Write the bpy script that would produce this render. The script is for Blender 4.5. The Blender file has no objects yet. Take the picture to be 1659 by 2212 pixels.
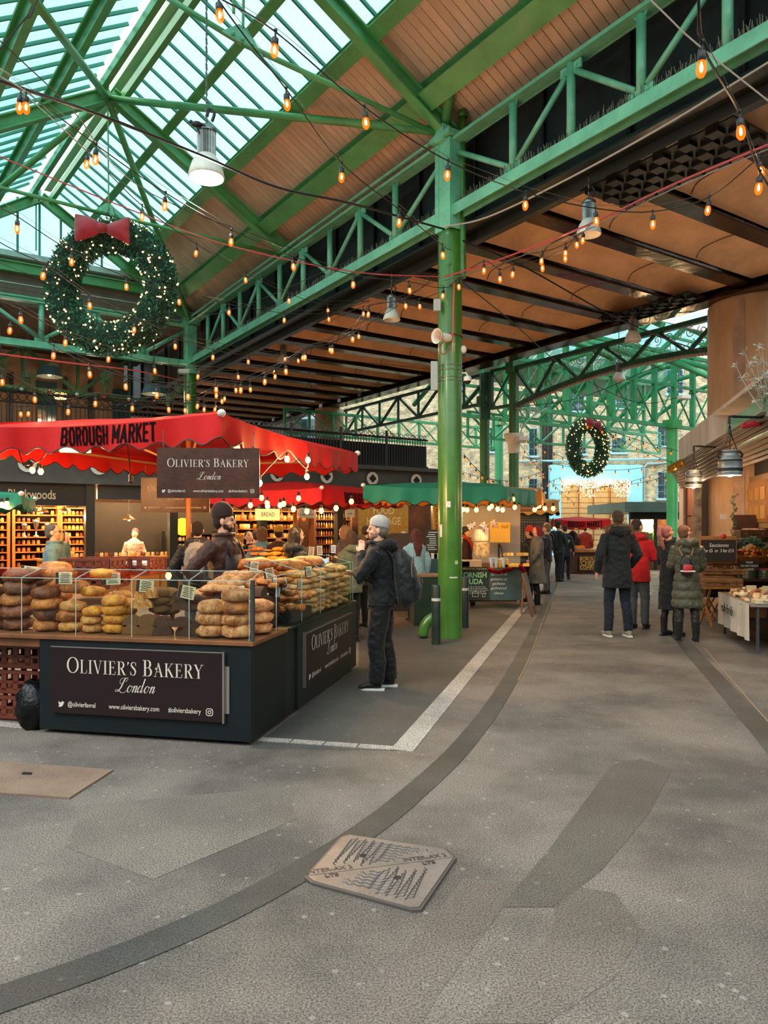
import bpy, math, random
from math import sin, cos, pi, radians as R
from mathutils import Vector, Matrix, noise
random.seed(7)
SC = bpy.context.scene
COL = SC.collection
# ---------------------------------------------------------------- camera, sky, exposure
F, CX, HY, CH = 1580.0, 829.5, 1138.0, 1.62        # focal length and horizon for a 1659x2212 frame
cam = bpy.data.cameras.new('camera'); camo = bpy.data.objects.new('camera', cam)
COL.objects.link(camo); SC.camera = camo
camo.location = (0, 0, CH); camo.rotation_euler = (R(90), 0, 0)
cam.sensor_width = 36; cam.lens = F/2212*36; cam.shift_y = (HY-1106)/2212
cam.clip_start = .05; cam.clip_end = 400
SC.view_settings.view_transform = 'Standard'; SC.view_settings.look = 'None'
SC.view_settings.gamma = 1; SC.view_settings.use_curve_mapping = False
SC.view_settings.exposure = 0.7
w = bpy.data.worlds.new('sky'); SC.world = w; w.use_nodes = True
nt = w.node_tree; nt.nodes.clear()
wo = nt.nodes.new('ShaderNodeOutputWorld'); bg = nt.nodes.new('ShaderNodeBackground')
tc = nt.nodes.new('ShaderNodeTexCoord'); nz = nt.nodes.new('ShaderNodeTexNoise'); cr = nt.nodes.new('ShaderNodeValToRGB')
nz.inputs['Scale'].default_value = 2.2; nz.inputs['Detail'].default_value = 5
cr.color_ramp.elements[0].position = .38; cr.color_ramp.elements[0].color = (.60, .86, .90, 1)
cr.color_ramp.elements[1].position = .60; cr.color_ramp.elements[1].color = (.93, .98, 1, 1)
nt.links.new(tc.outputs['Generated'], nz.inputs['Vector']); nt.links.new(nz.outputs['Fac'], cr.inputs['Fac'])
nt.links.new(cr.outputs['Color'], bg.inputs['Color']); bg.inputs['Strength'].default_value = 1.5
nt.links.new(bg.outputs['Background'], wo.inputs['Surface'])
sd = bpy.data.lights.new('sun', 'SUN'); sd.energy = 1.1; sd.angle = R(25); sd.color = (1, .97, .93)
so = bpy.data.objects.new('sun', sd); COL.objects.link(so); so.rotation_euler = (R(32), R(-28), 0)

# ---------------------------------------------------------------- helpers
def P(px, py, Y): return Vector(((px-CX)/F*Y, Y, CH+(HY-py)/F*Y))
def G(px, py, z=0.0): return P(px, py, F*(CH-z)/(py-HY))
V = Vector
def hexc(h):
    h = h.lstrip('#'); o = []
    for i in (0, 2, 4):
        c = int(h[i:i+2], 16)/255; o.append(c/12.92 if c <= .04045 else ((c+.055)/1.055)**2.4)
    return tuple(o)
MATS = {}
def mat(name, c, r=.6, m=0., var=0., vs=6., bump=0., bs=30., emit=0., c2=None, rnd=0., trans=0., coat=0., stretch=None, spec=.5, alpha=1., sheen=0., ec=None):
    if name in MATS: return MATS[name]
    M = bpy.data.materials.new(name); MATS[name] = M; M.use_nodes = True
    n = M.node_tree.nodes; L = M.node_tree.links; b = n['Principled BSDF']
    if isinstance(c, str): c = hexc(c)
    if isinstance(c2, str): c2 = hexc(c2)
    b.inputs['Base Color'].default_value = (*c, 1); b.inputs['Roughness'].default_value = r; b.inputs['Metallic'].default_value = m
    b.inputs['Specular IOR Level'].default_value = spec
    if coat: b.inputs['Coat Weight'].default_value = coat; b.inputs['Coat Roughness'].default_value = .15
    if trans: b.inputs['Transmission Weight'].default_value = trans
    if alpha < 1: b.inputs['Alpha'].default_value = alpha
    if sheen: b.inputs['Sheen Weight'].default_value = sheen
    if var or bump or rnd:
        t = n.new('ShaderNodeTexCoord'); mp = n.new('ShaderNodeMapping'); L.new(t.outputs['Object'], mp.inputs['Vector'])
        if stretch: mp.inputs['Scale'].default_value = stretch
        if rnd:
            oi = n.new('ShaderNodeObjectInfo'); ml = n.new('ShaderNodeMath'); ml.operation = 'MULTIPLY'; ml.inputs[1].default_value = 37
            L.new(oi.outputs['Random'], ml.inputs[0]); L.new(ml.outputs[0], mp.inputs['Location'])
    col = None
    if var:
        if c2 is None: c2 = tuple(x*(1-var) for x in c); c1 = tuple(min(1, x*(1+var*.6)) for x in c)
        else: c1 = c
        z = n.new('ShaderNodeTexNoise'); z.inputs['Scale'].default_value = vs; z.inputs['Detail'].default_value = 6; z.inputs['Roughness'].default_value = .62
        q = n.new('ShaderNodeValToRGB'); q.color_ramp.elements[0].color = (*c2, 1); q.color_ramp.elements[1].color = (*c1, 1)
        q.color_ramp.elements[0].position = .36; q.color_ramp.elements[1].position = .62
        L.new(mp.outputs[0], z.inputs['Vector']); L.new(z.outputs['Fac'], q.inputs['Fac']); col = q.outputs['Color']
        L.new(col, b.inputs['Base Color'])
    if rnd:
        h = n.new('ShaderNodeHueSaturation'); mr = n.new('ShaderNodeMapRange'); mr.inputs['To Min'].default_value = 1-rnd; mr.inputs['To Max'].default_value = 1+rnd
        L.new(oi.outputs['Random'], mr.inputs['Value']); L.new(mr.outputs[0], h.inputs['Value'])
        if col: L.new(col, h.inputs['Color'])
        else: h.inputs['Color'].default_value = (*c, 1)
        L.new(h.outputs['Color'], b.inputs['Base Color'])
    if bump:
        z2 = n.new('ShaderNodeTexNoise'); z2.inputs['Scale'].default_value = bs; z2.inputs['Detail'].default_value = 4
        bp = n.new('ShaderNodeBump'); bp.inputs['Strength'].default_value = bump; bp.inputs['Distance'].default_value = .02
        L.new(mp.outputs[0], z2.inputs['Vector']); L.new(z2.outputs['Fac'], bp.inputs['Height']); L.new(bp.outputs['Normal'], b.inputs['Normal'])
    if emit:
        b.inputs['Emission Color'].default_value = (*(hexc(ec) if ec else c), 1); b.inputs['Emission Strength'].default_value = emit
        M.cycles.emission_sampling = 'NONE' if emit < 3 or name.startswith('glow_') else 'AUTO'
    return M
def glassmat(name, c, a=.25, r=.08, k=.5):
    """thin sheet glass: mostly clear with a reflection"""
    if name in MATS: return MATS[name]
    M = bpy.data.materials.new(name); MATS[name] = M; M.use_nodes = True
    n = M.node_tree.nodes; L = M.node_tree.links; n.clear()
    if isinstance(c, str): c = hexc(c)
    o = n.new('ShaderNodeOutputMaterial'); t = n.new('ShaderNodeBsdfTransparent'); g = n.new('ShaderNodeBsdfGlossy'); fr = n.new('ShaderNodeLayerWeight'); mx = n.new('ShaderNodeMixShader')
    d = n.new('ShaderNodeBsdfDiffuse'); d.inputs['Color'].default_value = (*c, 1); mx2 = n.new('ShaderNodeMixShader'); mx2.inputs[0].default_value = a
    t.inputs['Color'].default_value = (*c, 1); g.inputs['Roughness'].default_value = r; fr.inputs['Blend'].default_value = .5
    pw = n.new('ShaderNodeMath'); pw.operation = 'POWER'; pw.inputs[1].default_value = 4; L.new(fr.outputs['Facing'], pw.inputs[0]); ml = n.new('ShaderNodeMath'); ml.operation = 'MULTIPLY_ADD'; ml.inputs[1].default_value = k; ml.inputs[2].default_value = .03*k*2; L.new(pw.outputs[0], ml.inputs[0])
    L.new(t.outputs[0], mx2.inputs[1]); L.new(d.outputs[0], mx2.inputs[2])
    L.new(ml.outputs[0], mx.inputs[0]); L.new(mx2.outputs[0], mx.inputs[1]); L.new(g.outputs[0], mx.inputs[2]); L.new(mx.outputs[0], o.inputs['Surface'])
    return M
def bulbmat(name, c, e, a=.5):
    M = bpy.data.materials.new(name); MATS[name] = M; M.use_nodes = True; n = M.node_tree.nodes; L = M.node_tree.links; n.clear()
    o = n.new('ShaderNodeOutputMaterial'); t = n.new('ShaderNodeBsdfTransparent'); em = n.new('ShaderNodeEmission'); mx = n.new('ShaderNodeMixShader'); mx.inputs[0].default_value = a
    em.inputs['Color'].default_value = (*hexc(c), 1); em.inputs['Strength'].default_value = e; t.inputs['Color'].default_value = (1, .8, .5, 1)
    L.new(t.outputs[0], mx.inputs[1]); L.new(em.outputs[0], mx.inputs[2]); L.new(mx.outputs[0], o.inputs['Surface']); M.cycles.emission_sampling = 'NONE'; return M

def Wm(o):
    m = o.matrix_basis.copy()
    while o.parent: o = o.parent; m = o.matrix_basis @ m
    return m
def frame(a, b, up=V((0, 0, 1))):
    z = (b-a).normalized(); x = up.cross(z)
    if x.length < 1e-4: x = V((1, 0, 0)).cross(z)
    if x.length < 1e-4: x = V((0, 1, 0)).cross(z)
    x.normalize(); y = z.cross(x); return x, y, z
class MB:
    """collects shapes; build() links them as ONE mesh object"""
    def __init__(s): s.v = []; s.f = []; s.m = []; s.mi = 0
    def add(s, vs, fs):
        o = len(s.v); s.v.extend([V(p) for p in vs]); s.f.extend([tuple(i+o for i in f) for f in fs]); s.m.extend([s.mi]*len(fs)); return s
    def hexa(s, p): return s.add(p, [(0, 3, 2, 1), (4, 5, 6, 7), (0, 1, 5, 4), (1, 2, 6, 5), (2, 3, 7, 6), (3, 0, 4, 7)])
    def box(s, c, d, rz=0, M=None):
        c = V(c); x, y, z = d[0]/2, d[1]/2, d[2]/2
        p = [V(q) for q in ((-x, -y, -z), (x, -y, -z), (x, y, -z), (-x, y, -z), (-x, -y, z), (x, -y, z), (x, y, z), (-x, y, z))]
        if M is not None: p = [M @ q for q in p]
        elif rz: r = Matrix.Rotation(rz, 3, 'Z'); p = [r @ q for q in p]
        return s.hexa([q+c for q in p])
    def beam(s, a, b, w, h=None, up=V((0, 0, 1))):
        a, b = V(a), V(b); h = h or w; x, y, z = frame(a, b, V(up)); x = x*w/2; y = y*h/2
        return s.hexa([a-x-y, a+x-y, a+x+y, a-x+y, b-x-y, b+x-y, b+x+y, b-x+y])
    def ibeam(s, a, b, w, h, t=.02, up=V((0, 0, 1))):
        a, b = V(a), V(b); x, y, z = frame(a, b, V(up)); o = y*(h/2-t/2)
        s.beam(a+o, b+o, w, t, up); s.beam(a-o, b-o, w, t, up); return s.beam(a, b, t, h-2*t, up)
    def tube(s, path, r, n=8, cap=True, ax=None, sq=1.):
        path = [V(p) for p in path]; k = len(path)
        if not hasattr(r, '__len__'): r = [r]*k
        vs = []; x = None
        for i, p in enumerate(path):
            d = (path[min(i+1, k-1)]-path[max(i-1, 0)])
            d = d.normalized() if d.length > 1e-9 else V((0, 0, 1))
            if x is None:
                x = V(ax) if ax else (V((0, 0, 1)) if abs(d.z) < .9 else V((1, 0, 0)))
            x = x-d*x.dot(d)
            if x.length < 1e-5: x = d.orthogonal()
            x.normalize(); y = d.cross(x)
            rr = r[i] if hasattr(r[i], '__len__') else (r[i], r[i]*sq)
            for j in range(n): a = 2*pi*j/n; vs.append(p+x*rr[0]*cos(a)+y*rr[1]*sin(a))
        fs = [(i*n+j, i*n+(j+1) % n, (i+1)*n+(j+1) % n, (i+1)*n+j) for i in range(k-1) for j in range(n)]
        if cap: fs += [tuple(range(n-1, -1, -1)), tuple((k-1)*n+j for j in range(n))]
        return s.add(vs, fs)
    def cyl(s, a, b, r, n=12, r2=None): return s.tube([a, b], [r, r if r2 is None else r2], n)
    def lathe(s, prof, n=16, o=(0, 0, 0), M=None, cap=False):
        o = V(o); vs = []
        for (r, z) in prof:
            for j in range(n):
                a = 2*pi*j/n; p = V((r*cos(a), r*sin(a), z)); vs.append((M @ p if M else p)+o)
        k = len(prof); fs = [(i*n+j, i*n+(j+1) % n, (i+1)*n+(j+1) % n, (i+1)*n+j) for i in range(k-1) for j in range(n)]
        if cap: fs += [tuple(range(n-1, -1, -1)), tuple((k-1)*n+j for j in range(n))]
        return s.add(vs, fs)
    def ball(s, c, r, n=12, k=8, M=None, fn=None):
        c = V(c); r = r if hasattr(r, '__len__') else (r, r, r); vs = []
        for i in range(k+1):
            th = pi*i/k
            for j in range(n):
                a = 2*pi*j/n; p = V((sin(th)*cos(a), sin(th)*sin(a), -cos(th)))
                if fn: p = fn(p)
                p = V((p.x*r[0], p.y*r[1], p.z*r[2])); vs.append((M @ p if M else p)+c)
        fs = [(i*n+j, i*n+(j+1) % n, (i+1)*n+(j+1) % n, (i+1)*n+j) for i in range(k) for j in range(n)]
        return s.add(vs, fs)
    def rings(s, rs, n=20, cap=True, e=2.4):
        """rs: (centre, rx, ry) horizontal super-ellipse rings, bottom to top"""
        vs = []
        for (c, rx, ry) in rs:
            c = V(c)
            for j in range(n):
                a = 2*pi*j/n; ca, sa = cos(a), sin(a)
                vs.append(c+V((rx*math.copysign(abs(ca)**(2/e), ca), ry*math.copysign(abs(sa)**(2/e), sa), 0)))
        k = len(rs); fs = [(i*n+j, i*n+(j+1) % n, (i+1)*n+(j+1) % n, (i+1)*n+j) for i in range(k-1) for j in range(n)]
        if cap: fs += [tuple(range(n-1, -1, -1)), tuple((k-1)*n+j for j in range(n))]
        return s.add(vs, fs)
    def poly(s, pts, t=0., nrm=None):
        pts = [V(p) for p in pts]; n = len(pts)
        if nrm is None: nrm = (pts[1]-pts[0]).cross(pts[2]-pts[0]).normalized()
        if not t: return s.add(pts, [tuple(range(n))])
        o = V(nrm)*t; vs = pts+[p+o for p in pts]
        return s.add(vs, [tuple(range(n-1, -1, -1)), tuple(range(n, 2*n))]+[(i, (i+1) % n, n+(i+1) % n, n+i) for i in range(n)])
    def ribbon(s, pts, ws, nrm, t=.002):
        """flat pen stroke of varying width lying in the plane with normal nrm"""
        nrm = V(nrm); k = len(pts); L_, R_ = [], []
        for i, p in enumerate(pts):
            d = (pts[min(i+1, k-1)]-pts[max(i-1, 0)]); d = d.normalized() if d.length else V((1, 0, 0)); q = nrm.cross(d)*(ws[i]/2)
            L_.append(p+q); R_.append(p-q)
        vs = L_+R_; vs2 = [p+nrm*t for p in vs]; fs = []
        for i in range(k-1): fs += [(2*k+i, 2*k+i+1, 3*k+i+1, 3*k+i)]
        return s.add(vs+vs2, fs)
    def xf(s, M):
        s.v = [M @ p for p in s.v]; return s
    def build(s, name, m, parent=None, smooth=False, bev=0, world=True, kind=None, label=None, mods=None, sm_angle=None):
        me = bpy.data.meshes.new(name); vs = s.v; loc = None
        if parent is not None:
            if world: I = Wm(parent).inverted(); vs = [I @ p for p in vs]
        elif world:
            xs = [p.x for p in vs]; ys = [p.y for p in vs]; loc = V(((min(xs)+max(xs))/2, (min(ys)+max(ys))/2, min(p.z for p in vs)))
            vs = [p-loc for p in vs]
        me.from_pydata([tuple(p) for p in vs], [], s.f)
        ms = m if isinstance(m, (list, tuple)) else [m]
        for q in ms: me.materials.append(q)
        if len(ms) > 1: me.polygons.foreach_set('material_index', s.m)
        if smooth: me.polygons.foreach_set('use_smooth', [True]*len(s.f))
        me.update(); o = bpy.data.objects.new(name, me); COL.objects.link(o)
        if parent is not None: o.parent = parent
        if loc is not None: o.location = loc
        if kind: o['kind'] = kind
        if label: o['label'] = label
        if bev: b = o.modifiers.new('bevel', 'BEVEL'); b.width = bev; b.segments = 2; b.limit_method = 'ANGLE'
        if mods: mods(o)
        return o
def tag(o, label, cat, group=None, kind=None):
    o['label'] = label; o['category'] = cat
    if group: o['group'] = group
    if kind: o['kind'] = kind
    return o
def thing(name, label, cat, loc=(0, 0, 0), rz=0, group=None):
    o = bpy.data.objects.new(name, None); COL.objects.link(o); o.location = loc; o.rotation_euler = (0, 0, rz); o.empty_display_size = .1
    return tag(o, label, cat, group)
def struct(o): o['kind'] = 'structure'; return o
def kids(o): return KID.get(o.name, [])
def sub(o): return [c for c in o.children]
def dup(o, loc=None, rz=None, label=None, group=None, parent=None, sc=None, rot=None):
    c = o.copy(); COL.objects.link(c)
    if parent is not None: c.parent = parent
    if loc is not None: c.location = loc
    if rz is not None: c.rotation_euler = (0, 0, rz)
    if rot is not None: c.rotation_euler = rot
    if sc is not None: c.scale = sc if hasattr(sc, '__len__') else (sc, sc, sc)
    if label: c['label'] = label
    if group: c['group'] = group
    for ch in list(o.children):
        dup(ch, parent=c)
    return c
def remesh(vox, smooth=4, disp=0., dsz=.08, seed=0, dec=0):
    def f(o):
        r = o.modifiers.new('remesh', 'REMESH'); r.mode = 'VOXEL'; r.voxel_size = vox; r.use_smooth_shade = True
        if smooth: s_ = o.modifiers.new('smooth', 'SMOOTH'); s_.iterations = smooth; s_.factor = .5
        if disp:
            t = bpy.data.textures.new('folds', 'CLOUDS'); t.noise_scale = dsz; t.noise_depth = 2
            d = o.modifiers.new('displace', 'DISPLACE'); d.texture = t; d.strength = disp; d.mid_level = .5; d.texture_coords = 'GLOBAL' if seed else 'LOCAL'
    return f
def spline(pts, n=6):
    """Catmull-Rom through pts"""
    pts = [V(p) for p in pts]; 
    if len(pts) < 3: return pts
    q = [pts[0]*2-pts[1]]+pts+[pts[-1]*2-pts[-2]]; out = []
    for i in range(1, len(q)-2):
        a, b, c, d = q[i-1:i+3]
        for j in range(n):
            t = j/n; out.append(.5*((2*b)+(c-a)*t+(2*a-5*b+4*c-d)*t*t+(3*b-a-3*c+d)*t**3))
    out.append(pts[-1]); return out
def text_mesh(body, size, M, m, parent, name='lettering', bold=0., sx=1., align='CENTER', shear=0., world=True, ext=.001, space=1.):
    """sans lettering as mesh; M maps the text plane (x right, y up) to the world"""
    c = bpy.data.curves.new(name, 'FONT'); c.body = body; c.size = size; c.align_x = align; c.align_y = 'CENTER'; c.offset = bold; c.shear = shear; c.extrude = ext; c.resolution_u = 3; c.space_character = space
    o = bpy.data.objects.new(name, c); COL.objects.link(o)
    bpy.context.view_layer.update()
    me = bpy.data.meshes.new_from_object(o); bpy.data.objects.remove(o)
    S_ = Matrix.Diagonal((sx, 1, 1, 1)); T = M @ S_
    if parent is not None and world: T = Wm(parent).inverted() @ T
    me.transform(T); me.materials.clear(); me.materials.append(m)
    t = bpy.data.objects.new(name, me); COL.objects.link(t)
    if parent is not None: t.parent = parent
    return t
def plane_M(o, x, up):
    """matrix: text x along x, y along up, origin o"""
    x = V(x).normalized(); up = V(up).normalized(); n = x.cross(up)
    return Matrix(((x.x, up.x, n.x, o[0]), (x.y, up.y, n.y, o[1]), (x.z, up.z, n.z, o[2]), (0, 0, 0, 1)))
def point_light(loc, e, c=(1, .62, .3), r=.04):
    l = bpy.data.lights.new('lamp_light', 'POINT'); l.energy = e; l.color = c; l.shadow_soft_size = r
    o = bpy.data.objects.new('lamp_light', l); COL.objects.link(o); o.location = loc; return o
# ---------------------------------------------------------------- viaduct frame of reference
C0 = V((.970, 10.76, 0)); DL = V((-.5516, .834, 0)); DR = V((.834, .5516, 0)); ZU = V((0, 0, 1))
def RT(w, t, z=0.): return C0+DR*w+DL*t+ZU*z
# stall frame of reference (bakery counter corner)
def yawf(deg): a = R(deg); return V((-cos(a), sin(a), 0)), V((sin(a), cos(a), 0))

# ---------------------------------------------------------------- common materials
GREEN = mat('green_paint', '3f9a5c', r=.38, var=.25, vs=3, bump=.12, bs=25, coat=.2)
GREENC = mat('column_green_paint', '40742a', r=.3, var=.22, vs=2.2, bump=.06, bs=18, coat=.4)
GREEND = mat('dark_green_paint', '1d4a33', r=.45, var=.3, vs=3)
BLACK = mat('black_steel', '15181a', r=.45, var=.3, vs=4, spec=.4)
CABLE = mat('black_cable', '101011', r=.5)
REDC = mat('red_cable', 'a8323a', r=.5)
WIRE = mat('steel_wire', '6a6c6c', r=.4, m=.7)
# ================================================================ floor
def asphalt(name, c, c2, rough=.78, speck=.10):
    M = bpy.data.materials.new(name); M.use_nodes = True; n = M.node_tree.nodes; L = M.node_tree.links; b = n['Principled BSDF']
    t = n.new('ShaderNodeTexCoord')
    def nz(sc, det, p0, p1, a, bb):
        z = n.new('ShaderNodeTexNoise'); z.inputs['Scale'].default_value = sc; z.inputs['Detail'].default_value = det; z.inputs['Roughness'].default_value = .65
        q = n.new('ShaderNodeValToRGB'); q.color_ramp.elements[0].position = p0; q.color_ramp.elements[1].position = p1
        q.color_ramp.elements[0].color = (*a, 1); q.color_ramp.elements[1].color = (*bb, 1)
        L.new(t.outputs['Object'], z.inputs['Vector']); L.new(z.outputs['Fac'], q.inputs['Fac']); return q.outputs['Color'], z
    big, _ = nz(.8, 9, .38, .60, hexc(c2), hexc(c))
    fine, fz = nz(120, 3, .36, .68, (.30, .30, .30), (2.0, 1.92, 1.85))
    m1 = n.new('ShaderNodeMix'); m1.data_type = 'RGBA'; m1.blend_type = 'MULTIPLY'; m1.inputs[0].default_value = 1
    L.new(big, m1.inputs[6]); L.new(fine, m1.inputs[7])
    vo = n.new('ShaderNodeTexVoronoi'); vo.inputs['Scale'].default_value = 9; vo.inputs['Randomness'].default_value = 1
    q = n.new('ShaderNodeValToRGB'); q.color_ramp.elements[0].position = .09; q.color_ramp.elements[1].position = .13
    q.color_ramp.elements[0].color = (speck, speck*.98, speck*.95, 1); q.color_ramp.elements[1].color = (0, 0, 0, 1)
    L.new(t.outputs['Object'], vo.inputs['Vector']); L.new(vo.outputs['Distance'], q.inputs['Fac'])
    m2 = n.new('ShaderNodeMix'); m2.data_type = 'RGBA'; m2.blend_type = 'ADD'; m2.inputs[0].default_value = 1
    L.new(m1.outputs[2], m2.inputs[6]); L.new(q.outputs['Color'], m2.inputs[7]); L.new(m2.outputs[2], b.inputs['Base Color'])
    rr = n.new('ShaderNodeMapRange'); rr.inputs['To Min'].default_value = rough-.28; rr.inputs['To Max'].default_value = rough+.1
    z3 = n.new('ShaderNodeTexNoise'); z3.inputs['Scale'].default_value = 1.1; L.new(t.outputs['Object'], z3.inputs['Vector']); L.new(z3.outputs['Fac'], rr.inputs['Value']); L.new(rr.outputs[0], b.inputs['Roughness'])
    bp = n.new('ShaderNodeBump'); bp.inputs['Strength'].default_value = .55; bp.inputs['Distance'].default_value = .01
    L.new(fz.outputs['Fac'], bp.inputs['Height']); L.new(bp.outputs['Normal'], b.inputs['Normal'])
    return M
ASPH = asphalt('asphalt', '736b64', '4e4945')
ASPH2 = asphalt('asphalt_dark', '4d4c4a', '434241', .7, .05)
ASPH3 = asphalt('asphalt_patch', '59554f', '4a4744', .62, .05)
STONE = asphalt('pale_stone_line', 'a9a5a0', '8a8681', .7, .05)
KERB = asphalt('kerb_strip', '4a4b4a', '353636', .6, .03)
floor = MB().add([(-60, -12, 0), (60, -12, 0), (60, 70, 0), (-60, 70, 0)], [(0, 1, 2, 3)]).build('floor', ASPH); struct(floor)
def strip(pts, w, m, name, z, h=.004, uv=None):
    """flat strip laid on the ground along pixel points; w = half widths in metres"""
    q = spline([G(*p) for p in pts], 6); mb = MB(); k = len(q); ws = w if hasattr(w, '__len__') else [w]*k
    L_, R_ = [], []
    for i, p in enumerate(q):
        d = (q[min(i+1, k-1)]-q[max(i-1, 0)]).normalized(); s = V((d.y, -d.x, 0))*ws[0]; L_.append(p-s+ZU*z); R_.append(p+s+ZU*z)
    vs = L_+R_; fs = [(i, k+i, k+i+1, i+1) for i in range(k-1)]
    mb.add(vs, fs); o = mb.build(name, m); struct(o); return o
def patch(pts, m, name, z):
    o = MB().add([G(*p)+ZU*z for p in pts], [tuple(range(len(pts)))]).build(name, m); struct(o); return o
strip([(1203, 1245), (1188, 1290), (1150, 1375), (1092, 1485), (1005, 1605), (885, 1720), (775, 1805), (640, 1888), (470, 1978), (240, 2075), (-60, 2180), (-500, 2330)], .085, KERB, 'trim_1', .004)
strip([(1395, 1250), (1425, 1310), (1480, 1390), (1560, 1480), (1690, 1630), (1900, 1880)], .095, KERB, 'trim_2', .004)
# pale stone lines in slabs
def slabs(a, b, w, n, name):
    a, b = V(a), V(b); d = (b-a)/n; s = V((d.y, -d.x, 0)).normalized()*w/2; par = None
    for i in range(n):
        p = a+d*i+d.normalized()*.006; q = a+d*(i+1)-d.normalized()*.006; mb = MB().hexa([p-s-ZU*.02, p+s-ZU*.02, q+s-ZU*.02, q-s-ZU*.02, p-s+ZU*.006, p+s+ZU*.006, q+s+ZU*.006, q-s+ZU*.006])
        o = mb.build('stone', STONE, floor)
slabs(G(868, 1622), G(1172, 1262), .17, 16, 'line')
slabs(G(848, 1617), G(560, 1597), .09, 4, 'line')
slabs(G(60, 1570), G(-40, 1560), .10, 1, 'line')
slabs(G(1405, 1285), G(1385, 1246), .06, 3, 'line')
# thin brass line beside the kerb strips
strip([(1208, 1262), (1185, 1310), (1148, 1410), (1120, 1470)], .0045, mat('pale_edge', 'a08260', r=.6), 'trim_3', .006)
strip([(1520, 1400), (1580, 1470), (1659, 1560)], .005, MATS['pale_edge'], 'trim_4', .006)
patch([(1322, 1652), (1385, 1640), (1452, 1662), (1400, 1760), (1300, 1880), (1200, 1960), (1080, 1960), (1190, 1830)], ASPH3, 'trim_5', .002)
patch([(1190, 1905), (1330, 1930), (1390, 2010), (1330, 2110), (1180, 2212), (1020, 2212), (1150, 2080), (1200, 1990)], mat_a := asphalt('asphalt_patch_two', '6c645c', '58524c', .7, .05), 'trim_6', .0015)
patch([(1000, 1900), (1130, 1905), (960, 2130), (900, 2230), (740, 2230), (880, 2050)], mat_a, 'trim_7', .0015)
patch([(180, 1740), (620, 1700), (640, 1770), (330, 1900), (140, 1830)], asphalt('asphalt_patch_three', '726a62', '5e5852', .75, .06), 'trim_8', .0015)
patch([(540, 1616), (865, 1622), (1110, 1332), (960, 1290), (775, 1300), (775, 1440)], ASPH2, 'trim_9', .001)
patch([(775, 1330), (960, 1300), (940, 1345), (800, 1360)], mat('brown_mat', '5d4333', r=.7, var=.3, vs=12), 'trim_10', .003)
pl = tag(MB().poly([G(-60, 1652), G(0, 1648), G(245, 1666), G(150, 1727), G(-60, 1712)], .012, ZU).build('steel_cover_plate', mat('tan_steel', '8d7463', r=.5, m=.3, var=.2, vs=3, bump=.3, bs=60)), 'flat rusty tan steel plate let into the asphalt at the left edge', 'plate')
MB().poly([G(50, 1672)+ZU*.0, G(70, 1673), G(68, 1678), G(46, 1677)], .014, ZU).build('lifting_slot', BLACK, pl)

# ---- manhole cover
MC = [G(753, 1807), G(965, 1838), G(986, 1858), G(910, 1971), G(890, 1972), G(672, 1912), G(657, 1900), G(735, 1812)]
mo = thing('manhole_cover', 'worn grey iron access cover with wavy tread and INTER-AX lettering set in the asphalt', 'manhole cover', (sum(MC, V())/8))
IRON = mat('worn_iron', '857b75', r=.42, m=.35, var=.18, vs=5, bump=.2, bs=80)
cen = sum(MC, V())/8
MB().poly([p for p in MC], .012, ZU).build('frame', mat('iron_edge', '5e5753', r=.5, m=.4), mo)
inner = [cen+(p-cen)*.955 for p in MC]
LP, RP = inner[6], inner[2]
ax = (RP-LP).normalized(); ay = V((-ax.y, ax.x, 0))
g = .003
hi = [inner[7], inner[0], inner[1]]; lo = [inner[3], inner[4], inner[5]]
for h_, s_ in ((hi, 1), (lo, -1)):
    pts = ([LP+ay*g*s_]+h_+[RP+ay*g*s_]) if s_ > 0 else ([RP+ay*g*s_]+h_+[LP+ay*g*s_])
    MB().poly(pts[::-1] if s_ > 0 else pts[::-1], .016, ZU).build('lid_half', IRON, mo)
tr = MB(); u0 = (inner[1]-inner[7]); 
e1 = (MC[1]-MC[0]).normalized(); e2 = (MC[6]-MC[7]).normalized()
random.seed(3)
for i in range(-9, 10):
    for j in range(-9, 10):
        p = cen+e1*i*.078*((MC[1]-MC[0]).length/.95)+e2*j*.060*((MC[6]-MC[7]).length/.95)
        d = p-cen; a1 = d.dot(e1); a2 = d.dot(e2)
        # inside test
        ok = all(((inner[(k+1) % 8]-inner[k]).cross(p-inner[k])).z*((inner[1]-inner[0]).cross(cen-inner[0])).z > 0 and abs(((inner[(k+1) % 8]-inner[k]).normalized().cross(p-inner[k])).z) > .045 for k in range(8))
        if not ok or abs(d.dot(ay)) < .035 or (abs(d.dot(ay)) < .08 and abs(d.dot(ax)) > .10): continue
        ang = math.atan2(a2, a1); tq = V((-sin(ang*1)*1, cos(ang), 0)); q = (e1*(-sin(ang))+e2*cos(ang)).normalized(); nq = V((-q.y, q.x, 0))
        z = ZU*.0165; o = (i % 2)*.012
        path = [p-q*.026-nq*.008+z, p-q*.010+nq*.006+z, p+q*.012-nq*.004+z, p+q*.028+nq*.007+z]
        tr.tube(path, .0034, 4)
o_ = tr.build('tread_pattern', mat('iron_tread', '4f4844', r=.45, m=.5), mo, kind='stuff')
for s_ in (-1, 1): MB().cyl(cen+ay*.13*s_-ax*.05*s_+ZU*.012, cen+ay*.13*s_-ax*.05*s_+ZU*.0185, .018, 10).build('key_hole', mat('rust_hole', '2e1d14', r=.9), mo)
DKI = mat('iron_letter', '463f3c', r=.5, m=.3)
for (fx, s_) in ((-.235, 1), (.235, 1)):
    text_mesh('INTER-AX 2', .05, plane_M(cen+ax*fx+ay*.03+ZU*.0165, ax, ay), DKI, mo, bold=.001, sx=.85)
    text_mesh('LTS', .042, plane_M(cen+ax*fx-ay*.03+ZU*.018, ax, ay), DKI, mo, bold=.001)

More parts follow.
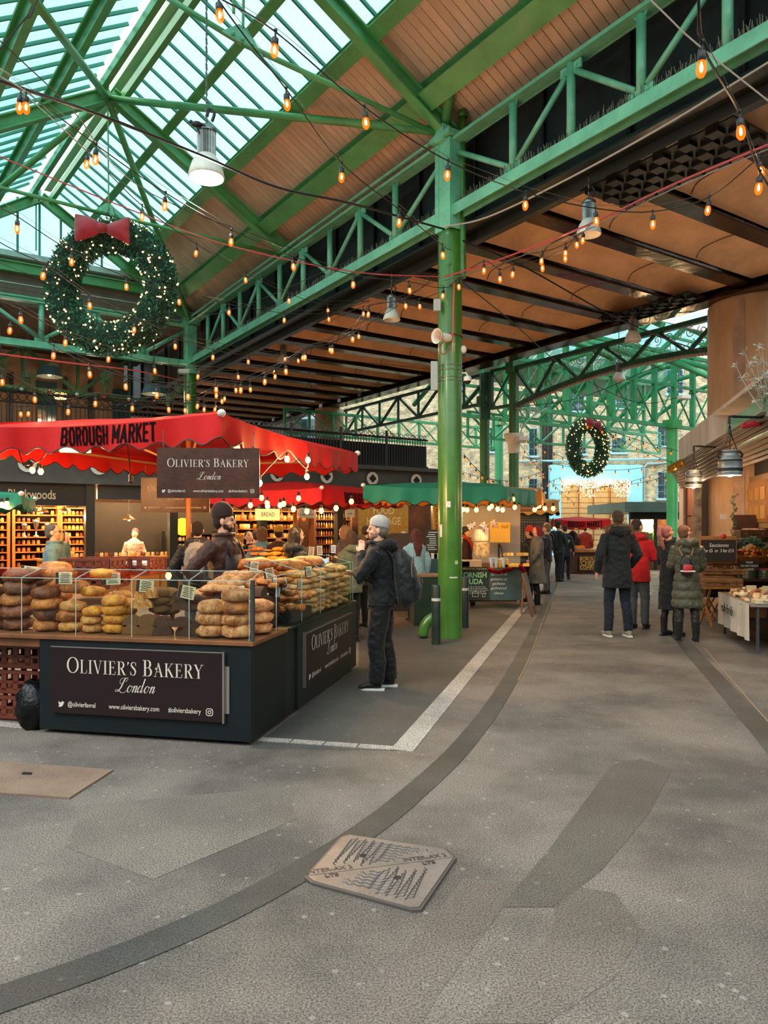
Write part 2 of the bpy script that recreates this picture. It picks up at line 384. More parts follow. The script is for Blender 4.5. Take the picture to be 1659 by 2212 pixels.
# ================================================================ main lattice truss on the viaduct edge
zb, ztp = 6.20, 7.22                        # centre of bottom chord, top chord
def node(w, t, z): return RT(w, t, z)
SPK = mat('bird_spikes', '8a8270', r=.6, var=.4, vs=60)
def lattice(label, org, d, posts, z0, z1, m, end=0, chord=.17, tub=.055, spikes=True, first_top=True, L=None, bolts=True):
    """posts: distances along d; diagonals alternate"""
    nrm = V((d.y, -d.x, 0)); o = thing('lattice_truss', label, 'truss', org+d*posts[0]+ZU*z0)
    a = org+d*L[0]; b = org+d*L[1]
    mb = MB(); mb.beam(a+ZU*(z0+.075), b+ZU*(z0+.075), chord, .02); mb.beam(a+nrm*chord/2+ZU*z0, b+nrm*chord/2+ZU*z0, .016, .16); mb.beam(a-nrm*chord/2+ZU*z0, b-nrm*chord/2+ZU*z0, .016, .16)
    mb.build('bottom_chord', m, o)
    mb = MB(); mb.beam(a+ZU*(z1+.02), b+ZU*(z1+.02), chord*1.0, .05); mb.tube([a-nrm*chord*.7*SGN+ZU*(z1+.02), b-nrm*chord*.7*SGN+ZU*(z1+.02)], .028, 8); mb.tube([a-nrm*chord*.7*SGN+ZU*(z1+.15), b-nrm*chord*.7*SGN+ZU*(z1+.15)], .028, 8)
    mb.build('top_chord', m, o)
    up = not first_top; prev = None
    for i, t in enumerate(posts):
        p0 = org+d*t+ZU*(z0+.10); p1 = org+d*t+ZU*(z1-.02)
        MB().tube([p0, p1], tub, 10).build('post', m, o, smooth=True)
        gp = MB(); top = (i % 2 == 1) if first_top else (i % 2 == 0)
        q = (p1-ZU*.06) if top else (p0+ZU*.05); s_ = .17
        gp.box(q, (s_*1.9, .03, .11), math.atan2(d.y, d.x)); 
        for k in (-1, 0, 1): gp.tube([q+d*k*.10-nrm*.03, q+d*k*.10+nrm*.03], .022, 6)
        gp.build('gusset_plate', m, o); gp = MB()
        q2 = (p0+ZU*.03) if top else (p1-ZU*.02)
        zz = 1 if top else -1
        gp.add([q2-d*.10-nrm*.012-ZU*.05*zz, q2+d*.10-nrm*.012-ZU*.05*zz, q2+d*.03-nrm*.012+ZU*.05*zz, q2-d*.03-nrm*.012+ZU*.05*zz,
                q2-d*.10+nrm*.012-ZU*.05*zz, q2+d*.10+nrm*.012-ZU*.05*zz, q2+d*.03+nrm*.012+ZU*.05*zz, q2-d*.03+nrm*.012+ZU*.05*zz], [(0, 1, 2, 3), (7, 6, 5, 4), (0, 4, 5, 1), (2, 6, 7, 3), (1, 5, 6, 2), (0, 3, 7, 4)])
        gp.build('gusset_plate', m, o)
        cur = q
        if prev is None: prev = org+d*(L[0] if abs(L[0]-t) < abs(L[1]-t) else L[1])+ZU*((z1-.12) if not top else (z0+.12)) 
        dd = (cur-prev); MB().tube([prev+dd.normalized()*.10, cur-dd.normalized()*.10], tub*.72, 8).build('diagonal', m, o, smooth=True)
        prev = cur
    if spikes:
        sp = MB(); t = min(L); random.seed(5)
        while t < max(L):
            for k in range(2):
                p = org+d*t+nrm*random.uniform(-.05, .06)+ZU*(z0+.085); q = p+V((random.uniform(-.025, .025), random.uniform(-.025, .025), random.uniform(.09, .15)))
                sp.tube([p, q], [.0075, .004], 3, cap=False)
            t += .035
        sp.build('bird_spikes', SPK, o, kind='stuff')
    return o
SGN = 1
GT = mat('truss_green', '74bd98', r=.36, var=.22, vs=2.5, bump=.1, bs=30, coat=.25)
lattice('big green lattice truss running from the front column to the top right corner', C0, -DL, [1.33+i*1.0 for i in range(7)], zb, ztp, GT, L=(.12, 8.5))
lattice('green lattice truss between the front column and the column behind the large wreath', C0, DL, [1.42+1.09*i for i in range(9)], zb, ztp, GT, L=(.12, 11.43))
SGN = -1
lattice('green lattice truss running left behind the large wreath', RT(0, 11.55), -DR, [1.3+1.25*i for i in range(7)], zb-.05, ztp-.03, GT, L=(.12, 10.), spikes=False, tub=.07)
# ---- columns
def column(label, c, r, zt, box_z, m=GREENC, parent_extra=None):
    o = thing('iron_column', label, 'column', c)
    MB().lathe([(r*1.0, 0), (r, .02), (r*.985, zt-.08), (r*.93, zt), (r*.6, zt+.05)], 40, c).build('shaft', m, o, smooth=True)
    bx = MB(); w = r*1.5
    a = V((C0.x*0+DL.x, DL.y, 0)); n_ = DR
    z0, z1 = box_z
    def pl(off_d, off_n, wd, wn): bx.beam(c+a*off_d+n_*off_n+ZU*z0, c+a*off_d+n_*off_n+ZU*z1, wd, wn, up=a)
    bx.beam(c+ZU*z0, c+ZU*z1, w*1.0, w*.8, up=a)
    for s_ in (-1, 1):
        bx.beam(c+a*s_*w*.62+ZU*z0, c+a*s_*w*.62+ZU*z1, w*1.05, .02, up=a)
        bx.beam(c-n_*w*.5+a*s_*w*.5+ZU*z0, c-n_*w*.5+a*s_*w*.5+ZU*z1, .022, w*.32, up=a)
    bx.build('box_head', GT, o, bev=.004)
    rv = MB()
    for i in range(int((z1-z0)/.16)):
        for s_ in (-1, 1): rv.ball(c-n_*(w*.52+.0)+a*s_*w*.5+ZU*(z0+.08+i*.16), .02, 6, 4)
    rv.build('rivets', GT, o, kind='stuff')
    MB().box(c+ZU*(z1+.06), (r*2.6, r*2.4, .08), math.atan2(DL.y, DL.x)).box(c-n_*r*.8+ZU*(z1+.10), (r*1.1, r*.8, .22), math.atan2(DL.y, DL.x)).build('cap_plate', GT, o, bev=.01)
    return o
col1 = column('tall green iron column in the middle foreground with bands and a loudspeaker', C0, .178, 5.93, (5.95, 7.25))
BND = mat('steel_band', '9fa79a', r=.3, m=.8)
for py in (790, 800, 816, 823): z = 1.62+(HY-py)*10.7/F; MB().tube([C0+V((cos(a)*.182, sin(a)*.182, z)) for a in [2*pi*i/32 for i in range(33)]], .006, 5, cap=False).build('steel_band', BND, col1)
zz = 1.62+(HY-726)*10.7/F
MB().tube([C0+V((cos(a)*.184, sin(a)*.184, zz)) for a in [2*pi*i/32 for i in range(33)]], .012, 5, cap=False).build('clamp_band', mat('rusty_band', '6b3f33', r=.6), col1)
st = mat('torn_sticker', 'd8d6cf', r=.7, var=.25, vs=40)
def sticker(px, py0, py1, w, m=st):
    a0 = math.asin(max(-.98, min(.98, ((px-972)/F*10.6)/.178))); z0, z1 = [CH+(HY-y)*10.6/F for y in (py1, py0)]
    vs = []
    for i in range(5):
        a = a0+(i/4-.5)*w/.178; q = C0+V((sin(a)*.1795, -cos(a)*.1795, 0)); vs += [q+ZU*z0, q+ZU*z1]
    MB().add(vs, [(2*i, 2*i+2, 2*i+3, 2*i+1) for i in range(4)]).build('sticker', m, col1)
sticker(966, 1083, 1096, .07); sticker(951, 1133, 1160, .05); sticker(984, 1211, 1219, .05, mat('pale_scratch', 'bfc48a', r=.6)); sticker(978, 1246, 1249, .12, st)
col2 = column('green iron column behind the large wreath, standing beyond the red canopy', RT(0, 11.55), .17, 5.85, (5.87, 7.2))
# rainwater shoe and pipe at the foot of the front column
dp = thing('drain_pipe', 'green rainwater pipe running down the front column and kicking out at its foot', 'pipe', G(925, 1372))
A = C0+V((-.16, -.02, .33)); MB().tube(spline([A+V((.1, 0, .0)), A+V((-.06, -.03, -.02)), A+V((-.2, -.06, -.12)), A+V((-.25, -.08, -.31))], 5), .075, 14).tube([A+V((.02, 0, 0)), A+V((-.03, -.02, -.005))], .088, 14).build('shoe', GREENC, dp, smooth=True)
MB().tube(spline([C0+DR*.10-DL*.17+ZU*z for z in (5.25, 5.4, 5.8, 7.6)], 3), .05, 10).tube([C0+DR*.10-DL*.17+ZU*7.6, C0+DR*.10-DL*.17+ZU*7.68], .075, 10).build('riser', GREENC, dp, smooth=True)

# ================================================================ viaduct: girders, soffit panels, cross beams
T0, T1 = -9.0, 22.0
GIR = mat('girder_paint', '1d2421', r=.25, var=.5, vs=3, bump=.15, bs=9, m=.3, spec=.7)
GIRW = mat('girder_web', '07110e', r=.7, var=.5, vs=2)
BRZ = mat('bronze_beam', '3d2c1d', r=.18, var=.6, vs=2, bump=.3, bs=4, m=.7)
vd = bpy.data.objects.new('viaduct_deck', None); COL.objects.link(vd); vd.location = RT(3, 6, 6.0); struct(vd)
mb = MB(); mb.beam(RT(.42, T0, 6.85), RT(.42, T1, 6.85), .05, 1.9); mb.build('girder_web', GIRW, vd)
mb = MB(); mb.beam(RT(.42, T0, 6.02), RT(.42, T1, 6.02), .62, .05); mb.build('girder_flange', GIR, vd)
mb = MB(); mb.beam(RT(6.35, T0, 6.25), RT(6.35, T1, 6.25), .06, .62); mb.beam(RT(6.25, T0, 5.93), RT(6.25, T1, 5.93), .45, .04); mb.build('girder_flange', BRZ, vd)
mb = MB(); mb.beam(RT(3.4, T0, 7.9), RT(3.4, T1, 7.9), 6.2, .12); mb.build('deck_plate', GIRW, vd)
gs = MB(); [gs.beam(RT(.36, T0+i*1.38+.6, 6.05), RT(.36, T0+i*1.38+.6, 7.7), .1, .02) for i in range(22)]; gs.build('stiffeners', GIRW, vd, kind='stuff')
CONC = mat('soffit_render', 'ecb584', r=.75, var=.16, vs=1.6, bump=.25, bs=14)
SP = 1.38; first = None; bfirst = None
k = 0; t = -.95-SP*6
pm = MB(); nu, nv = 12, 22; vs = []; W_ = 5.55; H_ = SP-.22
for i in range(nu+1):
    for j in range(nv+1):
        u = i/nu*2-1; v = j/nv*2-1
        h = .20*(1-abs(u)**5)*(1-abs(v)**8)
        edge = .03 if (abs(v) > .42 and abs(v) < .46) else 0
        vs.append(DR*(v*W_/2)+DL*(u*H_/2)+ZU*(h+edge*.3))
pm.add(vs, [(i*(nv+1)+j, i*(nv+1)+j+1, (i+1)*(nv+1)+j+1, (i+1)*(nv+1)+j) for i in range(nu) for j in range(nv)])
while t < T1:
    c = RT(3.35, t+SP/2, 6.12)
    if first is None:
        first = pm.build('soffit_panel', CONC, vd, world=False, smooth=True); first.location = c-vd.location
        bm_ = MB(); bm_.ibeam(DR*-2.9, DR*2.9, .30, .26, .03); bfirst = bm_.build('cross_beam', BRZ, vd, world=False); bfirst.location = RT(3.35, t, 6.13)-vd.location
    else:
        o = first.copy(); COL.objects.link(o); o.location = c-vd.location; o = bfirst.copy(); COL.objects.link(o); o.location = RT(3.35, t, 6.13)-vd.location
    t += SP
# joint grooves on the panels (thin dark seams)
sm = MB(); t = -.95-SP*6
while t < T1:
    pts = [RT(2.2, t+.14, 6.13), RT(2.2, t+.25, 6.26), RT(2.2, t+SP/2, 6.305), RT(2.2, t+SP-.25, 6.26), RT(2.2, t+SP-.14, 6.13)]
    sm.tube(spline(pts, 3), .008, 4, cap=False); sm.tube([p+DR*2.2 for p in spline(pts, 3)], .008, 4, cap=False); t += SP
sm.build('seams', mat('seam_dark', '4a2c18', r=.9), vd, kind='stuff')
# perforated bearing trays
for (w_, t_) in ((1.05, -2.9), (5.9, .9)):
    m_ = MB()
    for i in range(12):
        for j in range(5):
            if (i+j) % 2: m_.box(RT(w_+j*.17-.3, t_+i*.17-1, 5.96), (.15, .15, .05), math.atan2(DL.y, DL.x))
    m_.beam(RT(w_+.05, t_-1.1, 6.0), RT(w_+.05, t_+1.0, 6.0), .9, .03).build('perforated_tray', BLACK, vd)
# concrete piers
CON = mat('pier_concrete', 'c09a76', r=.8, var=.22, vs=1.2, bump=.25, bs=16, stretch=(1, 1, .35))
CON2 = mat('pier_panel', 'b09078', r=.75, var=.25, vs=3)
def pier(label, c, r, z):
    o = thing('concrete_pier', label, 'pier', c)
    MB().lathe([(r, 0), (r, z-.05), (r*.97, z)], 40, c, cap=True).build('shaft', CON, o, smooth=False)
    a = math.atan2(-c.y, -c.x)-.35
    MB().add(sum([[c+V((cos(a+q)*(r+.008), sin(a+q)*(r+.008), z_)) for z_ in (0, z-.08)] for q in (-.12, 0, .12)], []), [(0, 2, 3, 1), (2, 4, 5, 3)]).build('cover_strip', CON2, o)
    return o
pier('broad tan concrete pier on the right above the wooden stall', RT(6.75, -.45)+V((.35, 0, 0)), .88, 5.93)
pier('grey round concrete pier in the distance beyond the red canopy', RT(6.3, 14.9), .52, 5.9)

# ================================================================ pitched glazed roof
def rw(t): return -(3.26+.047*t)
def rz_(t): return 9.25+.055*t
def SL(q, t, off=0., side=1):
    """point on roof slope: q=0 eave .. 1 ridge; side -1 = far left slope; off along normal"""
    e = V((0 if side > 0 else 2*rw(t), 7.42)); r = V((rw(t), rz_(t))); p = e+(r-e)*q
    d = (r-e).normalized(); n = V((-d.y, d.x)) if side < 0 else V((d.y, -d.x)); n = n if n.y > 0 else -n
    p = p+n*off; return RT(p.x, t, p.y)
roof = bpy.data.objects.new('ceiling', None); COL.objects.link(roof); roof.location = RT(-3.4, 3, 7.4); struct(roof)
TA, TB = -7.0, 11.7
RG = mat('rafter_green', '5ba25f', r=.42, var=.2, vs=2, bump=.1, bs=20, coat=.2)
def raft(t, name='rafter'):
    a, b = SL(-.02, t), SL(1, t); MB().ibeam(a, b, .16, .24, .03).build(name, RG, roof, bev=.004)
    a = SL(-.02, t, 0, -1); MB().ibeam(a, b, .16, .24, .03).build(name, RG, roof, bev=.004)
for t in (-5.6, 0., 5.5, 11.6): raft(t)
for (q, w_, h_, side) in ((.74, .14, .20, 1), (.44, .22, .24, 1), (.74, .16, .20, -1), (.44, .16, .2, -1)):
    MB().ibeam(SL(q, TA, .20, side), SL(q, TB, .20, side), w_, h_, .025, up=(SL(q, 0, 1, side)-SL(q, 0, 0, side))).build('purlin', RG, roof)
MB().ibeam(SL(.15, TA, .13), SL(.15, TB, .13), .30, .32, .03, up=(SL(.15, 0, 1)-SL(.15, 0, 0))).build('purlin', RG, roof)
for s_ in (-1, 1): MB().beam(SL(.955, TA, .10, s_), SL(.955, TB, .10, s_), .10, .16).build('ridge_beam', RG, roof)
MB().beam(SL(1, TA, .32), SL(1, TB, .32), .16, .10).build('ridge_beam', mat('pale_metal', 'a9b39a', r=.4, m=.4), roof)
BRD = mat('tan_boards', 'e0c0a2', r=.62, var=.12, vs=1.2, bump=.1, bs=10, rnd=.06)
def boards(q0, q1, off, dw, ta=TA, tb=TB):
    """tongue and groove soffit boards laid down the slope, one object each"""
    t = ta; pr = None
    while t < tb:
        p = [SL(q0, t, off), SL(q0, t+dw-.012, off), SL(q1, t+dw-.012, off), SL(q1, t, off)]
        MB().poly(p, .03, (SL(q0, 0, 1)-SL(q0, 0, 0))).build('board', BRD, roof); t += dw
boards(.15, .44, .30, .145)
boards(-.16, .149, .30, .145)
bk = MB().poly([SL(-.2, TA, .55), SL(-.2, TB, .55), SL(.45, TB, .55), SL(.45, TA, .55)], .03).build('roof_deck', GIRW, roof)
GLS = glassmat('roof_glass', 'd8f2f2', .10, .15); BAR = mat('glazing_bar', '3f8f78', r=.4)
dg = .46
for side in (1, -1):
    bars = MB(); 
    for (q0, q1) in ((.46, .74), (.745, .97)) if side > 0 else ((.06, .44), (.45, .74), (.745, .97)):
        t = TA
        while t < TB-.1:
            nn = (SL(q0, 0, 1, side)-SL(q0, 0, 0, side))
            MB().poly([SL(q0, t+.02, .34, side), SL(q0, t+dg-.02, .34, side), SL(q1, t+dg-.02, .34, side), SL(q1, t+.02, .34, side)], .006, nn).build('pane', GLS, roof)
            bars.beam(SL(q0, t, .33, side), SL(q1, t, .33, side), .035, .05); t += dg
    bars.build('glazing_bars', BAR, roof, kind='stuff')
# tie tubes and hangers
A1 = SL(1, 5.5, -.12)
def tie(a, b, r, label=None): return MB().tube([a, b], r, 12).build('tie_tube', RG, roof, smooth=True)
tie(A1, RT(-.1, .1, 7.45), .062); tie(A1, RT(-.1, 11.3, 7.3), .062)
tie(A1, RT(2*rw(0)+.3, -.5, 7.45), .062); tie(A1, RT(2*rw(5)+.3, 11.2, 7.4), .062); 
tie(RT(-.05, .1, 7.4), P(1010, -60, 9.4), .075)
for t in (0, 11.6): MB().tube([SL(1, t, -.2), SL(1, t, -.2)-ZU*1.2], .02, 6).build('hanger_rod', RG, roof)
MB().tube([A1, P(235, 462, 13.4)], .014, 6).build('hanger_rod', RG, roof)
def bow_tie(c, a, s):
    m_ = MB(); m_.add([c+a*-.28*s, c+a*.28*s, c+a*.05*s+ZU*.22*s, c-a*.05*s+ZU*.22*s, c+a*-.28*s+V((0, .03, 0)), c+a*.28*s+V((0, .03, 0)), c+a*.05*s+ZU*.22*s+V((0, .03, 0)), c-a*.05*s+ZU*.22*s+V((0, .03, 0))], [(0, 1, 2, 3), (7, 6, 5, 4), (0, 4, 5, 1), (1, 5, 6, 2), (2, 6, 7, 3), (3, 7, 4, 0)])
    for k in (-.12, 0, .12): m_.ball(c+a*k*s+ZU*.05*s-V((0, .02, 0)), .025*s, 6, 4)
    return m_.build('hanger_plate', GT, roof)
BT = P(525, 95, 9.0); bow_tie(BT, V((.85, .5, -.25)).normalized(), 1.0)
MB().tube([BT+ZU*.2, P(527, -60, 9)], .018, 6).build('hanger_rod', RG, roof)
MB().tube([BT, P(255, -70, 9.9)], .035, 8).build('tie_rod', RG, roof, smooth=True); MB().tube([BT, RT(-.12, .1, 7.4)], .035, 8).build('tie_rod', RG, roof, smooth=True)
bow_tie(P(235, 466, 13.4), V((.9, .4, -.1)).normalized(), 1.0)
MB().tube([P(235, 464, 13.4), P(-20, 400, 12.6)], .035, 8).build('tie_rod', RG, roof, smooth=True); MB().tube([P(235, 464, 13.4), RT(-.1, 5.6, 7.35)], .035, 8).build('tie_rod', RG, roof, smooth=True)
# left eave beam of the roof, with its column out of frame
MB().ibeam(RT(2*rw(TA), TA, 7.3), RT(2*rw(TB), TB, 7.3), .2, .3, .03).build('purlin', RG, roof)
# gable end
gb = bpy.data.objects.new('wall_back', None); COL.objects.link(gb); gb.location = RT(-3.8, 11.8, 7.2); struct(gb)
tg = 11.75; zs = 8.45
def gx(w): 
    q = 1-abs(w-rw(tg))/abs(rw(tg)); return 7.42+(rz_(tg)-7.42)*q+.25
ws = [rw(tg)+(-2.5+i*.5) for i in range(11)]
for i in range(10):
    a, b = ws[i], ws[i+1]
    if min(gx(a), gx(b)) <= zs: continue
    MB().poly([RT(a+.02, tg, zs), RT(b-.02, tg, zs), RT(b-.02, tg, gx(b)), RT(a+.02, tg, gx(a))], .006).build('pane', GLS, gb)
    MB().beam(RT(a, tg, zs), RT(a, tg, gx(a)), .03, .05).build('glazing_bar', BAR, gb)
WG = mat('pale_gutter', 'b7c7c0', r=.4, var=.2, vs=3)
# unseen buildings round the market, put in dark to cut low-angle sky light
DKB = mat('dark_brickwork', '3c332c', r=.85, var=.3, vs=1.5)
def encl(name, c, d): struct(MB().box(c, d).build(name, DKB))
encl('wall_left', (-19, 8, 3.6), (.5, 46, 7.2)); encl('wall_rear', (0, -11, 3.2), (38, .5, 6.4)); encl('wall_right', (16, 6, 3.6), (.5, 38, 7.2)); encl('wall_far_left', (-16, 44, 5), (22, .5, 10))
MB().beam(RT(1.2, tg, zs-.08), RT(-9, tg, zs-.08), .16, .14).build('gutter', WG, gb)
t_ = 0; w_ = .6
for i in range(9): MB().beam(RT(1.2, tg+.05, zs-.22-i*.128), RT(-9, tg+.05, zs-.22-i*.128), .03, .120).build('board', mat('grey_boards', '7d6c5b', r=.7, var=.2, vs=2), gb)
MB().ibeam(RT(.8, tg-.12, 8.03), RT(-9, tg-.12, 8.03), .14, .26, .025).build('beam', RG, gb)
MB().tube([RT(.5, tg-.15, 7.62), RT(-9, tg-.15, 7.62)], .014, 6).build('conduit', WG, gb)
# ================================================================ beyond the viaduct: second market hall
FG = mat('far_truss_green', '48a870', r=.45, var=.25, vs=2)
def gird(name, label, a, b, z0, z1, n, m, posts=.12, x=True, mid=None, ch=.14, arch=None, diag=.055):
    """plain lattice girder between plan points a and b"""
    a, b = V(a), V(b); o = thing(name, label, 'girder', a+ZU*z0); d = b-a
    lo = [a+d*i/n+ZU*(z0 if not arch else arch(i/n)) for i in range(n+1)]; hi = [a+d*i/n+ZU*z1 for i in range(n+1)]
    mb = MB(); [mb.beam(lo[i], lo[i+1], ch, ch*.8) for i in range(n)]; mb.build('bottom_chord', m, o)
    MB().beam(hi[0], hi[-1], ch, ch*.8).build('top_chord', m, o)
    if mid: MB().beam(a+ZU*mid, b+ZU*mid, ch*.8, ch*.6).build('middle_chord', m, o)
    for i in range(n+1):
        if posts: MB().beam(lo[i], hi[i], posts, posts*.7, up=d).build('post', m, o)
        if i < n:
            t0 = (a+d*i/n+ZU*(mid or z1)); t1 = a+d*(i+1)/n+ZU*(mid or z1)
            if x: MB().beam(lo[i], t1, diag, diag*.5).build('diagonal', m, o); MB().beam(lo[i+1], t0, diag, diag*.5).build('diagonal', m, o)
            else: MB().beam(*( (lo[i], t1) if i % 2 else (t0, lo[i+1])), diag*1.2, diag*1.2).build('diagonal', m, o)
    return o
ga, gb2 = V((3.73, 21.0, 0)), V((3.73, 21.0, 0))+DR*9.6
gird('deep_girder', 'deep riveted green girder crossing behind the second wreath', ga, gb2, 5.06, 7.55, 9, FG, posts=.17, mid=6.45)
gird('deep_girder', 'second deep green girder one bay further off behind the first', ga+DL*3.2+DR*.5, gb2+DL*3.2+DR*.5, 5.3, 7.3, 9, FG, posts=.12, mid=6.3)
gird('light_girder', 'slim green lattice girder below and beyond the deep girder', V((3.0, 26.2, 0)), V((3.0, 26.2, 0))+DR*11, 4.85, 5.75, 9, FG, posts=.09, x=False, ch=.10)
gird('light_girder', 'slim green lattice girder seen left of the front column beyond the black balustrade', V((-3.4, 25.0, 0)), V((-3.4, 25.0, 0))+DR*9.5, 4.85, 5.65, 10, FG, posts=.10, x=True, ch=.11)
gird('light_girder', 'dark green lattice girder along the far side of the viaduct left of the front column', RT(7.2, 7.2), RT(7.2, 17.5), 5.15, 5.98, 9, GREEND, posts=.07, x=False, ch=.10)
# arched girder with scroll work
def archf(s): return 5.26+.62*s-.98*s*s
pa, pb = RT(7.2, .2), RT(7.2, 6.2)
ag = gird('arched_girder', 'dark green arched girder filled with white iron scrolls beside the tan pier', pa, pb, 5.2, 5.93, 8, GREEND, posts=0, x=False, ch=.13, arch=archf)
SCR = mat('scroll_iron', '9fb8a8', r=.5)
def spiral(c, r, d, s_, turns=1.6, ph=0.):
    return [c+d*(r*(1-i/26)*cos(ph+s_*i/26*turns*2*pi))+ZU*(r*(1-i/26)*sin(ph+s_*i/26*turns*2*pi)) for i in range(25)]
sc = MB(); dd = (pb-pa).normalized()
for i in range(22):
    s = (i+.5)/22; c = pa+(pb-pa)*s; lo_ = archf(s); r = (5.88-lo_)/2*.46
    for (f, q) in ((.28, 1), (.73, -1)): sc.tube(spiral(c+ZU*(lo_+(5.88-lo_)*f), r*.95, dd, q, ph=i), .011, 4, cap=False)
sc.build('scroll_work', SCR, ag, kind='stuff')
pat = MB(); 
for i in range(70):
    s = i/70; pat.box(pa+(pb-pa)*s+ZU*(archf(s)-.09), (.035, .1, .045), math.atan2(dd.y, dd.x))
pat.build('dentil_trim', mat('dentil', 'a98f72', r=.6), ag, kind='stuff')
# two dark columns under the far viaduct edge
def fcol(label, c, r, zt, m=GREEND, cap=None):
    o = thing('iron_column', label, 'column', c)
    MB().lathe([(r*1.2, 0), (r*1.2, .15), (r, .2), (r, zt)], 20, c).build('shaft', m, o, smooth=True)
    if cap: MB().lathe([(r*.98, cap), (r*1.25, cap+.03), (r*1.15, cap+.08), (r*1.35, cap+.3), (r*2.0, cap+.46), (r*2.05, cap+.54), (r*1.1, cap+.55)], 20, c).build('capital', mat('cream_paint', 'd9cbb4', r=.6, var=.12, vs=12), o, smooth=True)
    MB().box(c+ZU*(zt+.02), (r*2.4, r*2.4, .3), .5).build('head', m, o)
    return o
DG2 = mat('olive_green_paint', '35662b', r=.35, var=.2, vs=2)
fcol('dark green iron column just right of the front column, beyond the green canopy', P(1047, 900, 21.0)*V((1, 1, 0)), .14, 5.2, DG2)
bx = MB(); c_ = V((P(1047, 0, 21).x, 21, 0)); bx.beam(c_+ZU*4.7, c_+ZU*6.0, .34, .28); o_ = bx.build('pipe_head', GREEND); tag(o_, 'dark box head over the dark column beyond the green canopy', 'column head')
fcol('dark green column with a cream moulded capital beyond the orange canopy', V((P(1110, 0, 20).x, 20, 0)), .135, 5.95, DG2, cap=3.62)
fcol('light green column right of the second wreath in front of the brick building', V((P(1452, 0, 25).x, 25, 0)), .185, 5.1, mat('light_green_paint', '4fae62', r=.4, var=.15, vs=2))
fcol('distant pale green column between the two dark columns', V((P(1078, 0, 30).x, 30, 0)), .17, 5.9, mat('light_green_paint2', '3f9a6a', r=.4))
# box between the columns at the viaduct corner (bracing panel)
gird('corner_panel', 'dark braced panel between the heads of the two dark columns', V((P(1062, 0, 20.6).x, 20.6, 0)), V((P(1108, 0, 20).x, 20, 0)), 4.95, 6.0, 1, GREEND, posts=.1, ch=.1)
br = MB(); c = V((P(1120, 0, 19.9).x, 19.9, 0))
for (dx, z, r) in ((.22, 4.72, .2), (.5, 4.82, .12), (.14, 4.36, .1), (.72, 4.88, .08)): br.tube(spiral(c+DR*dx+ZU*z, r, DR, 1), .016, 5, cap=False)
br.tube(spline([c+DR*.06+ZU*3.9, c+DR*.12+ZU*4.3, c+DR*.5+ZU*4.65, c+DR*1.1+ZU*4.95], 5), .02, 5)
tag(br.build('scroll_bracket', SCR), 'white iron scroll bracket beside the column with the cream capital', 'bracket')
# far glazed roof: big curved ribs, purlins and panes
fr = bpy.data.objects.new('ceiling', None); COL.objects.link(fr); fr.location = RT(12, 5, 7); struct(fr)
GL2 = glassmat('far_roof_glass', 'c8eaea', .25, .2)
def FR(u, v):            # u across (0 valley .. 1 ridge .. 2), v along DR ; roof runs along DR, its slopes facing DL
    q = 1-abs(u-1); return ga+DL*(-3.5+u*4.2)+DR*v+ZU*(6.9+q*2.6)
for v in range(0, 13, 2):
    for (u0, u1) in ((0, 1), (1, 2)):
        a, b = FR(u0, v), FR(u1, v); MB().beam(a, b, .12, .16).build('rib', FG, fr)
    pts = [FR(0, v)-ZU*1.1+(FR(2, v)-FR(0, v))*s+ZU*(1.5*sin(pi*s)) for s in [i/10 for i in range(11)]]
    MB().tube(pts, .085, 8).build('curved_rib', FG, fr, smooth=True)
for u in (.25, .5, .75, 1., 1.25, 1.5, 1.75): MB().beam(FR(u, -.8), FR(u, 12), .07, .10).build('purlin', FG, fr)
for v in range(-1, 24):
    for (u0, u1) in ((.25, .98), (1.02, 1.75)):
        MB().poly([FR(u0, v*.5+.02)+ZU*.1, FR(u0, v*.5+.48)+ZU*.1, FR(u1, v*.5+.48)+ZU*.1, FR(u1, v*.5+.02)+ZU*.1], .006).build('pane', GL2, fr)
GBD = mat('grey_white_boards', 'b4b2a4', r=.7, var=.15, vs=2)
for v in range(-1, 24):
    for (u0, u1) in ((0., .24), (1.76, 2.)):
        MB().poly([FR(u0, v*.5)+ZU*.08, FR(u0, v*.5+.49)+ZU*.08, FR(u1, v*.5+.49)+ZU*.08, FR(u1, v*.5)+ZU*.08], .03).build('board', GBD, fr)

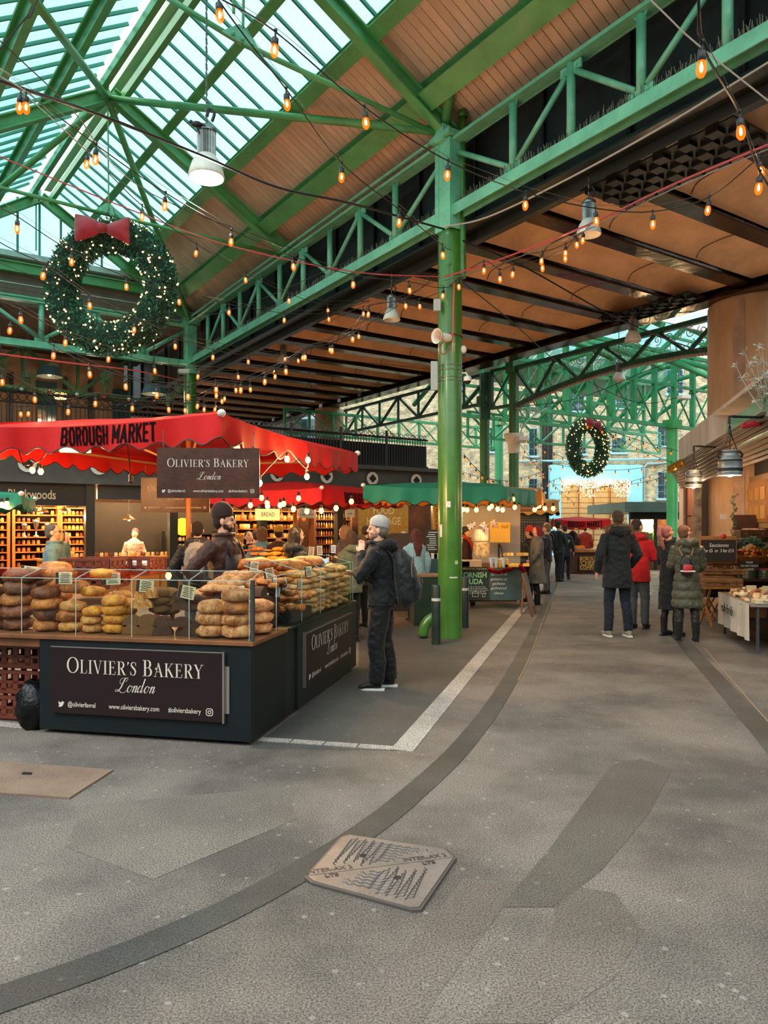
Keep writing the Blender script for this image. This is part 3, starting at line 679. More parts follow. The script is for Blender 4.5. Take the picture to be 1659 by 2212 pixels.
# ================================================================ brick building behind
def brickmat():
    M = bpy.data.materials.new('yellow_brick'); M.use_nodes = True; n = M.node_tree.nodes; L = M.node_tree.links; b = n['Principled BSDF']
    t = n.new('ShaderNodeTexCoord'); mp = n.new('ShaderNodeMapping'); mp.inputs['Rotation'].default_value = (R(90), 0, 0); br = n.new('ShaderNodeTexBrick')
    br.inputs['Scale'].default_value = 1; br.inputs['Brick Width'].default_value = .23; br.inputs['Row Height'].default_value = .076; br.inputs['Mortar Size'].default_value = .01
    br.inputs['Color1'].default_value = (*hexc('c9b68c'), 1); br.inputs['Color2'].default_value = (*hexc('94805f'), 1); br.inputs['Mortar'].default_value = (*hexc('d8d0ba'), 1)
    L.new(t.outputs['Object'], mp.inputs['Vector']); L.new(mp.outputs[0], br.inputs['Vector'])
    z = n.new('ShaderNodeTexNoise'); z.inputs['Scale'].default_value = 3; z.inputs['Detail'].default_value = 6; q = n.new('ShaderNodeValToRGB'); q.color_ramp.elements[0].color = (.62, .62, .6, 1); q.color_ramp.elements[1].color = (1.25, 1.22, 1.15, 1)
    q.color_ramp.elements[0].position = .35; q.color_ramp.elements[1].position = .65
    mx = n.new('ShaderNodeMix'); mx.data_type = 'RGBA'; mx.blend_type = 'MULTIPLY'; mx.inputs[0].default_value = 1
    L.new(t.outputs['Object'], z.inputs['Vector']); L.new(z.outputs['Fac'], q.inputs['Fac']); L.new(br.outputs['Color'], mx.inputs[6]); L.new(q.outputs['Color'], mx.inputs[7]); L.new(mx.outputs[2], b.inputs['Base Color']); b.inputs['Roughness'].default_value = .85
    return M
YB = 42.0
def px2(x, y, Y=YB): return P(x, y, Y)
bd = thing('brick_building', 'yellow brick building with barred sash windows behind the market hall', 'building', V((px2(1200, 0).x, YB, 0)))
def slab(x0, x1, y0, y1, Y, th, m, name, parent, **k):
    a = P(x0, y1, Y); b = P(x1, y0, Y); return MB().box(((a.x+b.x)/2, Y+th/2, (a.z+b.z)/2), (b.x-a.x, th, b.z-a.z)).build(name, m, parent, **k)
BK = brickmat()
slab(735, 1188, 800, 1199, YB, .5, BK, 'wall', bd); slab(1385, 1900, 770, 1199, YB, .5, BK, 'wall', bd); slab(1188, 1385, 770, 1004, YB, .5, BK, 'wall', bd)
slab(735, 1900, 755, 775, YB-.1, .7, mat('coping', 'cfcabb', r=.8), 'parapet', bd)
WFr = mat('window_frame_blue', '9cc4cc', r=.5); WGl = mat('window_glass', '2c4a52', r=.1, spec=.9, var=.4, vs=1.5); BARS = mat('window_bars', '22302f', r=.5)
def fwin(x0, x1, y0, y1, nx=3, ny=4, par=None):
    par = par or bd; f = MB(); a = P(x0, y1, YB-.04); b = P(x1, y0, YB-.04); w_ = b.x-a.x; h_ = b.z-a.z
    f.box(((a.x+b.x)/2, YB-.03, a.z-.06), (w_+.2, .2, .12)); f.box(((a.x+b.x)/2, YB-.03, b.z), (w_, .1, .06)); f.box((a.x, YB-.03, (a.z+b.z)/2), (.06, .1, h_)); f.box((b.x, YB-.03, (a.z+b.z)/2), (.06, .1, h_))
    for i in range(1, nx): f.box((a.x+w_*i/nx, YB-.03, (a.z+b.z)/2), (.04, .06, h_))
    for j in range(1, ny): f.box(((a.x+b.x)/2, YB-.03, a.z+h_*j/ny), (w_, .06, .04))
    o = f.build('window', WFr, par); MB().box(((a.x+b.x)/2, YB-.01, (a.z+b.z)/2), (w_, .02, h_)).build('pane', WGl, o)
    g = MB(); [g.box((a.x+w_*(i+.5)/5, YB-.12, (a.z+b.z)/2), (.03, .03, h_*1.02)) for i in range(5)]; [g.box(((a.x+b.x)/2, YB-.12, a.z+h_*(j+.3)/3), (w_*1.05, .03, .03)) for j in range(3)]; g.build('window_bars', BARS, o)
for q in ((1142, 1160, 926, 984), (1246, 1265, 952, 980), (1321, 1352, 946, 977), (1420, 1444, 918, 963), (1420, 1444, 1020, 1076), (1142, 1160, 1034, 1060), (1225, 1262, 845, 888), (1330, 1365, 838, 880), (1440, 1475, 800, 850), (860, 885, 968, 1010), (1500, 1530, 930, 980), (1058, 1076, 925, 975)): fwin(*q)
for x in (1174, 1181, 1188, 1192): a = P(x, 1190, YB-.15); MB().tube([a, P(x, 860, YB-.15)], .07 if x != 1192 else .045, 8).build('drain_pipe', BLACK, bd)
MB().tube([P(1120, 997, YB-.2), P(1500, 990, YB-.2)], .07, 8).build('pipe', mat('blue_pipe', '8fb3b5', r=.4), bd)
MB().tube([P(1391, 1110, YB-.2), P(1391, 1010, YB-.2), P(1398, 1002, YB-.2), P(1440, 1000, YB-.2)], .06, 8).build('pipe', MATS['blue_pipe'], bd)
# pale building and dark windows seen left of the column
pb_ = thing('pale_building', 'pale rendered building seen left of the front column above the black balustrade', 'building', V((px2(850, 0, 46).x, 46, 0)))
slab(640, 1075, 860, 1200, 46, .5, mat('pale_render', 'c6cfcf', r=.8, var=.12, vs=.8), 'wall', pb_); slab(640, 760, 905, 960, 45.8, .2, WGl, 'window', pb_); slab(880, 915, 962, 1010, 45.8, .2, WGl, 'window', pb_)
slab(1028, 1045, 968, 1060, 45.8, .2, WGl, 'window', pb_)
# sky-blue framed archway with warm recess
CY = mat('sky_blue_render', '8fd0dd', r=.7, var=.06, vs=1)
arc = thing('blue_gateway', 'sky blue gateway around a warm lit stone recess below the second wreath', 'gateway', V((px2(1286, 0).x, YB-.5, 0)))
slab(1188, 1212, 1004, 1200, YB-.6, .6, CY, 'jamb', arc); slab(1362, 1388, 1004, 1200, YB-.6, .6, CY, 'jamb', arc); slab(1212, 1362, 1004, 1037, YB-.6, .6, CY, 'lintel', arc)
slab(1205, 1370, 1030, 1197, YB+2.2, .3, mat('warm_stone', 'd9b07e', r=.8, var=.12, vs=1.5), 'recess_wall', arc)
jt = MB()
for i in range(14): z = .2+i*.32; jt.box((P(1287, 0, YB+2.2).x, YB+2.18, z), (4.3, .02, .025))
jt.build('stone_joints', mat('joint', '9c7a52', r=.9), arc, kind='stuff')
for x in (1250, 1282, 1318): MB().tube([P(x, 1170, YB+2), P(x, 1040, YB+2)], .04, 6).build('pipe', mat('rust_pipe', '8a4f2a', r=.6), arc)
for (x, y) in ((1230, 1042), (1287, 1042), (1345, 1042)): point_light(P(x, y, YB+.6), 38, (1, .75, .45), .2)
GLOW = mat('glow_fairy', (1, .78, .5), emit=3.5)
fl = MB(); random.seed(11)
for i in range(900):
    x = random.uniform(1212, 1362); y = 1037+abs(random.gauss(0, 1))*(14+10*sin(x*.09)); 
    if y > 1075: continue
    fl.ball(P(x, y, YB-.7-random.random()*.8), .021, 4, 3)
o = fl.build('curtain_lights', GLOW); tag(o, 'curtain of tiny warm lights hanging in the blue gateway', 'fairy lights', kind='stuff')
# far kiosks right of the aisle
kx = thing('green_kiosk', 'low flat-roofed kiosk with a grey green fascia far down the aisle', 'kiosk', G(1420, 1212))
KG = mat('kiosk_green', '63756a', r=.5, var=.15, vs=2); KD = mat('kiosk_dark', '23221f', r=.6, var=.3, vs=3)
slab(1350, 1530, 1084, 1106, 27, 5, KG, 'fascia', kx); slab(1362, 1530, 1106, 1122, 27.6, .2, KD, 'sign_band', kx); slab(1375, 1382, 1120, 1231, 27.4, .15, KD, 'post', kx); slab(1415, 1420, 1120, 1231, 27.4, .15, KD, 'post', kx)
slab(1362, 1530, 1120, 1225, 29.5, .2, mat('warm_interior', '8a5a2c', r=.7, var=.5, vs=2.5), 'back_wall', kx); slab(1370, 1530, 1178, 1229, 27.9, .8, mat('counter_wood', '7a4a26', r=.5, var=.3, vs=3), 'counter', kx)
slab(1384, 1412, 1122, 1150, 29, .05, mat('lit_menu', (1, .7, .35), emit=1.2), 'lit_menu', kx)
random.seed(2)
for i in range(26): a = P(1386+i*5.4, 1176, 28.2); MB().box((a.x, 28.2, a.z+random.uniform(.0, .05)), (.07, .1, random.uniform(.1, .25))).build('packet', mat('packet%d' % (i % 4), ('b8442a', 'd9a13a', 'e8dcc0', '6a7a3a')[i % 4], r=.6), kx)
point_light(P(1400, 1140, 28.5), 60); point_light(P(1470, 1140, 28.5), 60)

# ================================================================ left: shop row under the viaduct
SO = V((-5.3, 15.8, 0))
def SH(s, d=0., z=0.): return SO+DR*s+DL*d+ZU*z       # along the shop row, d behind the front
sr = thing('shop_row', 'row of dark framed shops with round cut-out vents on the grey fascia behind the stalls', 'shop row', SH(1, 0))
GRF = mat('grey_fascia', '454a47', r=.5, var=.2, vs=2); DKF = mat('dark_frame', '14201e', r=.4, var=.2, vs=3); WARMW = mat('warm_shop_wall', '5a3418', r=.7, var=.4, vs=1.5)
def sbox(s0, s1, z0, z1, d0, d1, m, name, par, **k):
    p = [SH(s0, d0, z0), SH(s1, d0, z0), SH(s1, d1, z0), SH(s0, d1, z0), SH(s0, d0, z1), SH(s1, d0, z1), SH(s1, d1, z1), SH(s0, d1, z1)]
    return MB().hexa(p).build(name, m, par, **k)
sbox(-7, 8.2, 2.62, 3.12, -.1, .2, GRF, 'fascia', sr); sbox(-7, 8.2, 2.50, 2.62, -.2, 0, GRF, 'fascia_lip', sr); sbox(-7, 8.2, 3.1, 3.2, -.3, 4, GRF, 'roof_slab', sr)
sbox(-7, 11.3, 0, 3.1, 3.6, 3.7, WARMW, 'back_wall', sr)
ROUND = mat('white_disc', 'd8d4c8', r=.6)
k = 0
for s in (-3.6, -2.2, -.85, .5, 1.85, 3.2, 4.55, 5.9, 7.3):
    c = SH(s, -.13, 2.87); M = Matrix((( DR.x, 0, -DL.x), (DR.y, 0, -DL.y), (0, 1, 0))).to_4x4()
    d = MB(); d.tube([c, c-DL*.03], .17, 20); o = d.build('vent_disc', ROUND, sr)
    q = MB()
    for (ax_, az) in ((.05, 0), (-.05, 0), (0, .05), (0, -.05)): q.tube([c-DL*.028+DR*ax_+ZU*az, c-DL*.04+DR*ax_+ZU*az], .052, 10)
    q.build('quatrefoil_hole', BLACK, o)
for s in (-5.2, -1.0, .75, 2.9, 5.0, 6.6, 8.1): sbox(s-.09, s+.09, 0, 2.62, -.06, .14, DKF, 'post', sr)
def sign(txt, s, z, size, m, dx=.05, sx=.7, par=sr, bold=.004): return text_mesh(txt, size, plane_M(SH(s, -dx, z), DR, ZU), m, par, bold=bold, sx=sx)
CREAM = mat('cream_letter', 'd9c49a', r=.6); WHT = mat('white_letter', 'e8e4da', r=.6)
sbox(-5.0, -.95, 2.05, 2.50, -.02, .1, mat('black_sign', '17140f', r=.5), 'sign_board', sr)
sign('Blackwoods', -2.1, 2.26, .26, CREAM)
sbox(-.85, 2.8, 2.20, 2.50, -.02, .1, mat('grey_sign', '3a3a36', r=.5), 'sign_board', sr); sign('Blackwoods', .9, 2.33, .22, WHT)
sbox(5.1, 8.1, 2.2, 2.5, -.02, .1, MATS['grey_sign'], 'sign_board', sr); sign('ology', 6.35, 2.34, .24, WHT)
sbox(2.95, 4.95, 2.1, 2.48, .4, .5, MATS['black_sign'], 'sign_board', sr); sign('Loose Leaf Tea\nLondon', 3.4, 2.28, .16, WHT, dx=-.38); sign('Loose Leaf Tea\nLondon', 4.5, 2.28, .14, WHT, dx=-.38)
# shelving units with jars, each jar an object
OAK = mat('orange_pine', 'b5692a', r=.5, var=.25, vs=4, stretch=(1, 1, .2)); DOAK = mat('dark_wood', '4b2a15', r=.5, var=.3, vs=3, stretch=(1, 1, .3))
def shelf_unit(label, s0, s1, z0, z1, n, d=1.6, m=OAK, dep=.3, cols=1):
    o = thing('shelving_unit', label, 'shelves', SH((s0+s1)/2, d))
    for i in range(n+1): z = z0+(z1-z0)*i/n; sbox(s0, s1, z-.025, z, d, d+dep, m, 'shelf', o)
    for j in range(cols+1): s = s0+(s1-s0)*j/cols; sbox(s-.03, s+.03, 0, z1+.06, d-.01, d+dep, m, 'side_panel', o)
    sbox(s0, s1, z0, z1, d+dep, d+dep+.03, mat('shelf_back', '2c1a10', r=.8), 'back_panel', o); return o
JG = [mat('jar_amber', 'd98a2a', r=.2, rnd=.3, coat=.5), mat('jar_honey', 'e8b45a', r=.2, rnd=.3, coat=.5), mat('jar_dark', '6b3516', r=.2, rnd=.3, coat=.5), mat('jar_cream', 'e6d3a4', r=.4, rnd=.2)]
LIDM = mat('gold_lid', 'b9863a', r=.3, m=.6)
protoj = {}
def jar(mi, kind, loc, label, group, sc=1.):
    key = (mi, kind)
    if key not in protoj:
        if kind == 'jar': prof = [(.001, 0), (.035, 0), (.038, .01), (.038, .06), (.03, .072), (.032, .075), (.032, .09), (.001, .09)]
        elif kind == 'bottle': prof = [(.001, 0), (.032, 0), (.034, .01), (.034, .13), (.014, .18), (.013, .23), (.016, .24), (.001, .24)]
        elif kind == 'tin': prof = [(.001, 0), (.05, 0), (.05, .11), (.046, .115), (.046, .13), (.001, .13)]
        o = MB().lathe(prof, 10).build(kind if kind != 'jar' else 'glass_jar', [JG[mi], LIDM][:1], world=False, smooth=True)
        protoj[key] = o
        o.location = loc; o.scale = (sc,)*3; return tag(o, label, kind, group)
    o = protoj[key].copy(); COL.objects.link(o); o.location = loc; o.scale = (sc,)*3; return tag(o, label, kind, group)
NTH = 'first second third fourth fifth sixth seventh eighth ninth tenth eleventh twelfth thirteenth fourteenth fifteenth sixteenth seventeenth eighteenth nineteenth twentieth twenty-first twenty-second twenty-third twenty-fourth twenty-fifth twenty-sixth'.split()
def fill(s0, s1, z0, z1, n, per, d, kinds, label, group, miss=.06, sc=1.):
    for i in range(n):
        z = z0+(z1-z0)*i/n+.001
        for j in range(per):
            if random.random() < miss: continue
            s = s0+.06+(s1-s0-.12)*(j+.5)/per; l = label+', %s from left' % NTH[j]+(', %s shelf down' % NTH[n-1-i] if n > 1 else ''); jar(random.choice(kinds[0]), kinds[1], SH(s, d+.1, z), l, group, sc)
random.seed(21)
U = [(-3.35, -2.35, 'left'), (-2.25, -1.35, 'middle'), (-1.3, -.75, 'right')]
for (s0, s1, nm) in U:
    lab = {'left': 'tall pine shelving full of honey jars at the far left under the Blackwoods sign', 'middle': 'middle pine shelving with jars and silver trophies under the Blackwoods sign', 'right': 'narrow pine shelving of jars beside the dark door post'}[nm]
    shelf_unit(lab, s0, s1, .75, 2.05, 8, 1.5, cols=1)
    fill(s0, s1, .75, 2.05, 8, {'left': 9, 'middle': 8, 'right': 5}[nm], 1.5, ((0, 0, 1, 2), 'jar'), 'small amber jar, %s pine shelving' % nm, 'jars on the %s pine shelving' % nm, miss=.04 if nm != 'middle' else .3)
SIL = mat('silver', 'cfc9bd', r=.2, m=1)
for i, s in enumerate((-2.05, -1.82, -1.6)):
    h = (1, 1.3, 1.05)[i]
    o = MB().lathe([(.05, 0), (.05, .02), (.015, .04), (.012, .12), (.03, .16), (.055, .24), (.06, .3), (.05, .3), (.01, .2)], 14).build('trophy_cup', SIL, world=False, smooth=True)
    o.location = SH(s, 1.42, 1.40); o.scale = (h,)*3; tag(o, ('left', 'tallest middle', 'right')[i]+' silver trophy cup among the honey shop shelves', 'trophy')
# counter of honey shop
hc = thing('shop_counter', 'long pale wood counter of the honey shop behind the phone caller', 'counter', SH(0, .5)); PINE = mat('pale_pine', 'c9843e', r=.45, var=.15, vs=3)
sbox(-1.9, 2.35, 0, .92, .15, .75, PINE, 'body', hc); sbox(-1.95, 2.4, .92, .96, .1, .8, PINE, 'worktop', hc)
for s in (-1.2, -.4, .5, 1.3): sbox(s-.01, s+.01, .05, .9, .13, .15, mat('groove_dark', '7d4a1e', r=.7), 'panel_joint', hc)
fill(-1.8, .9, .97, 1.2, 1, 26, .2, ((0, 1, 2, 3), 'jar'), 'small jar standing on the honey shop counter', 'jars on the honey shop counter', 0.02)
for i in range(5):
    for j in range(3):
        if i+j > 5: continue
        o = MB().box((0, 0, .06), (.2, .16, .12)).build('wooden_box', mat('box_wood', 'c59a62', r=.6, rnd=.15), world=False, bev=.004); o.location = SH(-1.75+i*.0+.22*(i % 3), .6, .965+j*.125); tag(o, 'small pale wooden gift box stacked on the counter left of the door post', 'box', 'stacked gift boxes')
        break
# glass case with cheeses and stacked cheese wheels
gcs = thing('glass_display_case', 'low glass display case with bottles on the honey shop counter', 'display case', SH(1.2, .3)); sbox(.75, 2.1, .965, 1.02, .12, .62, mat('chrome_edge', 'b9b6ad', r=.2, m=1), 'base', gcs); sbox(.75, 2.1, 1.02, 1.24, .13, .14, glassmat('case_glass', 'e6f0ec', .05), 'glass', gcs)
fill(.8, 2.05, 1.02, 1.2, 1, 14, .25, ((1, 3, 0), 'jar'), 'yellow jar inside the low glass case', 'jars in the low glass case', 0)
CHS = mat('truckle_cheese', 'c9924a', r=.8, var=.45, vs=18, bump=.4, bs=30, rnd=.1)
for i, (s, z) in enumerate(((2.2, .97), (2.2, 1.21), (2.5, .97), (2.5, 1.21), (2.35, 1.45))):
    o = MB().box((0, 0, .115), (.26, .24, .23)).build('cheese_block', CHS, world=False, bev=.02); o.location = SH(s-.1, .4, z); o.rotation_euler = (0, 0, R(30+i*3)); tag(o, ('bottom left', 'upper left', 'bottom right', 'upper right', 'topmost')[i]+' of the stacked mottled cheese blocks right of the glass case', 'cheese')
# hanging shop lamps
def shop_lamp(s, z, label, d=.8):
    o = thing('pendant_lamp', label, 'lamp', SH(s, d, z)); c = SH(s, d, z)
    MB().lathe([(.14, 0), (.12, .04), (.03, .09), (.02, .13)], 16, c).build('shade', mat('brass_shade', '7a5a34', r=.35, m=.7), o, smooth=True); MB().tube([c+ZU*.12, c+ZU*(2.6-z)], .005, 5).build('cord', CABLE, o)
    MB().ball(c+ZU*.0, .03, 8, 6).build('bulb', mat('warm_bulb', (1, .55, .2), emit=12), o); point_light(c-ZU*.12, 14); return o
shop_lamp(-1.35, 1.95, 'small brass lamp hanging before the jar shelves beside the door post'); shop_lamp(-1.9+.1, 1.93, 'dark pendant lamp hanging before the silver trophies'); shop_lamp(.0, 1.78, 'brass pendant lamp above the shopkeeper'); shop_lamp(1.0, 1.72, 'brass pendant lamp above the low glass case')
sbox(-.85, 2.8, .9, 2.2, 2.0, 2.1, mat('black_panel', '1b1611', r=.6, var=.3, vs=2), 'inner_wall', sr)
yd = MB(); c = SH(1.35, 1.2, 1.62); yd.tube([c, c-DL*.04], .21, 24); o = yd.build('round_sign', mat('yellow_disc', 'e0a92c', r=.5)); tag(o, 'round yellow sign hanging above the glass case', 'sign')
for (s0, s1) in ((1.0, 1.55), (1.6, 2.3)): shelf_unit('black framed glass cabinet behind the %s part of the low glass case' % ('left' if s0 < 1.3 else 'right'), s0, s1, .95, 1.45, 3, 1.3, m=BLACK); fill(s0, s1, .95, 1.45, 3, 5, 1.3, ((1, 3), 'jar'), 'cream jar in the black %s cabinet' % ('left' if s0 < 1.3 else 'right'), 'jars in the black %s cabinet' % ('left' if s0 < 1.3 else 'right'))
for s in (-3.0, -1.9, -.9, .3, 1.6, 3.3, 4.2, 5.6, 6.8, 7.7): point_light(SH(s, .9, 2.3), 95, (1, .58, .25), .1)
# tea and deli shop goods, middle of picture
shelf_unit('crowded deli shelves behind the shoppers in the middle', 3.0, 4.9, .6, 2.05, 6, 2.2, cols=2); 
fill(3.0, 3.9, .6, 2.05, 6, 8, 2.2, ((0, 1, 3), 'tin'), 'tea tin on the deli shelves', 'tins on the deli shelves', .15); fill(3.95, 4.9, .6, 2.05, 6, 8, 2.2, ((1, 2, 3), 'jar'), 'jar on the deli shelves', 'jars on the deli shelves', .1, 1.3)
shelf_unit('bottle shelves under the grey sign left of the front column', 5.15, 6.3, .7, 2.05, 6, 1.6, cols=1, m=DOAK); fill(5.15, 6.3, .7, 2.05, 6, 13, 1.6, ((2, 2, 0), 'bottle'), 'dark bottle left of the front column', 'bottles left of the front column', .04, .72)
shelf_unit('bottle shelves behind the denim jacket shopper', 6.9, 8.0, .7, 2.05, 5, 1.6, cols=1, m=DOAK); fill(6.9, 8.0, .7, 2.05, 5, 11, 1.6, ((2, 1, 0), 'bottle'), 'bottle behind the denim jacket shopper', 'bottles behind the denim jacket shopper', .1, .72)
# hanging hams, baskets, plaques
random.seed(8)
for i in range(9):
    s = 3.05+i*.22; o = MB().ball((0, 0, -.12), (.05, .05, .13), 8, 6, fn=lambda p: V((p.x*(1.15-p.z*.4), p.y*(1.15-p.z*.4), p.z))).tube([(0, 0, 0), (0, 0, .12)], .006, 4).build('cured_ham', mat('ham', '8f4a22', r=.5, var=.3, vs=12, rnd=.3), world=False, smooth=True)
    o.location = SH(s, 1.6, 2.0); tag(o, 'cured ham hanging over the crowded deli shelves', 'ham', 'hams over the deli shelves')
for i, (s, z, w_, h_, c, nm) in enumerate(((3.75, 1.95, .4, .24, 'd8ccae', 'cream notice hanging on the pole of the second red canopy'), (2.75, 1.9, .6, .26, 'f2c070', 'small lit bread sign hanging behind the bakery sign'), (4.95, 1.95, .26, .2, 'cfc4a4', 'small framed notice beside the brown curtain'))):
    o = MB().box((0, 0, 0), (w_, .03, h_)).build('notice', mat('notice%d' % i, c, r=.6, emit=1.0 if i == 1 else 0), world=False); o.location = SH(s, -.6, z); o.rotation_euler = (0, 0, math.atan2(DR.y, DR.x)); tag(o, nm, 'sign')
    text_mesh(('Cream Tea\nin every Market', 'BREAD', 'menu')[i], (.07, .14, .06)[i], plane_M((0, -.017, 0), (1, 0, 0), ZU), BLACK, o, world=False, sx=.8)
for i in range(5): sbox(4.98+i*.06, 5.02+i*.06, .1, 2.2, .1+.05*(i % 2), .16+.05*(i % 2), mat('brown_curtain', '6b4a2c', r=.8), 'curtain_fold', sr)
yb1 = MB().box((0, 0, 0), (1.3, .01, .85)).build('hessian_banner', mat('gold_banner', 'c99a45', r=.8, var=.2, vs=14, alpha=.85), world=False); yb1.location = SH(5.55, -1.2, 1.86); yb1.rotation_euler = (0, 0, R(20)); tag(yb1, 'gold see-through banner with blocky lettering under the green canopy', 'banner'); text_mesh('FOOD\nHERITAGE', .26, plane_M((0, -.01, .02), (1, 0, 0), ZU), mat('pale_gold', 'e8cf94', r=.6), yb1, world=False, sx=.75, bold=.003)
yb2 = MB().box((0, 0, 0), (.24, .02, .95)).build('vertical_sign', mat('gold_sign', 'd99e3c', r=.6), world=False); yb2.location = SH(7.2, -1.2, 1.82); yb2.rotation_euler = (0, 0, R(18)); tag(yb2, 'narrow gold sign with upright lettering left of the front column', 'sign'); text_mesh('MUNICH', .15, plane_M((0, -.012, 0), (0, 0, 1), (-1, 0, 0)), BLACK, yb2, world=False, sx=.9)
# black balustrade above the shop row
bl = thing('iron_balustrade', 'black iron balustrade of close upright bars above the shops left of the front column', 'railing', SH(6, .3, 3.2))
for s0 in (2.3, 3.7, 5.1, 6.5):
    mb = MB(); mb.beam(SH(s0, .1, 3.25), SH(s0+1.36, .1, 3.25), .06, .05); mb.beam(SH(s0, .1, 4.0), SH(s0+1.36, .1, 4.0), .06, .05); mb.beam(SH(s0, .1, 3.15), SH(s0, .1, 4.18), .07); mb.build('frame', BLACK, bl)
    mb = MB(); [mb.beam(SH(s0+.09+i*.085, .1, 3.25), SH(s0+.09+i*.085, .1, 4.0), .022) for i in range(15)]; mb.build('bars', BLACK, bl, kind='stuff')
    mb = MB(); [mb.tube([SH(s0+.09+i*.13, .1, 4.08)+DR*.05*cos(a)+ZU*.05*sin(a) for a in [2*pi*q/8 for q in range(9)]], .01, 4, cap=False) for i in range(10)]; mb.build('ring_frieze', mat('grey_iron', '6f7573', r=.5), bl, kind='stuff')
sbox(-7, 8.2, 3.12, 3.2, -.12, .1, BLACK, 'deck_edge', sr)
sbox(2.0, 8.2, 3.25, 3.9, .6, .65, mat('black_board', '141311', r=.7), 'screen_board', sr)

# ================================================================ upper level at left: restaurant terrace
up_ = bpy.data.objects.new('wall_left', None); COL.objects.link(up_); up_.location = RT(-4, 17, 4); struct(up_)
PLA = mat('terrace_plaster', '8f7358', r=.8, var=.3, vs=1)
def ubox(w0, w1, z0, z1, t0, t1, m, name, par):
    p = [RT(w0, t0, z0), RT(w1, t0, z0), RT(w1, t1, z0), RT(w0, t1, z0), RT(w0, t0, z1), RT(w1, t0, z1), RT(w1, t1, z1), RT(w0, t1, z1)]
    return MB().hexa(p).build(name, m, par)
ubox(-14, -.2, 3.2, 8.6, 18, 18.3, PLA, 'back_wall', up_); ubox(-14, .3, 3.9, 4.1, 12.5, 18, DKF, 'terrace_floor', up_)
ubox(-14, .3, 7.35, 7.5, 12, 18.3, mat('brown_ceiling', '3a2a1e', r=.8, var=.3, vs=1), 'terrace_ceiling', up_)
for i in range(13): ubox(-10.2+i*.8, -10.1+i*.8, 3.9, 6.6, 17.8, 18, DKF, 'mullion', up_) if i % 3 else ubox(-10.2+i*.8, -9.6+i*.8, 4.0, 6.4, 17.85, 18, WGl, 'window', up_)
gird('dark_lattice', 'dark lattice girder at the back of the restaurant terrace', RT(-10, 16.5), RT(-.4, 16.5), 5.9, 7.2, 6, GREEND, posts=.12, x=False, ch=.13, diag=.09)
rl = thing('terrace_railing', 'black scrolled railing of the upper terrace decked with garland above the red canopy', 'railing', RT(-4, 12.8, 4.1))
mb = MB(); mb.beam(RT(-9, 12.8, 5.15), RT(-.6, 12.8, 5.15), .06); mb.beam(RT(-9, 12.8, 4.88), RT(-.6, 12.8, 4.88), .04); mb.beam(RT(-9, 12.8, 4.15), RT(-.6, 12.8, 4.15), .05); mb.build('rails', BLACK, rl)
mb = MB(); [mb.beam(RT(-9+i*.12, 12.8, 4.15), RT(-9+i*.12, 12.8, 4.88), .018) for i in range(70)]; mb.build('bars', BLACK, rl, kind='stuff')
mb = MB(); [mb.tube([RT(-8.9+i*.21, 12.8, 5.02)+DR*.095*cos(a)+ZU*.095*sin(a) for a in [2*pi*q/10 for q in range(11)]], .012, 4, cap=False) for i in range(40)]; mb.build('scroll_frieze', BLACK, rl, kind='stuff')
LEAF = mat('fir_green', '2f5c34', r=.7, var=.5, vs=30)
def foliage(mb, c, r, n, s=.03, M=None):
    for i in range(n):
        a = random.uniform(0, 2*pi); q = random.uniform(-1, 1); k_ = random.random()**.4; p = c+V((r[0]*k_*cos(a)*(1-q*q)**.5, r[1]*k_*sin(a)*(1-q*q)**.5, r[2]*q*k_)); u = V((random.gauss(0, 1), random.gauss(0, 1), random.gauss(0, 1))).normalized(); w_ = u.orthogonal().normalized()*s*.3; u = u*s
        mb.add([p-u, p+w_, p+u, p-w_], [(0, 1, 2, 3)])
    return mb
gl = MB(); random.seed(4)
for i in range(60): foliage(gl, RT(-8.5+i*.14, 12.75, 5.22+.03*sin(i)), (.09, .08, .07), 14, .05)
g_ = tag(gl.build('garland', LEAF), 'fir garland lying along the terrace railing', 'garland', kind=None)
mb = None
for i in range(12): tag(MB().ball(RT(-8.2+i*.68, 12.62, 5.2), .05, 8, 6).build('bauble', mat('red_bauble' if i % 2 else 'silver_bauble', 'b3202a' if i % 2 else 'cfd4d6', r=.2, coat=.6), smooth=True), ('red' if i % 2 else 'silver')+' bauble on the garland of the terrace railing', 'bauble', ('red' if i % 2 else 'silver')+' terrace baubles')
for i, (x, y) in enumerate(((107, 800), (333, 838))):
    c = P(x, y+14, 19.5); o = thing('pleated_lamp', ('left' if i == 0 else 'right')+' dark blue pleated lampshade hanging on the upper terrace', 'lamp', c)
    mb = MB(); r0, r1, h = .34, .24, .26; n = 48
    mb.lathe([(r0, 0), (r0+.01, .01), (r1, h), (r1*.95, h)], 8, c); mb.build('shade', mat('pleated_blue', '3c4c50', r=.7), o)
    mb = MB(); 
    for k in range(n): a = 2*pi*k/n; f_ = (1-.075*abs(sin(4*a))) ; mb.tube([c+V((cos(a)*r0*f_*1.0, sin(a)*r0*f_, .01)), c+V((cos(a)*r1*f_*1.0, sin(a)*r1*f_, h))], .008, 3, cap=False)
    mb.build('pleats', MATS['pleated_blue'], o, kind='stuff')
    MB().tube([c+ZU*h, c+ZU*(7.3-c.z)], .01, 5).build('cord', CABLE, o); MB().ball(c+ZU*.08, .06, 8, 6).build('bulb', mat('dim_bulb', (1, .5, .2), emit=4), o); point_light(c+ZU*.0-ZU*.1, 12)
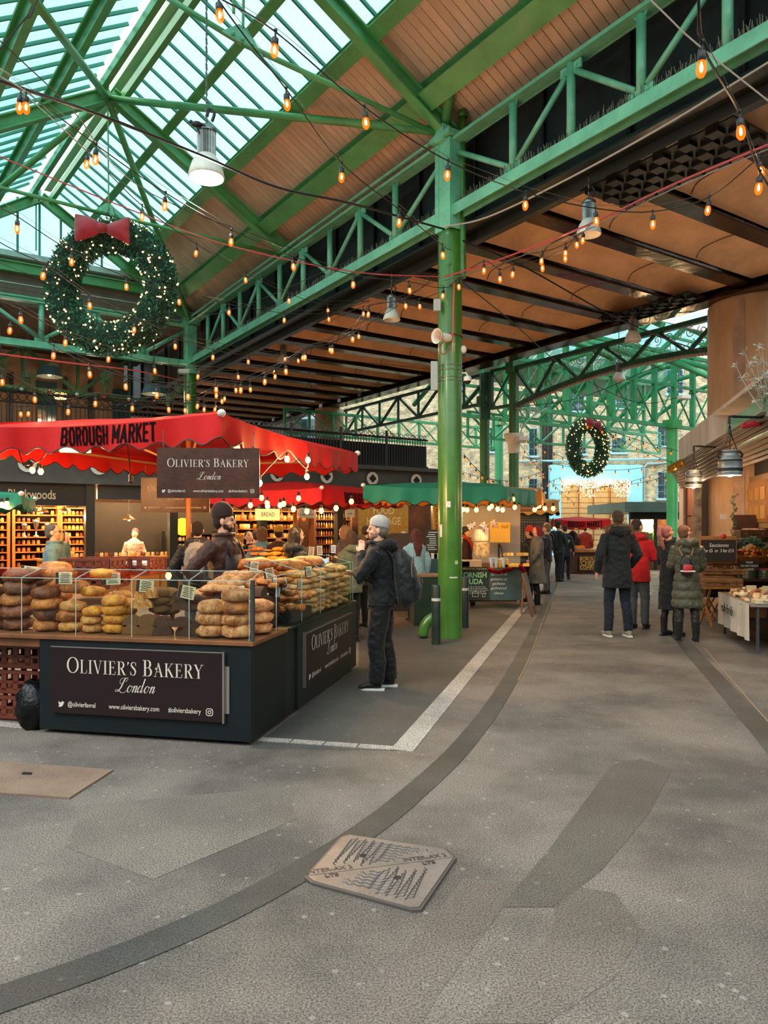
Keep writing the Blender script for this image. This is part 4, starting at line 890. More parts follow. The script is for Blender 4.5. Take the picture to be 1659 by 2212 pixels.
def hang_plant(x, y, h, r, label, Y=18.5):
    c = P(x, y, Y); o = thing('hanging_plant', label, 'plant', c-ZU*h)
    mb = MB(); 
    for k in range(46):
        a = random.uniform(0, 2*pi); q = random.random()**.5*r; p = c+V((cos(a)*q, sin(a)*q, random.uniform(-.02, .1))); l = h*random.uniform(.4, 1); 
        for j in range(int(l/.05)): pp = p-ZU*j*.05+V((random.gauss(0, .012), random.gauss(0, .012), 0)); foliage(mb, pp, (.02, .02, .02), 2, .028)
    mb.build('foliage', mat('trailing_leaf', '5d7a4d', r=.7, var=.4, vs=30), o); m2 = MB(); [m2.tube([c+V((cos(a)*r*.6, sin(a)*r*.6, 0)), c+ZU*.45], .006, 4) for a in (0, 2.1, 4.2)]; m2.tube([c+ZU*.45, c+ZU*(7.3-c.z)], .006, 4); m2.build('hanger', WIRE, o)
    MB().lathe([(r*.5, -.1), (r*.75, .02)], 12, c).build('basket', mat('basket', '7a6a4c', r=.8), o)
random.seed(12)
hang_plant(60, 808, .45, .16, 'trailing green plant in a hanging basket left of the left pleated lamp'); hang_plant(231, 810, .55, .12, 'long pale trailing plant hanging between the two pleated lamps'); hang_plant(1, 780, .5, .15, 'trailing plant hanging at the left edge of the picture'); hang_plant(331, 812, .2, .14, 'green plant growing above the right pleated lamp', 19.5); hang_plant(386, 840, .35, .12, 'hanging plant just left of the second green column'); hang_plant(113, 786, .18, .12, 'green plant growing above the left pleated lamp', 19.5); hang_plant(365, 860, .3, .12, 'lower hanging plant right of the right pleated lamp')
c = P(131, 856, 22.5); o = thing('cage_lamp', 'round lit amber lantern seen on the upper terrace', 'lamp', c); MB().lathe([(.16, -.08), (.2, 0), (.16, .1), (.05, .12)], 16, c).build('shade', mat('amber_glass', (1, .55, .2), emit=1.6), o, smooth=True); MB().tube([c+ZU*.1, c+ZU*(7.3-c.z)], .008, 5).build('cord', CABLE, o); point_light(c-ZU*.3, 25)
for x in (20, 200, 350): point_light(P(x, 850, 21.5), 22, (1, .7, .45), .15)
# ================================================================ string lights
BG_ = mat('glow_filament', (1, .42, .1), emit=10, ec='ffc890'); SOC = mat('black_socket', '1c1a1a', r=.5)
BGL = bulbmat('bulb_glass', 'ff7e20', 1.3, .38)
pb = MB().lathe([(.001, -.165), (.014, -.162), (.024, -.145), (.0275, -.122), (.024, -.098), (.017, -.078), (.015, -.07)], 10).build('bulb', BGL, world=False, smooth=True)
pf = MB().lathe([(.001, -.14), (.009, -.13), (.010, -.11), (.004, -.09), (.001, -.085)], 6).build('filament', BG_, world=False)
ps = MB().lathe([(.018, -.086), (.0225, -.080), (.0225, -.045), (.014, -.036), (.007, -.034), (.006, 0), (.012, .004), (.012, .016), (.001, .018)], 8).build('lamp_holder', SOC, world=False, smooth=True)
PBm, PFm, PSm = pb.data, pf.data, ps.data
for o in (pb, pf, ps): bpy.data.objects.remove(o)
def mk(n, me, par, loc, sc=1., rot=None):
    o = bpy.data.objects.new(n, me); COL.objects.link(o); o.parent = par; o.location = loc; o.scale = (sc,)*3
    if rot: o.rotation_euler = rot
    return o
LAMPS = []
def string(label, pts, ys, r=.0055, sag=.06, wire=True, ends=None, m=CABLE, sc=1., fil=True, lit=True):
    """pts: pixel centres of the bulbs in order; ys: depth of each or (first, last)"""
    n = len(pts); Y = [ys[0]+(ys[1]-ys[0])*i/max(1, n-1) for i in range(n)] if len(ys) == 2 else ys
    B = [P(x, y, Y[i])+ZU*.12*sc for i, (x, y) in enumerate(pts)]; path = list(B)
    if ends:
        if ends[0]: path = [P(*ends[0])]+path
        if ends[1]: path = path+[P(*ends[1])]
        for k_, q_ in ((0, ends[0]), (-1, ends[1])):
            if q_ and not (0 < q_[0] < 1659 and q_[1] > 0): e = path[k_]+(path[k_]-path[1 if k_ == 0 else -2]).normalized()*2.5+ZU*.25; path = [e]+path if k_ == 0 else path+[e]
    o = thing('string_light', label, 'string light', path[0]); cab = spline(path, 5)
    MB().tube(cab, r, 5, cap=False).build('cable', m, o)
    if wire: MB().tube([path[0]+ZU*.03]+[p+ZU*(.03+.02*(i % 2)) for i, p in enumerate(path[1:-1])]+[path[-1]+ZU*.03], .0022, 4, cap=False).build('support_wire', WIRE, o)
    inv = -o.location
    for i, b in enumerate(B):
        rt = (random.uniform(-.12, .12), random.uniform(-.12, .12), 0)
        h = mk('lamp_holder', PSm, o, b+inv, sc, rt); g = mk('bulb', PBm, h, (0, 0, 0)); 
        if fil: mk('filament', PFm, h, (0, 0, 0))
        if lit and i % 3 == 1: LAMPS.append(b-ZU*.2)
    return o
random.seed(31)
string('string light passing before the front column and on to the right edge', [(472, 38), (595, 110), (787, 268), (968, 380), (1136, 445), (1286, 478), (1410, 485), (1532, 455), (1640, 372)], [4.4, 4.6, 5.2, 5.9, 6.5, 6.8, 6.8, 6.5, 6.1], ends=((380, -60, 4.2), (1720, 290, 5.9)))
string('nearest string light at the top right corner with large bulbs', [(1516, 145), (1597, 288), (1642, 408)], [3.7, 4.3, 5.2], ends=((1505, -80, 3.3), (1720, 470, 5.8)), r=.007)
string('string light descending from the top centre to the front column top', [(618, 228), (738, 383), (864, 480), (955, 552)], [5.4, 6.3, 7.2, 8.4], ends=((430, -60, 4.4), (975, 540, 9.6)))
string('string light from the left edge above the wreath to the viaduct edge', [(45, 232), (190, 357), (307, 468), (425, 548), (529, 605), (623, 650), (708, 672)], (5.4, 13.0), ends=((-40, 130, 4.6), (800, 650, 14)))
string('string light rising from the upper left past the hanging factory lamp to the column', [(56, 234), (208, 345), (358, 445), (500, 522), (632, 577), (763, 615), (883, 628), (958, 640)], (5.2, 10.5), ends=((-60, 120, 4.2), (1000, 600, 10.5)))
string('string light crossing the top half of the large wreath', [(38, 495), (155, 567), (273, 619), (385, 652), (496, 675), (615, 692), (709, 690)], (7, 12.8), ends=((-40, 420, 6.4), (800, 650, 13.5)))
string('string light crossing the lower half of the large wreath', [(97, 597), (193, 661), (291, 713), (378, 748), (461, 772), (536, 782), (616, 776)], (7.5, 13.4), ends=((-40, 500, 6.8), (700, 740, 14)))
string('string light below the wreath with evenly spaced bulbs', [(44, 692), (143, 741), (236, 776), (333, 801), (429, 814), (513, 815), (592, 804), (643, 780)], (8, 14), ends=((-40, 620, 7.4), (720, 730, 15)))
string('string light curving from the left edge under the wreath up to the front column', [(24, 715), (117, 769), (193, 809), (270, 835), (339, 854), (406, 857), (466, 842), (521, 843), (573, 825), (616, 803), (660, 773), (719, 758), (762, 733), (797, 680), (876, 662), (958, 600)], (8.5, 10.7), ends=((-40, 650, 8), (975, 570, 10.4)))
string('lower string light above the red canopy rising to the right', [(5, 826), (75, 863), (149, 890), (207, 872), (287, 883), (363, 885), (428, 878), (467, 855), (509, 843), (540, 842), (595, 814), (655, 773), (712, 757), (775, 727)], (9, 12.6), ends=((-40, 790, 8.8), (860, 660, 12)))
string('lowest string light just above the red canopy edge', [(44, 821), (63, 894), (44, 895), (400, 887), (441, 885), (478, 868), (486, 862), (466, 885)][1:], [11, 11, 12, 12, 12.2, 12.4, 12.2], wire=False)
string('short string light from the front column to the hanging factory lamp on the right', [(1045, 585), (1079, 603), (1109, 593), (1171, 580), (1221, 560), (1245, 530), (1261, 520)], (9.4, 9.0), ends=((985, 600, 10.4), (1290, 470, 8.8)))
string('string light under the panels left of the front column', [(785, 678), (906, 662), (956, 644), (990, 620), (1000, 610)][:4], (12, 10.3), ends=((700, 700, 13), (1000, 590, 10.4)))
string('string light hanging on the right side of the front column', [(1171, 565), (1222, 548)], (9.1, 9.0), ends=((1130, 548, 9.4), (1262, 500, 8.9)), wire=False)
for (l, p0, p1, n, y0, y1, sg) in (('far string light across the brick wall at wreath height', (1130, 985), (1500, 985), 13, 26, 27, 30), ('far string light right of the second wreath', (1300, 925), (1500, 1010), 8, 24, 25, 12), ('far string light below the second wreath', (1195, 1045), (1500, 1012), 15, 29, 27, 18),
    ('far string light sweeping from the capital column to the gateway', (1120, 955), (1240, 1085), 9, 24, 30, 10), ('far string light over the gateway lintel', (1190, 1062), (1480, 1000), 15, 31, 28, 14), ('far string light right of the front column', (1003, 985), (1105, 1040), 8, 19, 22, 20), ('second far string light between the dark columns', (1000, 1020), (1190, 1010), 12, 23, 27, 22), ('far string light at upper right before the green girder', (1270, 915), (1510, 985), 8, 20, 22, 5), ('far string light above the orange canopies', (1075, 1040), (1210, 1030), 10, 25, 29, 15), ('highest far string light left of the second wreath', (1080, 905), (1235, 995), 8, 24, 27, 8)):
    string(l, [(p0[0]+(p1[0]-p0[0])*i/n, p0[1]+(p1[1]-p0[1])*i/n+sg*sin(pi*i/n)+8) for i in range(n+1)], (y0, y1), wire=False, sc=1.0, fil=False, r=.009, lit=False)
for p in LAMPS:
    if (V((p.x, p.y, 0))-C0).length > .8: point_light(p, 3.5, (1, .6, .28), .03)
# plain cables and wires
def cable(label, pts, r, m=CABLE, cat='cable'):
    q = [P(*p) for p in pts]
    for k_ in (0, -1):
        if not (0 < pts[k_][0] < 1659 and pts[k_][1] > 0): e = q[k_]+(q[k_]-q[1 if k_ == 0 else -2]).normalized()*2.5; q = [e]+q if k_ == 0 else q+[e]
    o = MB().tube(spline(q, 6), r, 5, cap=False).build('overhead_cable', m); return tag(o, label, cat)
cable('thick black cable from the left edge down across to the front column', [(-30, 165, 5), (220, 250, 6), (440, 338, 6.8), (600, 405, 7.6), (760, 440, 8.4), (960, 495, 10.2)], .014)
cable('thick twisted black cable from the front column down to the concrete pier', [(1000, 520, 10.4), (1130, 575, 11), (1300, 670, 12.5), (1420, 725, 14), (1519, 760, 15)], .013)
cable('red cable running from the front column up to the right edge', [(960, 598, 10.2), (1080, 560, 9.4), (1260, 490, 8.2), (1450, 400, 7.2), (1700, 295, 6.2)], .011, REDC)
cable('grey wire running beside the red cable to the right edge', [(960, 606, 10.2), (1080, 570, 9.4), (1260, 500, 8.2), (1450, 410, 7.2), (1700, 305, 6.2)], .006, WIRE)
cable('red cable running level below the large wreath', [(-20, 762, 9), (150, 784, 10), (300, 802, 12), (410, 826, 16)], .010, REDC)
cable('red cable from the wreath top to the front column', [(-20, 330, 8), (150, 400, 8.6), (300, 460, 9.2), (460, 520, 9.6), (640, 565, 10), (790, 590, 10.2), (950, 598, 10.4)], .008, REDC)
cable('frosted garland wire hanging from the front column to the top right', [(960, 490, 10.4), (1050, 470, 9.7), (1200, 400, 8.8), (1420, 280, 7.6), (1700, 110, 6.6)], .012, mat('frosted_wire', 'a39a90', r=.7))
cable('thin wire from the left edge to the truss, below the thick cable', [(-30, 60, 5), (150, 230, 6), (330, 420, 7.5), (640, 540, 12)], .005)
cable('dark cable from the front column down to the arched girder', [(1000, 610, 10.4), (1100, 690, 13), (1230, 800, 18), (1380, 870, 21), (1500, 850, 20)], .010)
cable('long dark cable sagging behind the arched girder', [(1110, 880, 19.5), (1250, 860, 19), (1400, 800, 17), (1515, 760, 16)], .010)
for i, (a, b) in enumerate((((-20, 560, 8), (950, 800, 14)), ((-20, 640, 9), (420, 860, 14)), ((-20, 790, 10), (400, 905, 14)), ((200, 700, 10), (760, 560, 11)), ((420, 800, 13), (950, 600, 10.4)))):
    mid = ((a[0]+b[0])/2, (a[1]+b[1])/2+(60, 30, 20, 45, 40)[i], (a[2]+b[2])/2)
    cable(('upper', 'second', 'lowest', 'cross', 'rising')[i]+' thin catenary wire in the tangle of cables left of the column', [a, mid, b], .004)
cable('straight wire from the top right across to the right edge', [(1385, -20, 5), (1500, 90, 5), (1700, 250, 5)], .006, mat('pale_wire', '9a8f84', r=.6))
cable('thin wire hanging from the roof to the upper left lamp string', [(-20, 130, 4), (70, 20, 4), (100, -40, 4)], .005)
# ================================================================ factory pendant lamps
def bay_lamp(label, x, y, Y, on=False, top=None, sc=1.):
    """x, y = pixel of the reflector's lower rim centre"""
    c = P(x, y, Y); o = thing('factory_lamp', label, 'lamp', c); s = sc
    REF = mat('lamp_reflector', 'd5d2c8', r=.35, var=.15, vs=9); ALU = mat('ribbed_aluminium', '8e918e', r=.35, m=.8, var=.2, vs=12)
    MB().lathe([(.150*s, 0), (.158*s, .012*s), (.150*s, .05*s), (.125*s, .13*s), (.085*s, .19*s), (.075*s, .20*s), (.07*s, .19*s), (.118*s, .12*s), (.14*s, .04*s), (.146*s, .004*s)], 28, c).build('reflector', REF, o, smooth=True)
    mb = MB(); n = 22
    prof = []
    for k in range(n*2):
        a = pi*k/n; r = (.082 if k % 2 else .070)*s; prof.append((r*cos(a), r*sin(a)))
    vs = [c+V((x_, y_, .19*s)) for x_, y_ in prof]+[c+V((x_, y_, .40*s)) for x_, y_ in prof]; N = 2*n
    mb.add(vs, [(k, (k+1) % N, N+(k+1) % N, N+k) for k in range(N)]+[tuple(range(N-1, -1, -1)), tuple(range(N, 2*N))]); mb.build('ribbed_housing', ALU, o)
    MB().lathe([(.085*s, .40*s), (.088*s, .43*s), (.05*s, .46*s), (.02*s, .48*s), (.001, .48*s)], 16, c).build('cap', ALU, o, smooth=True)
    if on:
        MB().lathe([(.001, .03), (.11, .03), (.12, .06), (.1, .1), (.001, .12)], 20, c).build('lamp', mat('lit_lamp', (1, .97, .92), emit=7), o, smooth=True); point_light(c-ZU*.12, 55, (1, .95, .88), .1)
    zt = top or (c.z+2)
    mb = MB(); k = 0; z = c.z+.47*s
    while z < zt:
        mb.tube([V((c.x, c.y, z)), V((c.x, c.y, z+.05))], [.010, .010], 4) if k % 2 else mb.tube([V((c.x-.008, c.y, z)), V((c.x+.008, c.y, z+.05))], .007, 4); z += .042; k += 1
    mb.build('chain', WIRE, o, kind='stuff')
    mb = MB(); q = c+V((.05*s, 0, .50*s)); mb.tube(spline([q, q+V((.02, 0, .08)), q+V((-.03, 0, .12)), q+V((-.05, 0, .05))], 4), .014*s, 5); mb.build('flex', CABLE, o)
    return o
bay_lamp('lit white factory lamp hanging on a chain under the glass roof', 446, 385, 7.2, True, top=9.2, sc=1.12)
bay_lamp('grey factory lamp hanging under the viaduct right of the front column', 1272, 508, 9.1, top=6.0, sc=.97)
bay_lamp('factory lamp hanging under the viaduct just left of the front column', 846, 692, 12.6, top=6.2, sc=.95)
bay_lamp('small distant factory lamp under the viaduct left of centre', 612, 782, 18.5, top=6.2, sc=.95)
bay_lamp('rusty factory lamp hanging at the far edge of the viaduct', 1367, 738, 14.2, top=5.95, sc=1.0)
bay_lamp('pale factory lamp hanging before the deep green girder', 1337, 822, 17, top=7.0, sc=.95)
bird = P(424, 268, 7.1); mb = MB(); mb.ball(bird, (.055, .03, .028), 10, 6).ball(bird+V((-.05, 0, .02)), .02, 8, 6); mb.tube([bird+V((.05, 0, 0)), bird+V((.09, 0, -.015))], [.014, .006], 5); mb.tube([bird+V((-.065, 0, .02)), bird+V((-.085, 0, .012))], [.006, .002], 4)
mb.tube([bird-V((0, .0, .02)), bird+V((.03, .0, -.09))], .006, 4).tube([bird+V((.01, .0, -.02)), bird+V((.035, .0, -.09))], .006, 4)
tag(mb.build('cable_bundle', CABLE), 'dark knotted cable end on top of the lit factory lamp', 'cable')
# ================================================================ wreaths
def wreath(label, c, Ro, Rt, yaw, seedn, bow_a=pi/2, tilt=0, nlight=240, sx=1.):
    o = thing('christmas_wreath', label, 'wreath', c-ZU*(Ro)); random.seed(seedn); M = Matrix.Rotation(yaw, 3, 'Z')
    def W(a, rr, dy=0): return c+M @ V((cos(a)*rr*sx, dy, sin(a)*rr))
    Rc = Ro-Rt; mb = MB(); n = 48
    mb.tube([W(2*pi*i/n, Rc) for i in range(n+1)], Rt*.86, 12, cap=False); mb.build('base_ring', mat('wreath_core', '16301f', r=.9), o)
    mb = MB()
    for i in range(11000 if Ro > 1.2 else 6000):
        a = random.uniform(0, 2*pi); b = random.uniform(0, 2*pi); k = Rt*random.uniform(.82, 1.03)
        rad = W(a, 1)-W(a, 0); rad.normalize(); yv = M @ V((0, 1, 0)); nn = rad*cos(b)+yv*sin(b); p = W(a, Rc)+nn*k
        u = (nn+V((random.gauss(0, .6), random.gauss(0, .6), random.gauss(0, .6)))).normalized()*random.uniform(.03, .065); w_ = u.cross(V((random.random(), random.random(), random.random()))).normalized()*.016
        mb.add([p-u*.3, p+w_+u*.3, p+u, p-w_+u*.3], [(0, 1, 2, 3)])
    mb.build('fir_needles', mat('wreath_fir', '46896a', r=.65, var=.6, c2='1c4632', vs=4), o, kind='stuff')
    mb = MB()
    for i in range(nlight):
        a = random.uniform(0, 2*pi); b = random.uniform(-pi, 0) if random.random() < .85 else random.uniform(0, pi); rad = (W(a, 1)-W(a, 0)).normalized(); yv = M @ V((0, 1, 0)); nn = rad*cos(b)+yv*sin(b)
        p = W(a, Rc)+nn*Rt*1.05; mb.ball(p, random.choice((.011, .013, .018))*(1.25 if Ro < 1.2 else 1), 6, 4)
    mb.build('fairy_lights', mat('glow_fairy_warm', (1, .72, .42), emit=4, ec='ffb878'), o, kind='stuff')
    # bow
    RB = mat('red_bow_cloth', 'b01a28', r=.6, var=.2, vs=5, sheen=.3); bc = W(bow_a, Rc+.0)-M @ V((0, Rt*1.0, 0)); s = Ro*.36
    for sd in (-1, 1):
        mb = MB(); nx, ny = 8, 7; vs = []
        for i in range(nx+1):
            for j in range(ny+1):
                u = i/nx; v = j/ny*2-1; hgt = (.16+.42*u**.8)*s; vs.append(bc+M @ V((sd*(.10+u*1.02)*s*sx, -.05-.12*sin(pi*u)*(1-v*v)+.02*sin(v*9+u*3)*u, v*hgt-(.03+.10*u)*s*(sd > 0)*1.0+.06*s*u*(sd < 0)+.02*sin(v*12)*u*s)))
        mb.add(vs, [(i*(ny+1)+j, (i+1)*(ny+1)+j, (i+1)*(ny+1)+j+1, i*(ny+1)+j+1) for i in range(nx) for j in range(ny)])
        def md(ob): q = ob.modifiers.new('solid', 'SOLIDIFY'); q.thickness = .05; q2 = ob.modifiers.new('sub', 'SUBSURF'); q2.levels = q2.render_levels = 1
        mb.build('bow_loop', RB, o, smooth=True, mods=md)
    MB().ball(bc+M @ V((0, -.08, 0)), (.15*s*sx+.02, .08, .19*s), 12, 8, fn=lambda p: V((math.copysign(abs(p.x)**.6, p.x), p.y, math.copysign(abs(p.z)**.6, p.z)))).build('bow_knot', RB, o, smooth=True)
    ch = MB(); top = W(pi/2, Ro-.05); [ch.tube([top+V((dx, 0, 0)), top+V((dx*.3, 0, .28))], .008, 4) for dx in (-.12, .12)]; ch.build('hanging_chain', WIRE, o)
    return o
wreath('huge lit fir wreath with a red bow hanging above the red canopy', P(240, 622, 13.3), 1.235, .295, R(-6), 1, bow_a=pi/2-.02, nlight=260)
wreath('smaller lit fir wreath with a red bow hanging in the distance above the aisle', P(1270, 967, 26), 1.06, .25, R(28), 2, nlight=170, sx=.86)
# ---- small things on the front column
ls = thing('horn_loudspeaker', 'white horn loudspeaker strapped to the front column', 'loudspeaker', P(948, 728, 10.4)); c = P(957, 728, 10.45); ax_ = V((-.75, -.62, -.05)).normalized(); x_, y_, z_ = frame(V((0, 0, 0)), ax_)
M_ = Matrix((x_, y_, z_)).transposed(); WP = mat('white_plastic', 'd8cfc2', r=.5)
MB().lathe([(.05, -.14), (.06, -.1), (.06, 0), (.045, .02), (.07, .08), (.11, .13), (.105, .13), (.04, .03)], 20, c, M_).build('horn', WP, ls, smooth=True); MB().lathe([(.001, .12), (.035, .10), (.035, .04)], 12, c, M_).build('driver_cone', mat('pinkish_plastic', 'b98f78', r=.5), ls, smooth=True); MB().beam(c-ax_*.08, P(968, 726, 10.62), .03).build('bracket', WIRE, ls)
tag(MB().tube(spline([P(970, 728, 10.5), P(952, 745, 10.42), P(952, 762, 10.42), P(963, 763, 10.45), P(974, 745, 10.5), P(978, 728, 10.5)], 6), .008, 5).build('loose_cable', REDC), 'loop of red cable hanging under the loudspeaker', 'cable')
cc = thing('dome_camera', 'white dome camera on a bracket right of the front column', 'camera', P(1010, 828, 10.6)); c = P(1010, 822, 10.6); MB().lathe([(.02, .07), (.055, .05), (.06, 0), (.058, -.01)], 16, c).build('housing', WP, cc, smooth=True); MB().lathe([(.05, -.01), (.04, -.04), (.001, -.06)], 16, c).build('lens_dome', mat('dark_dome', '2b2522', r=.1), cc, smooth=True); MB().tube([c+ZU*.07, c+V((-.02, 0, .11)), P(996, 806, 10.7)], .012, 6).build('arm', WP, cc)
tag(MB().box(P(944, 660, 10.6), (.10, .09, .17)).build('junction_box', mat('grey_plastic', '9ea5a1', r=.5), bev=.006), 'grey junction box on the left side of the front column', 'junction box')
tag(MB().box(P(938, 812, 10.6), (.10, .06, .42)).build('light_housing', MATS['grey_plastic'], bev=.006), 'pale box section mounted on the left of the front column', 'housing')
tag(MB().ball(P(1001, 755, 10.7), (.05, .04, .06), 12, 8).build('sensor', WP, smooth=True), 'small white sensor on the right of the front column', 'sensor')
tag(MB().beam(P(981, 610, 10.5), P(977, 726, 10.5), .035, .02).build('red_conduit', mat('red_white_conduit', 'c0403a', r=.5)), 'red and white conduit running down the front column', 'conduit')
for (x, y, Y, l) in ((1478, 858, 20, 'white camera on the deep girder beside the tan pier'), (397, 803, 19.6, 'white floodlight on the second green column'), (1128, 948, 19.7, 'white camera below the scroll bracket')):
    c = P(x, y, Y); o = thing('camera', l, 'camera', c); MB().box(c, (.3, .2, .12), .3).build('body', WP, o, bev=.02); MB().tube([c, c+V((.15, .1, .1))], .02, 6).build('bracket', WP, o)
# ================================================================ market canopies
REDM = mat('red_canvas', 'bb1714', r=.6, var=.12, vs=2, bump=.08, bs=60, spec=.2); GRM = mat('green_canvas', '0f7a5a', r=.6, var=.12, vs=2, bump=.08, bs=60); ORM = mat('orange_canvas', 'e0851a', r=.6, var=.1, vs=2)
PIPE_ = mat('dark_piping', '2a2620', r=.7); STEELW = mat('painted_steel', 'b08a5a', r=.5, m=.3); WOODP = mat('pole_wood', 'a9703a', r=.5, var=.25, vs=4, stretch=(1, 1, .15))
BLT = mat('black_letter', '0b0707', r=.8, spec=.1)
O_ = [(.25, 0), (0, .2), (0, .8), (.25, 1), (.75, 1), (1, .8), (1, .2), (.75, 0), (.25, 0)]; S_ = [(0, 0), (0, 1)]; BW2 = [(0, 1), (.75, 1), (1, .85), (1, .66), (.75, .52), (0, .52)]
BLK_ = {'B': (1, [S_, BW2, [(.75, .52), (1, .38), (1, .15), (.75, 0), (0, 0)]]), 'O': (1, [O_]), 'R': (1, [S_, BW2, [(.55, .5), (1, 0)]]), 'U': (1, [[(0, 1), (0, .2), (.25, 0), (.75, 0), (1, .2), (1, 1)]]), 'G': (1, [[(1, .76), (.9, .95), (.6, 1), (.25, 1), (0, .8), (0, .2), (.25, 0), (.75, 0), (1, .2), (1, .46), (.6, .46)]]),
    'H': (1, [S_, [(1, 0), (1, 1)], [(0, .5), (1, .5)]]), 'M': (1.5, [S_, [(0, 1), (.75, .3), (1.5, 1)], [(1.5, 1), (1.5, 0)]]), 'A': (1.1, [[(0, 0), (.55, 1), (1.1, 0)], [(.2, .27), (.9, .27)]]), 'K': (1, [S_, [(1, 1), (.1, .45)], [(.35, .6), (1, 0)]]), 'E': (.85, [S_, [(0, 1), (.85, 1)], [(0, .5), (.75, .5)], [(0, 0), (.85, 0)]]), 'T': (1, [[(0, 1), (1, 1)], [(.5, 1), (.5, 0)]]), ' ': (.3, [])}
def canopy(label, K, d1, l1, d2, l2, zr, vh, rise, m, m_in=None, text=None, tsz=.3, amp=.035, per=.36, pole=True, knobs=True, nf=1):
    """K nearest corner; d1,l1 left side; d2,l2 right side"""
    K = V(K); c4 = [K, K+d1*l1, K+d1*l1+d2*l2, K+d2*l2]; cen_ = sum(c4, V())/4; o = thing('market_canopy', label, 'canopy', V((cen_.x, cen_.y, 0)))
    up = lambda z: ZU*z; top = MB(); n = 10; 
    for e in range(4):
        a, b = c4[e], c4[(e+1) % 4]; vs = []
        for i in range(n+1):
            for j in range(n+1):
                s = i/n; t = j/n; p = (a+(b-a)*t)*(1-s)+cen_*s; sag = -.06*sin(pi*t)*(1-s)*1.0
                vs.append(V((p.x, p.y, zr+rise*(s**.85)+sag*(1-s)+.012*sin(t*17+e)*sin(s*9))))
        top.add(vs, [(i*(n+1)+j, i*(n+1)+j+1, (i+1)*(n+1)+j+1, (i+1)*(n+1)+j) for i in range(n) for j in range(n)])
    top.build('canvas_top', m, o, smooth=True)
    for e in range(4):
        a, b = c4[e], c4[(e+1) % 4]; L = (b-a).length; k = max(2, round(L/per)); N = k*10; vs = []; edge = []; nn = ((a+b)/2-cen_).normalized()
        for i in range(N+1):
            t = i/N; p = a+(b-a)*t; zt = zr-.06*sin(pi*t); zb_ = zr-vh+amp*cos(2*pi*k*t)-.04*sin(pi*t); wv = nn*(.018*sin(t*L*7)+.01*sin(t*L*17))
            vs += [V((p.x, p.y, zt)), V((p.x, p.y, (zt+zb_)/2))+wv*.8, V((p.x, p.y, zb_))+wv*1.6]; edge.append(vs[-1])
        q = MB().add(vs, [(3*i+r_, 3*i+3+r_, 3*i+4+r_, 3*i+1+r_) for i in range(N) for r_ in (0, 1)]).build('valance', m_in if (m_in and e in (1, 2)) else m, o, smooth=True)
        MB().tube(edge, .008, 4, cap=False).build('piping', PIPE_, q)
        if text and e in text:
            L = (b-a).length; e_ = (b-a)/L; fl_ = e_.x < 0; s0_ = L*text[e]; Hh = tsz*.8; Wu = Hh*.24; tm = MB(); o_2 = nn*.007
            def cloth(x, y):                    # print laid on the hanging cloth
                s_ = s0_-x if fl_ else s0_+x; t = s_/L; p = a+e_*s_; zt = zr-.06*sin(pi*t); zb_ = zr-vh+amp*cos(2*pi*k*t)-.04*sin(pi*t); z = zr-vh*.5-.045*sin(pi*t)+.012+y; h_ = (zt-z)/(zt-zb_)
                return V((p.x, p.y, z))+nn*(.018*sin(s_*7)+.01*sin(s_*17))*1.6*h_+o_2
            tw = sum(BLK_[c_][0]+.74 for c_ in 'BOROUGH MARKET')-.74; x0_ = -tw*Wu/2
            for c_ in 'BOROUGH MARKET':
                for st_ in BLK_[c_][1]:
                    for (xa, ya), (xb, yb_) in zip(st_, st_[1:]):
                        pa_ = V((x0_+xa*Wu, (ya*.86-.43)*Hh, 0)); pb_2 = V((x0_+xb*Wu, (yb_*.86-.43)*Hh, 0)); d_ = (pb_2-pa_).normalized(); q_ = V((-d_.y, d_.x, 0))*Hh*.062; pa_ -= d_*Hh*.06; pb_2 += d_*Hh*.06; n_ = 1+int((pb_2-pa_).length/.025)
                        P_2 = [pa_+(pb_2-pa_)*m_/n_ for m_ in range(n_+1)]; tm.add([cloth(p.x, p.y) for g_ in P_2 for p in (g_+q_, g_-q_)], [(2*m_, 2*m_+1, 2*m_+3, 2*m_+2) for m_ in range(n_)])
                x0_ += (BLK_[c_][0]+.74)*Wu
            tm.build('lettering', BLT, o)
    fr_ = MB()
    for c in c4: MB().tube([c*.98+cen_*.02+up(zr-.06), cen_+up(zr+rise-.06)], .018, 6).build('rib', STEELW, o)
    ci = [c*.96+cen_*.04 for c in c4]
    for e in range(4): MB().beam(ci[e]+up(zr-.12), ci[(e+1) % 4]+up(zr-.12), .03).build('edge_rail', STEELW, o)
    for c in c4: MB().tube([cen_+up(zr-.35), cen_*.5+c*.5+up(zr+rise*.45)], .014, 6).build('strut', STEELW, o)
    if pole: MB().tube([V((cen_.x, cen_.y, 0)), cen_+up(zr+rise-.03)], .034, 12).build('pole', WOODP, o, smooth=True)
    if knobs:
        for c in c4: MB().ball(c+up(zr-.0), (.045, .045, .04), 10, 6).build('corner_knob', mat('cream_knob', 'd8d2c4', r=.5), o, smooth=True)
    return o, c4, cen_
CF, CS = yawf(17)
near_c, c4, cc_ = canopy('big red market canopy over the bakery stall, nearest to the camera', V((-1.6, 7.2, 0)), CF, 3.3, CS, 4.1, 2.74, .27, .32, REDM, text={0: .40}, tsz=.25)
WBULB = mat('warm_festoon_bulb', (1, .6, .25), emit=5, ec='ffa850')
